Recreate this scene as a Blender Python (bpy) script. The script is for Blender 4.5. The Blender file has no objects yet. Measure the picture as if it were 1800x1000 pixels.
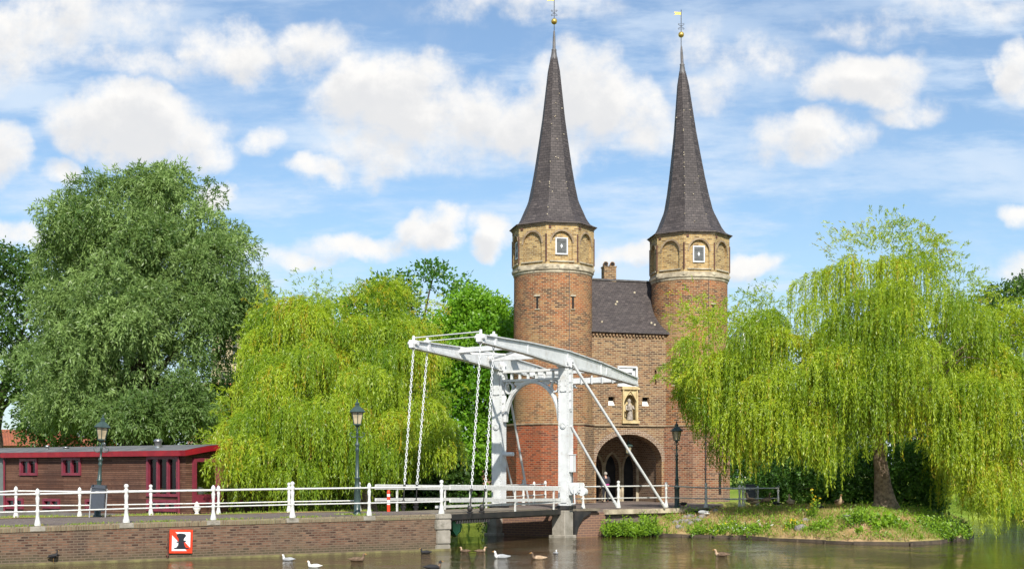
import bpy, bmesh, math, random
import numpy as np
from mathutils import Vector, Matrix, noise
from mathutils.geometry import tessellate_polygon
R = math.radians
PI = math.pi
rnd = random.Random(7)
F = 2400.0            # focal length in photograph pixels
EYE = 2.75            # eye height above the water
scene = bpy.context.scene
COL = scene.collection

def P(px, py, d):
    return Vector(((px - 900) / F * d, d, EYE - (py - 830) / F * d))
def PX(px, d):
    return (px - 900) / F * d
def PZ(py, d):
    return EYE - (py - 830) / F * d

# ------------------------------------------------------------------ camera
cam = bpy.data.cameras.new("camera")
cam.lens = 48.0
cam.sensor_width = 36.0
cam.shift_y = 330 / 1800
cam.clip_start = 0.5
cam.clip_end = 8000
camo = bpy.data.objects.new("camera", cam)
COL.objects.link(camo)
camo.location = (0, 0, EYE)
camo.rotation_euler = (R(90), 0, 0)
scene.camera = camo

# ------------------------------------------------------------------ light
SUN_EL = R(40)
SUN_AZ = R(171)       # measured from +Y clockwise towards +X: behind the camera, to the right
sun = bpy.data.lights.new("sun", 'SUN')
sun.energy = 4.6
sun.angle = R(0.6)
sun.color = (1.0, 0.94, 0.84)
suno = bpy.data.objects.new("sun", sun)
COL.objects.link(suno)
sd = Vector((math.sin(SUN_AZ) * math.cos(SUN_EL), math.cos(SUN_AZ) * math.cos(SUN_EL), math.sin(SUN_EL)))
suno.rotation_euler = sd.to_track_quat('Z', 'Y').to_euler()

scene.view_settings.view_transform = 'Standard'
scene.view_settings.look = 'None'
scene.view_settings.exposure = 0.42
scene.view_settings.gamma = 1.0
scene.cycles.max_bounces = 6
scene.cycles.transparent_max_bounces = 8
scene.cycles.use_adaptive_sampling = True
scene.cycles.adaptive_threshold = 0.02
scene.cycles.use_denoising = True

class NT:
    """small helper round a node tree"""
    def __init__(s, tree):
        s.t = tree; s.n = tree.nodes; s.l = tree.links
    def new(s, typ, ins=None, **kw):
        nd = s.n.new(typ)
        for k, v in kw.items():
            setattr(nd, k, v)
        if ins:
            for k, v in ins.items():
                s.put(nd.inputs[k], v)
        return nd
    def put(s, sock, v):
        if isinstance(v, bpy.types.NodeSocket):
            s.l.new(v, sock)
        else:
            sock.default_value = v
    def m(s, op, a, b=None, c=None, clamp=False):
        nd = s.n.new('ShaderNodeMath'); nd.operation = op; nd.use_clamp = clamp
        s.put(nd.inputs[0], a)
        if b is not None: s.put(nd.inputs[1], b)
        if c is not None: s.put(nd.inputs[2], c)
        return nd.outputs[0]
    def vm(s, op, a, b=None, sc=None):
        nd = s.n.new('ShaderNodeVectorMath'); nd.operation = op
        s.put(nd.inputs[0], a)
        if b is not None: s.put(nd.inputs[1], b)
        if sc is not None: s.put(nd.inputs['Scale'], sc)
        return nd.outputs[0]
    def mix(s, f, a, b, blend='MIX'):
        nd = s.n.new('ShaderNodeMix'); nd.data_type = 'RGBA'; nd.blend_type = blend
        s.put(nd.inputs[0], f); s.put(nd.inputs[6], col(a)); s.put(nd.inputs[7], col(b))
        return nd.outputs[2]
    def noise(s, vec, scale, detail=3, rough=0.55, out=0):
        nd = s.n.new('ShaderNodeTexNoise')
        if vec is not None: s.l.new(vec, nd.inputs['Vector'])
        nd.inputs['Scale'].default_value = scale
        nd.inputs['Detail'].default_value = detail
        nd.inputs['Roughness'].default_value = rough
        return nd.outputs[out]
    def ramp(s, f, lo, hi, a=0.0, b=1.0, smooth=True):
        nd = s.n.new('ShaderNodeMapRange')
        nd.interpolation_type = 'SMOOTHSTEP' if smooth else 'LINEAR'
        s.put(nd.inputs[0], f)
        nd.inputs[1].default_value = lo; nd.inputs[2].default_value = hi
        nd.inputs[3].default_value = a; nd.inputs[4].default_value = b
        return nd.outputs[0]
def col(v):
    if isinstance(v, (tuple, list)) and len(v) == 3:
        return (v[0], v[1], v[2], 1.0)
    return v

# ------------------------------------------------------------------ sky and clouds
def make_world():
    w = bpy.data.worlds.new("World")
    scene.world = w
    w.use_nodes = True
    w.node_tree.nodes.clear()
    # cloud density as a group of the sky direction (a = x/y, b = z/y)
    g = bpy.data.node_groups.new("cloud_density", 'ShaderNodeTree')
    g.interface.new_socket("Vector", in_out='INPUT', socket_type='NodeSocketVector')
    g.interface.new_socket("Value", in_out='OUTPUT', socket_type='NodeSocketFloat')
    G = NT(g)
    gi = G.new('NodeGroupInput'); go = G.new('NodeGroupOutput')
    v = gi.outputs[0]
    wn = G.noise(v, 11.0, 3, 0.55, out=1)
    wn2 = G.vm('SCALE', G.vm('SUBTRACT', wn, (0.5, 0.5, 0.5)), sc=0.060)
    wf = G.vm('SCALE', G.vm('SUBTRACT', G.noise(v, 42.0, 4, 0.6, out=1), (0.5, 0.5, 0.5)), sc=0.016)
    vw = G.vm('ADD', G.vm('ADD', v, wn2), wf)
    blobs = [(60, 40, 290, 95, .75), (-60, 110, 200, 60, .6), (235, 222, 175, 78, 1.15), (150, 205, 90, 45, .6), (320, 262, 110, 50, .7),
             (410, 85, 115, 55, .95), (570, 80, 90, 62, .72), (250, 120, 120, 38, .5),
             (700, 165, 175, 95, 1.15), (800, 200, 150, 110, .8), (700, 265, 160, 60, .6), (1030, 165, 110, 95, 1.15), (930, 225, 180, 90, .95), (1130, 200, 110, 80, .7),
             (840, 300, 130, 40, .4),
             (1510, 135, 150, 62, 1.05), (1420, 245, 140, 60, .8), (1330, 100, 90, 60, .45), (1250, 160, 90, 50, .45), (1600, 190, 110, 40, .5),
             (565, 295, 85, 34, .95), (620, 435, 110, 36, 1.0), (755, 408, 78, 40, 1.1), (865, 420, 62, 36, 1.0), (540, 462, 80, 26, .7),
             (0, 270, 58, 78, 1.0), (15, 415, 85, 34, .9), (385, 330, 42, 30, .95), (100, 295, 45, 24, .6),
             (1100, 448, 70, 28, .95), (1320, 458, 80, 36, 1.0), (1790, 130, 45, 62, .8), (1790, 372, 55, 32, .7),
             (455, 240, 48, 38, .75), (1600, 30, 260, 50, .45), (900, 20, 200, 40, .5), (1230, 60, 80, 60, .4),
             (430, 450, 60, 30, .7), (1000, 420, 50, 22, .5), (2100, 250, 300, 90, 1.0), (2400, 60, 300, 110, 1.0), (-400, 250, 260, 100, 1.0),
             (-700, 80, 260, 120, 1.0), (2000, 470, 300, 60, .9), (-300, 470, 260, 50, .9), (1500, -260, 420, 150, .9), (300, -300, 420, 160, .9),
             (-1200, 300, 400, 120, 1.0), (2900, 300, 400, 120, 1.0)]
    tot = None
    for (px, py, rx, ry, s) in blobs:
        c = ((px - 900) / F, (830 - py) / F)
        sx, sy = F / rx, F / ry
        dv = G.n.new('ShaderNodeVectorMath'); dv.operation = 'MULTIPLY_ADD'
        G.l.new(vw, dv.inputs[0]); dv.inputs[1].default_value = (sx, sy, 0); dv.inputs[2].default_value = (-c[0] * sx, -c[1] * sy, 0)
        dn = G.n.new('ShaderNodeVectorMath'); dn.operation = 'DOT_PRODUCT'
        G.l.new(dv.outputs[0], dn.inputs[0]); G.l.new(dv.outputs[0], dn.inputs[1])
        b = G.m('MULTIPLY_ADD', dn.outputs['Value'], -s, s)
        tot = b if tot is None else G.m('SMOOTH_MAX', tot, b, 0.18)
    tot = G.m('MAXIMUM', tot, 0.0)
    fb = G.noise(v, 26.0, 6, 0.62)
    det = G.m('MULTIPLY', G.m('SUBTRACT', fb, 0.5), 1.9)
    out = G.m('ADD', tot, G.m('MULTIPLY', det, G.ramp(tot, 0.0, 0.30, 0.30, 1.0)))
    G.l.new(out, go.inputs[0])

    T = NT(w.node_tree)
    tc = T.new('ShaderNodeTexCoord')
    sep = T.new('ShaderNodeSeparateXYZ', {0: tc.outputs['Generated']})
    ay = T.m('ADD', T.m('ABSOLUTE', sep.outputs[1]), 0.06)
    a = T.m('DIVIDE', sep.outputs[0], T.m('SUBTRACT', ay, 0.06 * 0.97))
    b = T.m('DIVIDE', sep.outputs[2], T.m('SUBTRACT', ay, 0.06 * 0.97))
    vec = T.new('ShaderNodeCombineXYZ', {0: a, 1: b, 2: 0.0}).outputs[0]
    def dens(vv):
        nd = T.n.new('ShaderNodeGroup'); nd.node_tree = g
        T.l.new(vv, nd.inputs[0]); return nd.outputs[0]
    d0 = dens(vec)
    d1 = dens(T.vm('ADD', vec, (0.006, 0.014, 0)))
    # thin high cloud, stretched along one direction
    mp = T.new('ShaderNodeMapping', {'Vector': vec}, vector_type='POINT')
    mp.inputs['Rotation'].default_value = (0, 0, R(-14)); mp.inputs['Scale'].default_value = (2.2, 9.0, 1)
    cir = T.noise(mp.outputs[0], 2.6, 7, 0.62)
    cir2 = T.noise(vec, 5.0, 4, 0.5)
    thin = T.m('ADD', 0.10, T.m('MULTIPLY', T.ramp(cir, 0.42, 0.64), T.ramp(cir2, 0.32, 0.6, 0.35, 0.9)))
    alpha = T.ramp(d0, -0.05, 0.88)
    under = T.ramp(T.m('SUBTRACT', d1, 0.10), 0.15, 0.95)
    shade = T.mix(T.m('MULTIPLY', under, 0.62), (1.02, 1.0, 0.97), (0.70, 0.715, 0.745))
    n3 = T.noise(vec, 18.0, 5, 0.6)
    shade = T.mix(T.ramp(n3, 0.38, 0.62, 0.0, 0.25), shade, (0.70, 0.73, 0.78))
    sky = T.new('ShaderNodeTexSky', sky_type='NISHITA', sun_disc=False)
    sky.sun_elevation = SUN_EL
    sky.sun_rotation = SUN_AZ
    sky.air_density = 1.0; sky.dust_density = 0.6; sky.ozone_density = 2.0
    skyc = T.mix(1.0, sky.outputs[0], (0.84, 0.96, 1.03), 'MULTIPLY')
    bg = T.new('ShaderNodeBackground', {'Color': skyc, 'Strength': 0.105})
    bgc = T.new('ShaderNodeBackground', {'Color': shade, 'Strength': 0.76})
    bgt = T.new('ShaderNodeBackground', {'Color': (0.66, 0.76, 0.88, 1), 'Strength': 0.86})
    # low haze of the horizon in the thin layer
    lowf = T.ramp(b, 0.0, 0.26, 0.45, 0.0)
    tf = T.m('MAXIMUM', T.m('MULTIPLY', thin, 0.85), lowf)
    mx1 = T.new('ShaderNodeMixShader', {0: tf, 1: bg.outputs[0], 2: bgt.outputs[0]})
    mx = T.new('ShaderNodeMixShader', {0: T.m('MULTIPLY', alpha, 0.98), 1: mx1.outputs[0], 2: bgc.outputs[0]})
    T.new('ShaderNodeOutputWorld', {0: mx.outputs[0]})
make_world()

# ------------------------------------------------------------------ materials
MATS = {}
def base_mat(name):
    m = bpy.data.materials.new(name); m.use_nodes = True
    m.node_tree.nodes.clear()
    T = NT(m.node_tree)
    out = T.new('ShaderNodeOutputMaterial')
    MATS[name] = m
    return m, T, out
def plain(name, c, c2=None, rough=0.6, metal=0.0, scale=6.0, bump=0.15, bscale=40.0, spec=0.5, stain=None, stain_amt=0.4, stain_scale=1.5):
    """painted / plain surface with procedural wear"""
    m, T, out = base_mat(name)
    tc = T.new('ShaderNodeTexCoord').outputs['Object']
    n = T.noise(tc, scale, 4)
    c2 = c2 or tuple(x * 0.8 for x in c)
    k = T.mix(T.ramp(n, 0.35, 0.65), c, c2)
    if stain:
        n2 = T.noise(tc, stain_scale, 6, 0.7)
        k = T.mix(T.ramp(n2, 0.52, 0.72, 0, stain_amt), k, stain)
    b = T.new('ShaderNodeBump', {'Height': T.noise(tc, bscale, 3), 'Strength': bump, 'Distance': 0.02})
    p = T.new('ShaderNodeBsdfPrincipled', {'Base Color': k, 'Roughness': T.ramp(n, 0.3, 0.7, rough * 0.85, min(1, rough * 1.12)), 'Metallic': metal, 'Normal': b.outputs[0]})
    p.inputs['Specular IOR Level'].default_value = spec
    T.l.new(p.outputs[0], out.inputs[0])
    return m
def brick(name, cols, mortar, bw=0.30, bh=0.105, patches=(), dark=None, mort=0.016, rough=0.85, uvoff=0.0, grime=None, streak=0.45):
    """bricks laid in UV metres; colour of every brick drawn at random, large weathered patches over them"""
    m, T, out = base_mat(name)
    uv = T.new('ShaderNodeTexCoord').outputs['UV']
    ob = T.new('ShaderNodeTexCoord').outputs['Object']
    br = T.new('ShaderNodeTexBrick', {'Vector': uv, 'Scale': 1.0, 'Mortar Size': mort, 'Brick Width': bw, 'Row Height': bh, 'Mortar Smooth': 0.3, 'Bias': 0.0})
    br.inputs['Color1'].default_value = (0, 0, 0, 1); br.inputs['Color2'].default_value = (1, 1, 1, 1); br.inputs['Mortar'].default_value = (0.5, 0.5, 0.5, 1)
    bwn = T.new('ShaderNodeRGBToBW', {0: br.outputs[0]}).outputs[0]
    rp = T.new('ShaderNodeValToRGB', {0: bwn})
    e = rp.color_ramp.elements
    while len(e) < len(cols): e.new(0.5)
    for i, c in enumerate(cols):
        e[i].position = i / (len(cols) - 1); e[i].color = col(c)
    k = rp.outputs[0]
    for i, (pc, sc, lo, hi, amt) in enumerate(patches):
        off = T.vm('ADD', ob, (7.3 * i + 3, 2.1 * i, 5.7 * i))
        pn = T.noise(off, sc, 5, 0.6)
        k = T.mix(T.m('MULTIPLY', T.ramp(pn, lo, hi, 0, amt), T.ramp(bwn, 0.0, 1.0, 0.65, 1.0)), k, pc)
    small = T.noise(ob, 7.0, 5, 0.7)
    k = T.mix(T.ramp(small, 0.3, 0.7, 0.0, 0.35), k, tuple(x * 0.55 for x in cols[0]))
    # rain streaks and soot, long in z
    mp = T.new('ShaderNodeMapping', {'Vector': ob}); mp.inputs['Scale'].default_value = (1.6, 1.6, 0.16)
    st = T.noise(mp.outputs[0], 1.4, 6, 0.65)
    k = T.mix(T.ramp(st, 0.50, 0.68, 0.0, streak), k, tuple(x * 0.9 for x in cols[0]))
    if grime:   # dirt with its own shape: (colour, z at full, z at none)
        sz = T.new('ShaderNodeSeparateXYZ', {0: T.new('ShaderNodeNewGeometry').outputs['Position']}).outputs[2]
        zz = T.m('ADD', sz, T.m('MULTIPLY', T.m('SUBTRACT', T.noise(ob, 1.3, 4), 0.5), abs(grime[2] - grime[1]) * 1.6))
        k = T.mix(T.ramp(zz, min(grime[1], grime[2]), max(grime[1], grime[2]), *((0.85, 0) if grime[1] < grime[2] else (0, 0.85))), k, grime[0])
    k = T.mix(br.outputs['Fac'], k, mortar)
    hgt = T.m('SUBTRACT', T.m('MULTIPLY', T.noise(ob, 30.0, 3), 0.5), br.outputs['Fac'])
    b = T.new('ShaderNodeBump', {'Height': hgt, 'Strength': 0.55, 'Distance': 0.012})
    p = T.new('ShaderNodeBsdfPrincipled', {'Base Color': k, 'Roughness': rough, 'Normal': b.outputs[0]})
    p.inputs['Specular IOR Level'].default_value = 0.25
    T.l.new(p.outputs[0], out.inputs[0])
    return m
def leafmat(name, c1, c2, c3=None, trans=0.35, amt3=0.12):
    m, T, out = base_mat(name)
    at = T.new('ShaderNodeAttribute', attribute_name='tint').outputs['Fac']
    k = T.mix(at, c1, c2)
    if c3:
        k = T.mix(T.ramp(at, 1 - amt3, 1.0, 0, 1.0), k, c3)
    d = T.new('ShaderNodeBsdfDiffuse', {'Color': k, 'Roughness': 0.5})
    t = T.new('ShaderNodeBsdfTranslucent', {'Color': T.mix(0.55, k, (c2[0] * 1.3, c2[1] * 1.35, c2[2] * 0.5))})
    g = T.new('ShaderNodeBsdfGlossy', {'Color': (0.5, 0.5, 0.5, 1), 'Roughness': 0.45})
    mx = T.new('ShaderNodeMixShader', {0: trans, 1: d.outputs[0], 2: t.outputs[0]})
    mx2 = T.new('ShaderNodeMixShader', {0: 0.055, 1: mx.outputs[0], 2: g.outputs[0]})
    T.l.new(mx2.outputs[0], out.inputs[0])
    return m
def glassy(name, c, rough=0.06):
    m, T, out = base_mat(name)
    tc = T.new('ShaderNodeTexCoord').outputs['Object']
    n = T.noise(tc, 2.0, 3)
    k = T.mix(T.ramp(n, 0.35, 0.65), c, tuple(x * 0.5 for x in c))
    p = T.new('ShaderNodeBsdfPrincipled', {'Base Color': k, 'Roughness': rough})
    T.l.new(p.outputs[0], out.inputs[0]); return m
def clearglass(name, tint=(0.9, 0.93, 0.92), rough=0.02):
    m, T, out = base_mat(name)
    g = T.new('ShaderNodeBsdfGlossy', {'Color': (1, 1, 1, 1), 'Roughness': rough})
    t = T.new('ShaderNodeBsdfTransparent', {'Color': col(tint)})
    f = T.new('ShaderNodeFresnel', {'IOR': 1.5})
    mx = T.new('ShaderNodeMixShader', {0: f.outputs[0], 1: t.outputs[0], 2: g.outputs[0]})
    T.l.new(mx.outputs[0], out.inputs[0]); return m

M = {}
tower_cols = [(0.055, 0.030, 0.020), (0.19, 0.070, 0.030), (0.34, 0.110, 0.036), (0.42, 0.215, 0.085), (0.11, 0.050, 0.032)]
M['shaft'] = brick('shaft_brick', tower_cols, (0.36, 0.275, 0.175),
                   patches=[((0.52, 0.14, 0.035), 0.30, 0.50, 0.62, 0.7), ((0.40, 0.25, 0.105), 0.24, 0.46, 0.60, 0.75), ((0.13, 0.065, 0.045), 0.8, 0.56, 0.70, 0.6)])
M['wallbrick'] = brick('gate_wall_brick', [(0.06, 0.035, 0.025), (0.20, 0.092, 0.045), (0.30, 0.155, 0.072), (0.38, 0.235, 0.115), (0.115, 0.062, 0.04)], (0.36, 0.29, 0.19),
                       patches=[((0.40, 0.16, 0.065), 0.35, 0.52, 0.68, 0.6), ((0.19, 0.115, 0.09), 0.3, 0.54, 0.7, 0.55)])
M['basebrick'] = brick('base_brick', [(0.11, 0.030, 0.020), (0.29, 0.060, 0.024), (0.38, 0.088, 0.032), (0.27, 0.080, 0.036), (0.14, 0.052, 0.034)], (0.30, 0.18, 0.11),
                       patches=[((0.24, 0.125, 0.085), 0.18, 0.52, 0.64, 0.8), ((0.25, 0.16, 0.15), 0.4, 0.56, 0.72, 0.6)], grime=((0.17, 0.115, 0.095), 1.0, 2.0))
M['basebrown'] = brick('base_brown_brick', [(0.07, 0.035, 0.026), (0.21, 0.078, 0.038), (0.30, 0.11, 0.052), (0.33, 0.18, 0.095), (0.12, 0.058, 0.042)], (0.32, 0.24, 0.17),
                       patches=[((0.36, 0.10, 0.05), 0.3, 0.5, 0.64, 0.6), ((0.22, 0.13, 0.11), 0.35, 0.54, 0.7, 0.6)], grime=((0.17, 0.115, 0.095), 1.0, 2.0))
M['octbrick'] = brick('upper_yellow_brick', [(0.18, 0.105, 0.042), (0.44, 0.28, 0.105), (0.60, 0.42, 0.18), (0.50, 0.33, 0.13), (0.26, 0.15, 0.06)], (0.42, 0.35, 0.22),
                      patches=[((0.36, 0.13, 0.055), 0.5, 0.58, 0.72, 0.6), ((0.20, 0.14, 0.075), 0.7, 0.55, 0.72, 0.6)])
M['quaybrick'] = brick('quay_brick', [(0.055, 0.031, 0.024), (0.14, 0.068, 0.042), (0.21, 0.112, 0.070), (0.25, 0.15, 0.095), (0.09, 0.052, 0.040)], (0.155, 0.115, 0.082),
                       bw=0.22, bh=0.078, patches=[((0.36, 0.28, 0.20), 2.0, 0.62, 0.72, 0.6), ((0.06, 0.05, 0.042), 0.9, 0.54, 0.68, 0.75), ((0.19, 0.145, 0.09), 0.35, 0.46, 0.60, 0.6)], grime=((0.075, 0.07, 0.04), 0.05, 0.42))
M['coping'] = brick('coping_brick', [(0.13, 0.09, 0.06), (0.22, 0.155, 0.10), (0.28, 0.21, 0.13), (0.17, 0.13, 0.08)], (0.19, 0.17, 0.11), bw=0.075, bh=0.4,
                    patches=[((0.24, 0.24, 0.09), 1.2, 0.52, 0.66, 0.6)])
M['arch_in'] = brick('passage_brick', [(0.14, 0.085, 0.06), (0.27, 0.16, 0.105), (0.36, 0.235, 0.155), (0.22, 0.14, 0.10)], (0.42, 0.36, 0.28))
M['housebrick'] = brick('house_brick', [(0.2, 0.07, 0.045), (0.34, 0.13, 0.08), (0.3, 0.12, 0.08)], (0.4, 0.33, 0.27))
M['slate'] = brick('slate', [(0.055, 0.047, 0.047), (0.098, 0.083, 0.080), (0.075, 0.064, 0.064), (0.125, 0.105, 0.10)], (0.03, 0.027, 0.028), bw=0.26, bh=0.15, mort=0.012, rough=0.62,
                   patches=[((0.12, 0.105, 0.10), 0.8, 0.55, 0.75, 0.5), ((0.2, 0.19, 0.18), 1.6, 0.69, 0.8, 0.6)])
M['paver'] = brick('road_paver', [(0.12, 0.085, 0.08), (0.19, 0.145, 0.14), (0.24, 0.19, 0.17)], (0.16, 0.14, 0.11), bw=0.21, bh=0.1,
                   patches=[((0.24, 0.20, 0.13), 0.5, 0.5, 0.7, 0.6)])
M['planks'] = brick('boat_planks', [(0.095, 0.044, 0.028), (0.15, 0.072, 0.046), (0.21, 0.112, 0.074), (0.12, 0.060, 0.040)], (0.022, 0.014, 0.012), bw=2.3, bh=0.085, mort=0.008, rough=0.7,
                    patches=[((0.15, 0.075, 0.05), 0.9, 0.55, 0.7, 0.5), ((0.05, 0.03, 0.027), 0.5, 0.5, 0.65, 0.5)])
M['tiles'] = brick('roof_tiles', [(0.36, 0.11, 0.05), (0.46, 0.15, 0.07), (0.3, 0.10, 0.055)], (0.14, 0.06, 0.04), bw=0.25, bh=0.3, mort=0.03)
M['stone'] = plain('weathered_stone', (0.56, 0.49, 0.36), (0.32, 0.27, 0.19), rough=0.9, scale=1.8, bump=0.5, bscale=12, stain=(0.10, 0.09, 0.07), stain_amt=0.7, stain_scale=2.2)
M['trim'] = plain('string_stone', (0.36, 0.27, 0.17), (0.22, 0.16, 0.105), rough=0.9, scale=2.5, bump=0.4, bscale=14, stain=(0.13, 0.10, 0.075), stain_amt=0.85, stain_scale=1.4)
M['nichestone'] = plain('niche_stone', (0.60, 0.48, 0.26), (0.50, 0.38, 0.19), rough=0.85, scale=3, bump=0.3, stain=(0.25, 0.2, 0.12), stain_amt=0.6, stain_scale=3)
M['statue'] = plain('statue_stone', (0.42, 0.37, 0.31), (0.28, 0.24, 0.20), rough=0.85, scale=6, bump=0.3, stain=(0.12, 0.1, 0.09), stain_amt=0.7, stain_scale=8)
M['concrete'] = plain('pier_concrete', (0.36, 0.33, 0.28), (0.24, 0.22, 0.18), rough=0.9, scale=2.2, bump=0.5, bscale=15, stain=(0.09, 0.085, 0.06), stain_amt=0.85, stain_scale=1.8)
M['moss'] = plain('waterline_ledge', (0.20, 0.18, 0.07), (0.12, 0.10, 0.05), rough=0.9, scale=3, bump=0.5, bscale=20)
M['white'] = plain('white_paint', (0.68, 0.695, 0.70), (0.61, 0.63, 0.64), rough=0.5, scale=3, bump=0.15, bscale=18, stain=(0.40, 0.34, 0.26), stain_amt=0.4, stain_scale=3.0)
M['whiterail'] = plain('white_rail_paint', (0.68, 0.68, 0.66), (0.58, 0.58, 0.55), rough=0.5, scale=9, bump=0.2, bscale=40, stain=(0.36, 0.35, 0.28), stain_amt=0.7, stain_scale=7.0)
M['blacksteel'] = plain('black_steel', (0.022, 0.022, 0.024), (0.04, 0.036, 0.034), rough=0.5, scale=3, stain=(0.08, 0.055, 0.04), stain_amt=0.15)
M['deckedge'] = plain('deck_timber', (0.22, 0.185, 0.14), (0.15, 0.125, 0.095), rough=0.9, scale=5, bump=0.4, stain=(0.17, 0.16, 0.07), stain_amt=0.6)
M['lampgreen'] = plain('lamp_green_paint', (0.035, 0.060, 0.055), (0.045, 0.075, 0.068), rough=0.38, scale=5)
M['lampglass'] = glassy('lamp_glass', (0.55, 0.46, 0.30), 0.18)
M['gold'] = plain('gilding', (0.72, 0.50, 0.12), (0.55, 0.36, 0.08), rough=0.35, metal=0.75, scale=4)
M['leadm'] = plain('lead', (0.085, 0.08, 0.082), (0.13, 0.125, 0.125), rough=0.55, scale=5)
M['dark'] = plain('recess_shade', (0.012, 0.010, 0.010), (0.02, 0.016, 0.014), rough=0.9)  # near black, stands in for the shade inside openings
M['shutter'] = plain('grey_shutter', (0.115, 0.12, 0.12), (0.085, 0.09, 0.09), rough=0.6, scale=8)
M['redpaint'] = plain('dark_red_paint', (0.30, 0.012, 0.020), (0.23, 0.010, 0.018), rough=0.35, scale=2, stain=(0.14, 0.015, 0.02), stain_amt=0.5)
M['purple'] = plain('plum_frame_paint', (0.22, 0.032, 0.052), (0.17, 0.027, 0.044), rough=0.4, scale=4)
M['roofgrey'] = plain('grey_roofing', (0.10, 0.105, 0.11), (0.15, 0.15, 0.15), rough=0.85, scale=1.5, stain=(0.2, 0.19, 0.17), stain_amt=0.5)
M['hull'] = plain('boat_hull', (0.20, 0.18, 0.165), (0.15, 0.135, 0.12), rough=0.7, scale=2)
M['greyside'] = plain('grey_cladding', (0.17, 0.19, 0.18), (0.13, 0.15, 0.14), rough=0.7, scale=3)
M['boatglass'] = clearglass('boat_window_glass', (0.62, 0.66, 0.66))
M['roomdark'] = plain('shaded_interior', (0.045, 0.04, 0.042), (0.02, 0.02, 0.022), rough=0.8, scale=1.2)  # near black, shade of room and passage put into the colour
M['yellow'] = plain('yellow_fabric', (0.75, 0.42, 0.01), (0.65, 0.34, 0.01), rough=0.7)
M['curtain'] = plain('white_curtain', (0.6, 0.62, 0.6), (0.4, 0.45, 0.42), rough=0.8, scale=8)
M['steelpipe'] = plain('steel_flue', (0.5, 0.5, 0.48), (0.35, 0.35, 0.34), rough=0.3, metal=0.9)
M['signred'] = plain('sign_red', (0.80, 0.055, 0.015), (0.74, 0.05, 0.015), rough=0.35, scale=12, bump=0.02)
M['signwhite'] = plain('sign_white', (0.80, 0.80, 0.78), (0.72, 0.72, 0.70), rough=0.35, scale=12, bump=0.02)
M['signblack'] = plain('sign_black', (0.018, 0.018, 0.025), (0.025, 0.025, 0.03), rough=0.35, scale=12, bump=0.02)
M['bingrey'] = plain('bin_slate_paint', (0.055, 0.065, 0.085), (0.045, 0.054, 0.07), rough=0.4, scale=7)
M['rust'] = plain('rusty_iron', (0.13, 0.055, 0.035), (0.08, 0.04, 0.03), rough=0.9, scale=12)
M['greenboat'] = plain('green_boat_paint', (0.02, 0.30, 0.11), (0.02, 0.24, 0.09), rough=0.35)
M['rock'] = plain('bank_stone', (0.26, 0.235, 0.225), (0.18, 0.165, 0.16), rough=0.9, scale=4, bump=0.6, bscale=8, stain=(0.1, 0.12, 0.05), stain_amt=0.5)
M['timber'] = plain('bank_timber', (0.055, 0.042, 0.028), (0.12, 0.09, 0.062), rough=0.9, scale=3, bump=0.5, bscale=10, stain=(0.03, 0.025, 0.02), stain_amt=0.8)
M['bark'] = plain('willow_bark', (0.34, 0.25, 0.17), (0.17, 0.12, 0.085), rough=0.95, scale=7, bump=1.0, bscale=16)
M['darkbark'] = plain('dark_bark', (0.075, 0.055, 0.04), (0.045, 0.033, 0.025), rough=0.95, scale=7, bump=1.0, bscale=16)
M['leaf_willow'] = leafmat('weeping_willow_leaf', (0.14, 0.26, 0.016), (0.49, 0.61, 0.040), (0.44, 0.34, 0.02), 0.38, 0.10)
M['leaf_willow2'] = leafmat('weeping_willow_leaf_fresh', (0.16, 0.28, 0.016), (0.53, 0.63, 0.040), (0.42, 0.33, 0.02), 0.38, 0.07)
M['leaf_white'] = leafmat('white_willow_leaf', (0.085, 0.16, 0.038), (0.30, 0.43, 0.135), None, 0.30)
M['leaf_dark'] = leafmat('dark_oak_leaf', (0.035, 0.085, 0.015), (0.10, 0.19, 0.03), None, 0.3)
M['leaf_mid'] = leafmat('green_maple_leaf', (0.10, 0.27, 0.014), (0.26, 0.48, 0.03), None, 0.35)
M['leaf_oak'] = leafmat('oak_leaf', (0.06, 0.16, 0.018), (0.15, 0.31, 0.035), None, 0.3)
M['leaf_bush'] = leafmat('bush_leaf', (0.045, 0.12, 0.022), (0.13, 0.28, 0.035), None, 0.3)
M['leaf_weed'] = leafmat('weed_leaf', (0.12, 0.26, 0.015), (0.28, 0.44, 0.03), None, 0.3)
M['grass'] = leafmat('dry_grass', (0.36, 0.31, 0.11), (0.62, 0.44, 0.22), (0.60, 0.36, 0.24), 0.3, 0.3)
M['greengrass'] = leafmat('green_grass', (0.15, 0.26, 0.03), (0.32, 0.40, 0.06), (0.46, 0.38, 0.14), 0.3, 0.12)
M['flower'] = leafmat('yellow_flower', (0.75, 0.55, 0.02), (0.85, 0.65, 0.03), None, 0.2)
M['flowerwhite'] = leafmat('white_flower', (0.75, 0.75, 0.68), (0.85, 0.85, 0.8), None, 0.2)
M['churchstone'] = plain('church_sandstone', (0.52, 0.44, 0.29), (0.42, 0.35, 0.23), rough=0.9, scale=0.3, bump=0.2, stain=(0.3, 0.25, 0.17), stain_amt=0.6, stain_scale=0.2)
M['plaster'] = plain('white_plaster', (0.78, 0.76, 0.70), (0.7, 0.68, 0.63), rough=0.8, scale=0.8)
M['skin'] = plain('skin', (0.5, 0.3, 0.22), (0.45, 0.26, 0.19), rough=0.6)
M['hair'] = plain('grey_hair', (0.35, 0.32, 0.29), (0.25, 0.23, 0.2), rough=0.8)
M['jacket'] = plain('dark_jacket', (0.02, 0.02, 0.028), (0.03, 0.03, 0.04), rough=0.9)
M['trouser'] = plain('black_trousers', (0.014, 0.014, 0.02), (0.02, 0.02, 0.026), rough=0.9)
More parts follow.
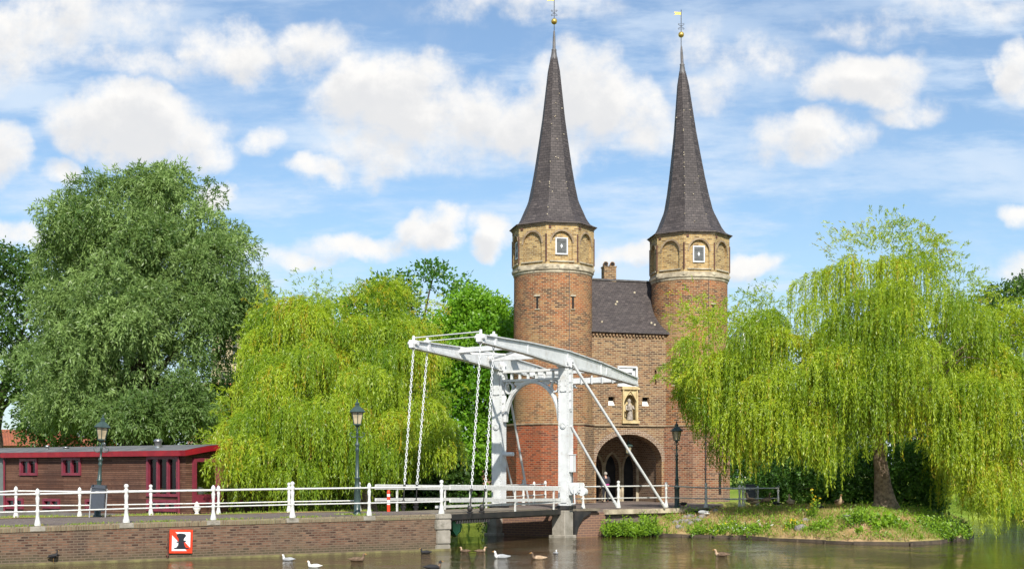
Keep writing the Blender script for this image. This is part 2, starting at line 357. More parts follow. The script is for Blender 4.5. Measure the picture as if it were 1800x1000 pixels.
M['pinkcloth'] = plain('magenta_cloth', (0.35, 0.03, 0.2), (0.3, 0.03, 0.18), rough=0.8)
M['carpaint'] = plain('dark_car_paint', (0.03, 0.045, 0.07), (0.025, 0.04, 0.06), rough=0.25)
for nm, a, b2 in (('f_brown', (0.17, 0.11, 0.065), (0.10, 0.065, 0.04)), ('f_black', (0.012, 0.012, 0.014), (0.022, 0.022, 0.025)),
                  ('f_white', (0.75, 0.74, 0.70), (0.62, 0.61, 0.58)), ('f_grey', (0.40, 0.41, 0.42), (0.32, 0.33, 0.34)),
                  ('f_tan', (0.50, 0.37, 0.24), (0.36, 0.24, 0.15)), ('f_beak', (0.38, 0.2, 0.05), (0.3, 0.16, 0.05))):
    M[nm] = plain(nm, a, b2, rough=0.8, scale=18, bump=0.2, bscale=60)

def water_mat():
    m, T, out = base_mat('canal_water')
    ob = T.new('ShaderNodeTexCoord').outputs['Object']
    mp = T.new('ShaderNodeMapping', {'Vector': ob}); mp.inputs['Scale'].default_value = (1.0, 1.25, 1)
    n1 = T.noise(mp.outputs[0], 1.7, 3, 0.55)
    n2 = T.noise(mp.outputs[0], 9.0, 3, 0.6)
    n3 = T.noise(ob, 0.35, 2)
    amp = T.ramp(n3, 0.35, 0.65, 0.35, 1.2)
    h = T.m('MULTIPLY', T.m('ADD', n1, T.m('MULTIPLY', n2, 0.34)), amp)
    b = T.new('ShaderNodeBump', {'Height': h, 'Strength': 0.42, 'Distance': 0.10})
    k = T.mix(T.ramp(n3, 0.3, 0.7), (0.060, 0.038, 0.014), (0.040, 0.034, 0.011))
    p = T.new('ShaderNodeBsdfPrincipled', {'Base Color': k, 'Roughness': 0.02, 'Normal': b.outputs[0], 'IOR': 1.33})
    T.l.new(p.outputs[0], out.inputs[0]); return m
M['water'] = water_mat()
def ground_mat():
    m, T, out = base_mat('bank_ground')
    ob = T.new('ShaderNodeTexCoord').outputs['Object']
    n1 = T.noise(ob, 0.5, 5, 0.6); n2 = T.noise(ob, 4.0, 5, 0.7)
    k = T.mix(T.ramp(n1, 0.38, 0.6), (0.30, 0.27, 0.09), (0.50, 0.33, 0.18))
    k = T.mix(T.ramp(n2, 0.35, 0.7, 0, 0.5), k, (0.20, 0.17, 0.07))
    pos = T.new('ShaderNodeSeparateXYZ', {0: ob})
    lawn = T.ramp(pos.outputs[1], 71, 80)
    lc = T.mix(T.ramp(T.noise(ob, 0.25, 4), 0.35, 0.65), (0.165, 0.25, 0.03), (0.24, 0.30, 0.05))
    k = T.mix(lawn, k, lc)
    b = T.new('ShaderNodeBump', {'Height': T.noise(ob, 9, 5, 0.7), 'Strength': 0.7, 'Distance': 0.08})
    p = T.new('ShaderNodeBsdfPrincipled', {'Base Color': k, 'Roughness': 0.95, 'Normal': b.outputs[0]})
    p.inputs['Specular IOR Level'].default_value = 0.1
    T.l.new(p.outputs[0], out.inputs[0]); return m
M['ground'] = ground_mat()

# ------------------------------------------------------------------ object helpers
WLOC = {}
def thing(name, label, cat, loc=(0, 0, 0), rz=0.0, group=None):
    o = bpy.data.objects.new(name, None)
    o.empty_display_size = 0.3
    COL.objects.link(o)
    o.location = loc; o.rotation_euler = (0, 0, rz)
    tag(o, label, cat, group)
    WLOC[o.name] = Vector(loc)
    return o
def tag(o, label=None, cat=None, group=None, kind=None):
    if label: o['label'] = label
    if cat: o['category'] = cat
    if group: o['group'] = group
    if kind: o['kind'] = kind
    return o
def obj(name, bm, mat, parent=None, uv='box', world=True, smooth=False, cyl=None, label=None, recalc=True):
    """link a bmesh as one object. world=True: coordinates are world ones and are moved into the parent's frame"""
    if recalc:
        bmesh.ops.recalc_face_normals(bm, faces=bm.faces[:])
    if uv:
        L = bm.loops.layers.uv.new('UVMap')
        bm.normal_update()
        for f in bm.faces:
            n = f.normal
            if cyl:
                cx, cy, r = cyl
                a0 = None
                for lp in f.loops:
                    a = math.atan2(lp.vert.co.y - cy, lp.vert.co.x - cx)
                    if a0 is None: a0 = a
                    while a - a0 > PI: a -= 2 * PI
                    while a - a0 < -PI: a += 2 * PI
                    lp[L].uv = (a * r, lp.vert.co.z)
            else:
                if abs(n.z) > 0.85:
                    for lp in f.loops: lp[L].uv = (lp.vert.co.x, lp.vert.co.y)
                else:
                    t = Vector((-n.y, n.x, 0)).normalized()
                    s = n.cross(t)
                    for lp in f.loops:
                        c = lp.vert.co
                        lp[L].uv = (c.dot(t), -c.dot(s) if s.z < 0 else c.dot(s))
    me = bpy.data.meshes.new(name)
    off = WLOC.get(parent.name, Vector()) if parent else Vector()
    if world and parent:
        bmesh.ops.translate(bm, verts=bm.verts[:], vec=-off)
    if smooth:
        for f in bm.faces: f.smooth = True
    bm.to_mesh(me); bm.free()
    for x in (mat if isinstance(mat, (list, tuple)) else [mat]):
        me.materials.append(x)
    o = bpy.data.objects.new(name, me)
    COL.objects.link(o)
    if parent:
        o.parent = parent
        WLOC[o.name] = off
    if label: o['label'] = label
    return o
def copy_tree(o, parent=None):
    c = o.copy(); COL.objects.link(c)
    if parent: c.parent = parent
    for ch in list(o.children): copy_tree(ch, c)
    return c
def BM(): return bmesh.new()
def box(bm, c, s, rz=0.0, mat=None, mi=0):
    Mx = Matrix.Translation(Vector(c)) @ (mat if mat is not None else Matrix.Rotation(rz, 4, 'Z')) @ Matrix.Diagonal((s[0], s[1], s[2], 1))
    r = bmesh.ops.create_cube(bm, size=1.0, matrix=Mx)
    fs = set()
    for v in r['verts']:
        for f in v.link_faces: fs.add(f)
    for f in fs: f.material_index = mi
    return r['verts']
def beam(bm, a, b, w, h, w2=None, h2=None, up=Vector((0, 0, 1)), mi=0):
    """box-section bar between two points"""
    a = Vector(a); b = Vector(b); d = (b - a).normalized()
    s = d.cross(up)
    if s.length < 1e-4: s = Vector((1, 0, 0))
    s.normalize(); u = s.cross(d).normalized()
    w2 = w if w2 is None else w2; h2 = h if h2 is None else h2
    vs = []
    for p, ww, hh in ((a, w, h), (b, w2, h2)):
        for x, y in ((-1, -1), (1, -1), (1, 1), (-1, 1)):
            vs.append(bm.verts.new(p + s * (x * ww / 2) + u * (y * hh / 2)))
    q = [(0, 3, 2, 1), (4, 5, 6, 7), (0, 1, 5, 4), (1, 2, 6, 5), (2, 3, 7, 6), (3, 0, 4, 7)]
    for f in q:
        ff = bm.faces.new([vs[i] for i in f]); ff.material_index = mi
def tube(bm, pts, rad, n=8, caps=True, mi=0, flat=1.0):
    pts = [Vector(p) for p in pts]
    if not isinstance(rad, (list, tuple)): rad = [rad] * len(pts)
    rings = []
    ref = None
    for i, p in enumerate(pts):
        if i == 0: d = pts[1] - p
        elif i == len(pts) - 1: d = p - pts[-2]
        else: d = pts[i + 1] - pts[i - 1]
        d.normalize()
        if ref is None:
            ref = Vector((0, 0, 1)) if abs(d.z) < 0.9 else Vector((1, 0, 0))
        s = d.cross(ref)
        if s.length < 1e-5: s = d.orthogonal()
        s.normalize(); u = s.cross(d).normalized()
        ref = u
        rr = rad[i]
        rx, ry = (rr if isinstance(rr, tuple) else (rr, rr * flat))
        rings.append([bm.verts.new(p + s * (math.cos(2 * PI * k / n) * rx) + u * (math.sin(2 * PI * k / n) * ry)) for k in range(n)])
    for i in range(len(rings) - 1):
        for k in range(n):
            f = bm.faces.new([rings[i][k], rings[i][(k + 1) % n], rings[i + 1][(k + 1) % n], rings[i + 1][k]])
            f.smooth = True; f.material_index = mi
    if caps:
        for rg, rev in ((rings[0], True), (rings[-1], False)):
            try:
                rg = [bm.verts.new(v.co) for v in rg]
                f = bm.faces.new(rg[::-1] if rev else rg); f.material_index = mi
            except ValueError: pass
    return rings
def lathe(bm, prof, n=12, c=(0, 0, 0), rot=0.0, smooth=True, mi=0, axis_lean=None):
    rings = []
    c = Vector(c)
    for (r, z) in prof:
        ox = axis_lean(z) if axis_lean else Vector((0, 0, 0))
        rings.append([bm.verts.new(c + ox + Vector((r * math.cos(rot + 2 * PI * k / n), r * math.sin(rot + 2 * PI * k / n), z))) for k in range(n)])
    for i in range(len(rings) - 1):
        for k in range(n):
            f = bm.faces.new([rings[i][k], rings[i][(k + 1) % n], rings[i + 1][(k + 1) % n], rings[i + 1][k]])
            f.smooth = smooth; f.material_index = mi
    for rg, rev in ((rings[0], True), (rings[-1], False)):
        try:
            if smooth: rg = [bm.verts.new(v.co) for v in rg]
            f = bm.faces.new(rg[::-1] if rev else rg); f.material_index = mi
        except ValueError: pass
def prism(bm, pts, z0, z1, top=True, bottom=True, mi=0):
    """vertical prism over a plan polygon; z0/z1 numbers or lists"""
    n = len(pts)
    Z0 = z0 if isinstance(z0, list) else [z0] * n
    Z1 = z1 if isinstance(z1, list) else [z1] * n
    lo = [bm.verts.new((p[0], p[1], Z0[i])) for i, p in enumerate(pts)]
    hi = [bm.verts.new((p[0], p[1], Z1[i])) for i, p in enumerate(pts)]
    for i in range(n):
        f = bm.faces.new([lo[i], lo[(i + 1) % n], hi[(i + 1) % n], hi[i]]); f.material_index = mi
    for ring, on in ((hi, top), (lo[::-1], bottom)):
        if on:
            if n <= 4: 
                f = bm.faces.new(ring); f.material_index = mi
            else:
                for t in tessellate_polygon([[v.co for v in ring]]):
                    try:
                        f = bm.faces.new([ring[k] for k in t]); f.material_index = mi
                    except ValueError: pass
def panel(bm, O, U, N, outer, holes=(), depth=0.3, mi=0, front=True, back=False):
    """flat wall panel with holes; points are (along U, z); reveals go back along -N"""
    O = Vector(O); U = Vector(U); N = Vector(N)
    def w(p, k=0.0): return O + U * p[0] + Vector((0, 0, p[1])) - N * k
    loops = [list(outer)] + [list(h) for h in holes]
    fl = [p for lp in loops for p in lp]
    vs = [bm.verts.new(w(p)) for p in fl]
    if front:
        for t in tessellate_polygon([[Vector((p[0], p[1], 0)) for p in lp] for lp in loops]):
            try:
                f = bm.faces.new([vs[k] for k in t]); f.material_index = mi
            except ValueError: pass
    i = 0
    for li, lp in enumerate(loops):
        n = len(lp)
        if li > 0 or back:
            bk = [bm.verts.new(w(p, depth)) for p in lp]
            for k in range(n):
                f = bm.faces.new([vs[i + k], vs[i + (k + 1) % n], bk[(k + 1) % n], bk[k]]); f.material_index = mi
        i += n
def arch_pts(c, hw, z0, zs, rise, n=14, pointed=False):
    """outline of an arched opening, counter-clockwise from bottom left"""
    pts = [(c - hw, z0), (c + hw, z0)]
    if not pointed:
        for k in range(n + 1):
            t = PI * k / n
            pts.append((c + hw * math.cos(t), zs + rise * math.sin(t)))
    else:
        for k in range(n // 2 + 1):
            t = (PI / 2) * k / (n // 2)
            pts.append((c + hw * math.cos(t) ** 1.0 if k < n // 2 else c, zs + rise * (math.sin(t) * 0.55 + 0.45 * k / (n // 2))))
        for k in range(n // 2 - 1, -1, -1):
            t = (PI / 2) * k / (n // 2)
            pts.append((c - hw * math.cos(t), zs + rise * (math.sin(t) * 0.55 + 0.45 * k / (n // 2))))
    return pts
def arch_ring(bm, O, U, N, inner, outer, proud, depth, mi=0):
    """band between two equally long outlines (open at the bottom)"""
    O = Vector(O); U = Vector(U); N = Vector(N)
    def w(p, k): return O + U * p[0] + Vector((0, 0, p[1])) + N * k
    A = [[bm.verts.new(w(p, proud)) for p in inner], [bm.verts.new(w(p, proud)) for p in outer],
         [bm.verts.new(w(p, -depth)) for p in outer], [bm.verts.new(w(p, -depth)) for p in inner]]
    n = len(inner)
    for k in range(n - 1):
        for j in range(4):
            f = bm.faces.new([A[j][k], A[j][k + 1], A[(j + 1) % 4][k + 1], A[(j + 1) % 4][k]]); f.material_index = mi
    for k in (0, n - 1):
        bm.faces.new([A[j][k] for j in range(4)])

# ------------------------------------------------------------------ foliage
def leaf_object(name, pos, dirs, L, W, tint, mat, parent=None, label=None):
    """one mesh of diamond leaves. pos/dirs (N,3) in world; L, W, tint (N,)"""
    rng = np.random.default_rng(len(pos))
    N = len(pos)
    off = WLOC.get(parent.name, Vector()) if parent else Vector()
    pos = pos - np.array(off)
    d = dirs / (np.linalg.norm(dirs, axis=1, keepdims=True) + 1e-9)
    r = rng.normal(size=(N, 3))
    s = np.cross(d, r); s /= (np.linalg.norm(s, axis=1, keepdims=True) + 1e-9)
    L = L[:, None]; W = W[:, None]
    V = np.empty((N, 4, 3), dtype=np.float32)
    V[:, 0] = pos
    V[:, 1] = pos + d * L * 0.45 + s * W * 0.5
    V[:, 2] = pos + d * L
    V[:, 3] = pos + d * L * 0.45 - s * W * 0.5
    me = bpy.data.meshes.new(name)
    me.vertices.add(N * 4); me.vertices.foreach_set('co', V.ravel())
    me.loops.add(N * 4); me.loops.foreach_set('vertex_index', np.arange(N * 4, dtype=np.int32))
    me.polygons.add(N)
    me.polygons.foreach_set('loop_start', np.arange(0, N * 4, 4, dtype=np.int32))
    at = me.attributes.new('tint', 'FLOAT', 'FACE')
    at.data.foreach_set('value', np.clip(tint, 0, 1).astype(np.float32))
    me.update(calc_edges=True)
    me.materials.append(mat)
    o = bpy.data.objects.new(name, me); COL.objects.link(o)
    if parent: o.parent = parent
    if label: o['label'] = label
    return o
def twigs(rng, org, dr, length, bend, spacing, leafL, leafW, tint, splay=0.5, jit=0.03, floor=None):
    """leaves along twigs that start along dr and bend down after about bend metres"""
    n = np.maximum(2, (length / spacing).astype(int))
    idx = np.repeat(np.arange(len(n)), n)
    st = np.concatenate([[0], np.cumsum(n)[:-1]])
    s = (np.arange(len(idx)) - st[idx]) * spacing + rng.uniform(0, spacing, len(idx))
    b = bend[idx]
    e = b * (1 - np.exp(-s / b))
    p = org[idx] + dr[idx] * e[:, None]
    p[:, 2] -= (s - e)
    # slow sway of every strand
    ph = rng.uniform(0, 6.28, len(n))[idx]
    p[:, 0] += 0.05 * np.sin(s * 1.7 + ph) * np.minimum(1, s)
    p[:, 1] += 0.05 * np.cos(s * 1.4 + ph) * np.minimum(1, s)
    k = np.exp(-s / b)
    tan = dr[idx] * k[:, None]; tan[:, 2] -= (1 - k)
    p += rng.normal(size=p.shape) * jit
    d = tan + rng.normal(size=p.shape) * splay
    L = leafL * rng.uniform(0.7, 1.25, len(idx)); W = leafW * rng.uniform(0.7, 1.25, len(idx))
    t = tint[idx] + rng.normal(size=len(idx)) * 0.10
    if floor is not None:
        fl = floor(p[:, 0], p[:, 1]) if callable(floor) else floor
        m = p[:, 2] > fl
        p, d, L, W, t = p[m], d[m], L[m], W[m], t[m]
    return p, d, L, W, t
def limbs(bm, rng, base, fork, r0, tips, r1=0.02, wob=0.4, n=7, trunk_flare=1.5, up=0.5, taper=0.25):
    """trunk from base to fork, then curved tapered limbs to the tips"""
    base = Vector(base); fork = Vector(fork)
    pts = []; rad = []
    for k in range(7):
        t = k / 6
        p = base.lerp(fork, t) + Vector((rng.normal() * 0.05, rng.normal() * 0.05, 0)) * (1 if 0 < k < 6 else 0)
        pts.append(p); rad.append(r0 * (1 + (trunk_flare - 1) * math.exp(-t * 7)) * (1 - taper * t))
    tube(bm, pts, rad, 12)
    for tp, rr in tips:
        tp = Vector(tp)
        m = fork.lerp(tp, 0.45) + Vector((0, 0, (tp - fork).length * up * 0.35)) + Vector(rng.normal(size=3)) * wob * 0.5
        q = []; rd = []
        N = 8
        w1 = Vector(rng.normal(size=3)) * wob * 0.2
        for k in range(N + 1):
            t = k / N
            p = fork * (1 - t) ** 2 + m * 2 * t * (1 - t) + tp * t * t + w1 * math.sin(t * 9)* t
            q.append(p); rd.append(rr * (1 - t) ** 0.8 + r1)
        q[0] = fork - Vector((0, 0, rr))
        tube(bm, q, rd, n)
class Crown:
    """outline of a crown seen from the front: rows of (px, y top, y bottom) at depth d, given a depth"""
    def __init__(s, rows, d, ry, yoff=0.0):
        s.x = np.array([PX(r[0], d) for r in rows]); s.zt = np.array([PZ(r[1], d) for r in rows]); s.zb = np.array([PZ(r[2], d) for r in rows])
        s.d = d + yoff; s.ry = ry
        s.x0, s.x1 = s.x[0], s.x[-1]
    def top(s, x): return np.interp(x, s.x, s.zt)
    def bot(s, x): return np.interp(x, s.x, s.zb)
    def sample(s, rng, n, shell=0.55, topbias=1.0, front=0.5):
        """points biased to the crown's outside"""
        x = s.x0 + (s.x1 - s.x0) * rng.uniform(0.0, 1.0, n)
        u = (x - s.x0) / (s.x1 - s.x0) * 2 - 1
        zt, zb = s.top(x), s.bot(x)
        v = rng.uniform(0, 1, n) ** topbias
        z = zb + (zt - zb) * v
        vv = np.abs(v * 2 - 1)
        dep = s.ry * np.sqrt(np.clip(1 - u * u, 0.05, 1)) * np.sqrt(np.clip(1 - np.where(v > 0.5, vv, vv * 0.35) ** 2.2, 0.02, 1))
        q = rng.uniform(shell, 1.0, n)
        inner = rng.uniform(0, 1, n) < 0.22
        q = np.where(inner, rng.uniform(0, shell, n), q)
        sg = np.where(rng.uniform(0, 1, n) < front, -1, 1)
        return np.stack([x, s.d + sg * dep * q, z], 1)
def leafy_tree(name, label, cat, rows, d, ry, base, mat, bark, seed, clumps, twn, leafL, leafW, twlen=0.9, bend=1.2, crad=0.9, spacing=0.07,
               trunk_r=0.4, fork_z=None, group=None, shell=0.55, front=0.62, splay=0.7, yoff=0.0, limbn=14, flat=0.75, inset=0.0, boughs=0, bsig=1.1):
    rng = np.random.default_rng(seed)
    th = thing(name, label, cat, base, group=group)
    C = Crown(rows, d, ry, yoff)
    if inset:
        C.x0 += inset; C.x1 -= inset
    if boughs:
        bc = C.sample(rng, boughs, shell, 0.9, front); bi = rng.integers(0, boughs, clumps)
        c = bc[bi] + rng.normal(size=(clumps, 3)) * np.array([bsig, bsig, bsig * .8])
        c[:, 2] = np.maximum(c[:, 2], C.bot(np.clip(c[:, 0], C.x0, C.x1)) + crad * .9 + rng.uniform(.3, 1.0, clumps))
    else:
        c = C.sample(rng, clumps, shell, 0.9, front)
    # keep clumps inside the outline so that their twigs make it
    z_in = np.minimum(c[:, 2], C.top(c[:, 0]) - crad * flat * 0.9); c[:, 2] = z_in
    ctint = rng.uniform(0.1, 0.75, clumps) if not boughs else np.clip(rng.uniform(0.1, 0.8, boughs)[bi] + rng.normal(size=clumps) * .1, 0, 1)
    cs = crad * rng.uniform(0.65, 1.25, clumps)
    idx = np.repeat(np.arange(clumps), twn)
    dr = rng.normal(size=(len(idx), 3)); dr /= np.linalg.norm(dr, axis=1, keepdims=True)
    org = c[idx] + dr * (cs[idx] * rng.uniform(0.15, 0.95, len(idx)) ** 0.6)[:, None] * np.array([1, 1, flat])
    out = dr + np.array([0, 0, 0.35])
    out /= np.linalg.norm(out, axis=1, keepdims=True)
    ln = twlen * rng.uniform(0.5, 1.3, len(idx))
    bd = np.full(len(idx), bend)
    tn = ctint[idx] + rng.normal(size=len(idx)) * 0.15
    p, dd, L, W, t = twigs(rng, org, out, ln, bd, spacing, leafL, leafW, tn, splay, 0.04)
    leaf_object('crown', p, dd, L, W, t, mat, th)
    bm = BM()
    fz = fork_z if fork_z is not None else base[2] + (C.zt.max() - base[2]) * 0.3
    sel = rng.choice(clumps, min(limbn, clumps), replace=False)
    tips = [(c[i], trunk_r * rng.uniform(0.25, 0.5)) for i in sel]
    limbs(bm, rng, base - Vector((0, 0, 0.3)) if isinstance(base, Vector) else base, (base[0] + rng.normal() * 0.3, base[1], fz), trunk_r, tips)
    obj('trunk', bm, bark, th, uv=None)
    return th
def weeping_tree(name, label, rows, d, ry, base, fork, mat, bark, seed, casc, strands, trunk_r=0.45, tiers=None, floor=1.3, maxlen=4.5, sparse=(), front=0.62, extra=(), tint0=0.0, limbn=26, spray=1.3):
    """weeping willow: cascades of hanging strands, long ones on the outside"""
    rng = np.random.default_rng(seed)
    th = thing(name, label, 'willow tree', base)
    C = Crown(rows, d, ry)
    x = C.x0 + (C.x1 - C.x0) * rng.uniform(0.0, 1.0, casc)
    u = (x - C.x0) / (C.x1 - C.x0) * 2 - 1
    zt, zb = C.top(x), C.bot(x)
    v = 1 - rng.uniform(0, 1, casc) ** 1.25 * 0.72          # height fraction of the cascade's head
    dep = C.ry * np.sqrt(np.clip(1 - u * u * 0.9, 0.05, 1)) * np.sqrt(np.clip(1 - ((v - 0.28) / 0.72) ** 2.4, 0.0, 1))
    sg = np.where(rng.uniform(0, 1, casc) < front, -1, 1)
    q = np.where(rng.uniform(0, 1, casc) < 0.12, rng.uniform(0, 0.6, casc), rng.uniform(0.62, 1.0, casc))
    z = zb + (zt - zb) * v - 0.25
    c = np.stack([x, C.d + sg * dep * q, z], 1)
    for (px, py, dd_) in extra:
        c = np.vstack([c, np.array(P(px, py, dd_))])
    keep = np.ones(len(c), bool)
    for (x0, x1, y0, y1, pr) in sparse:                     # thin places (photo pixels at the tree's depth)
        pxs = c[:, 0] / c[:, 1] * F + 900; pys = 830 - (c[:, 2] - EYE) / c[:, 1] * F
        inside = (pxs > x0) & (pxs < x1) & (pys > y0) & (pys < y1)
        keep &= ~(inside & (rng.uniform(0, 1, len(c)) < pr))
    c = c[keep]
    n = len(c)
    ct = rng.uniform(0.05, 0.85, n) + tint0
    axis = np.array([base[0], base[1]])
    outw = c[:, :2] - axis; outw /= (np.linalg.norm(outw, axis=1, keepdims=True) + 0.5)
    idx = np.repeat(np.arange(n), strands)
    # every cascade is a bough's end: a small dome from which the strands fall
    size = rng.uniform(0.55, 1.25, n)[idx]
    an = rng.uniform(0, 2 * PI, len(idx)); rr = np.sqrt(rng.uniform(0, 1, len(idx)))
    ring = np.stack([np.cos(an), np.sin(an), np.zeros(len(idx))], 1)
    along = np.concatenate([outw[idx], np.zeros((len(idx), 1))], 1)
    org = c[idx] + ring * (rr * size)[:, None] + along * (0.35 * size)[:, None]
    org[:, 2] -= 0.55 * size * rr ** 2 + rng.uniform(0, 0.12, len(idx))
    dr = ring * rr[:, None] + along * 0.5 + rng.normal(size=(len(idx), 3)) * 0.35 + np.array([0, 0, 0.45])
    dr /= np.linalg.norm(dr, axis=1, keepdims=True)
    base_len = rng.uniform(1.3, maxlen, n)
    # the top of the crown: short sprays instead of curtains
    hi = c[:, 2] > C.top(c[:, 0]) - spray
    base_len = np.where(hi, rng.uniform(.35, 1.5, n), base_len)
    ok = ~(hi[idx] & (rng.uniform(0, 1, len(idx)) < .35)); idx = idx[ok]; rr = rr[ok]; org = org[ok]; dr = dr[ok]
    up_ = hi[idx]; dr[up_, 2] += .35; org[up_] += rng.normal(size=(int(up_.sum()), 3)) * .28
    ln = base_len[idx] * rng.uniform(0.5, 1.08, len(idx)) * (1 - 0.25 * rr)
    lim = org[:, 2] - C.bot(org[:, 0]) + rng.normal(size=len(idx)) * 0.35
    ln = np.minimum(ln, np.maximum(0.4, lim))
    bd = rng.uniform(0.20, 0.50, len(idx)) * np.where(hi[idx], 1.8, 1.0)
    tn = ct[idx] + rng.normal(size=len(idx)) * 0.20
    p, dd, L, W, t = twigs(rng, org, dr, ln, bd, 0.046, 0.165, 0.036, tn, 0.30, 0.02, floor)
    leaf_object('crown', p, dd, L, W, t, mat, th)
    bm = BM()
    sel = rng.choice(n, min(limbn, n), replace=False)
    tips = [(c[i] - np.array([0, 0, .25]), trunk_r * rng.uniform(0.10, 0.30)) for i in sel]
    limbs(bm, rng, base, fork, trunk_r, tips, 0.012, 1.5, up=0.55, trunk_flare=1.7, taper=0.5)
    obj('trunk', bm, bark, th, uv=None)
    return th
# ================================================================== SETTING
def interp(x, xs, ys):
    return float(np.interp(x, xs, ys))
def dwall(px): return 1 / (.02494 - 5.37e-6 * px)          # depth of the quay wall's face
ZNX = [-700, 66, 222, 514, 776, 790]; ZNZ = [1.05, 1.135, 1.18, 1.235, 1.27, 1.272]
def zn(px): return interp(px, ZNX, ZNZ)
FX = [-700, 28, 140, 265, 384, 508, 631, 657]; FD = [43.0, 48.0, 48.8, 49.6, 50.3, 51.0, 51.8, 51.9]
FY = [940, 910, 909, 906, 904.5, 901, 899, 898.5]
def dfar(px): return interp(px, FX, FD)
def zf(px): return PZ(interp(px, FX, FY), dfar(px))

LAND = [(862, 60.6), (1003, 58.2), (1062, 59.2), (1150, 59.0), (1300, 57.0), (1400, 54.6), (1500, 52.4), (1600, 51.7), (1650, 53), (1690, 56.4),
        (1708, 60), (1705, 66), (1690, 74), (1705, 80), (1800, 80.5), (2300, 82)]
LANDP = [(PX(a, d), d) for a, d in LAND] + [(300, 84), (4000, 84), (4000, 5000), (-4000, 5000), (-4000, 78), (-300, 78)]
LANDP += [(PX(a, d), d) for a, d in [(-300, 79), (350, 75), (384, 63.5), (560, 61.5), (740, 62), (775, 68), (790, 82), (845, 82), (856, 68)]]
LA = np.array(LANDP)
def land_sd(X, Y):
    """signed distance to the land's edge, positive inside"""
    X = np.asarray(X, float); Y = np.asarray(Y, float)
    best = np.full(X.shape, 1e9); ins = np.zeros(X.shape, bool)
    n = len(LA)
    for i in range(n):
        x0, y0 = LA[i]; x1, y1 = LA[(i + 1) % n]
        dx, dy = x1 - x0, y1 - y0
        t = np.clip(((X - x0) * dx + (Y - y0) * dy) / (dx * dx + dy * dy), 0, 1)
        best = np.minimum(best, np.hypot(X - x0 - t * dx, Y - y0 - t * dy))
        c = ((y0 > Y) != (y1 > Y))
        xi = x0 + (Y - y0) * dx / (dy if dy != 0 else 1e-9)
        ins ^= c & (X < xi)
    return np.where(ins, best, -best)
def hsmooth(t):
    t = np.clip(t, 0, 1); return t * t * (3 - 2 * t)
def land_z(X, Y):
    sd = land_sd(X, Y)
    z = np.where(sd > 0, 0.14 + 0.90 * hsmooth(sd / 3.6) ** 0.6, 0.20 + sd * 3.0)
    z = np.maximum(z, -1.5)
    lawn = hsmooth((X - 14) / 8) * np.clip((Y - 82) / 28, 0, 1.0) * 1.25
    z = z + np.where(sd > 0, lawn, 0)
    lump = 0.05 * np.sin(X * 1.7 + np.sin(Y * 1.3) * 2) * np.cos(Y * 1.9 + X * .4) + 0.03 * np.sin(X * 4.1 + Y * 3.3)
    z = z + np.where(sd > 0.4, lump * np.clip(sd, 0, 1), 0)
    under = ((X > -1) & (Y > 58.5) & (Y < 76) & (X < (Y - 49.2) * .80 - .55)) | ((X > 2.4) & (X < 9.2) & (Y > 73) & (Y < 84))
    return z - np.where(under, 0.22, 0)      # bedding of the road
def lz(x, y): return float(land_z(np.array([x]), np.array([y]))[0])

def axis_vals(lo, hi, step, far_lo, far_hi):
    v = list(np.arange(lo, hi + step, step))
    s = step; a = lo
    L = []
    while a > far_lo:
        s *= 1.35; a -= s; L.append(a)
    s = step; b = v[-1]; Rr = []
    while b < far_hi:
        s *= 1.35; b += s; Rr.append(b)
    return np.array(L[::-1] + v + Rr)
def make_ground():
    xs = axis_vals(-34, 34, 0.42, -3500, 3500); ys = axis_vals(50.4, 90, 0.42, 50, 4500)
    X, Y = np.meshgrid(xs, ys)
    Z = land_z(X.ravel(), Y.ravel())
    nx, ny = len(xs), len(ys)
    V = np.stack([X.ravel(), Y.ravel(), Z], 1)
    me = bpy.data.meshes.new('ground')
    i, j = np.meshgrid(np.arange(nx - 1), np.arange(ny - 1))
    a = (j * nx + i).ravel()
    q = np.stack([a, a + 1, a + nx + 1, a + nx], 1)
    zz = Z[q].max(axis=1)
    q = q[zz > -1.4]
    me.from_pydata(V.tolist(), [], q.tolist())
    me.polygons.foreach_set('use_smooth', [True] * len(me.polygons))
    me.materials.append(M['ground'])
    o = bpy.data.objects.new('ground', me); COL.objects.link(o)
    tag(o, kind='structure')
    # water
    bm = BM()
    vs = [bm.verts.new(p) for p in ((-3500, -60, 0), (3500, -60, 0), (3500, 84.6, 0), (-3500, 84.6, 0))]
    bm.faces.new(vs)
    w = obj('canal_water', bm, M['water'], uv=None); tag(w, kind='structure')
make_ground()

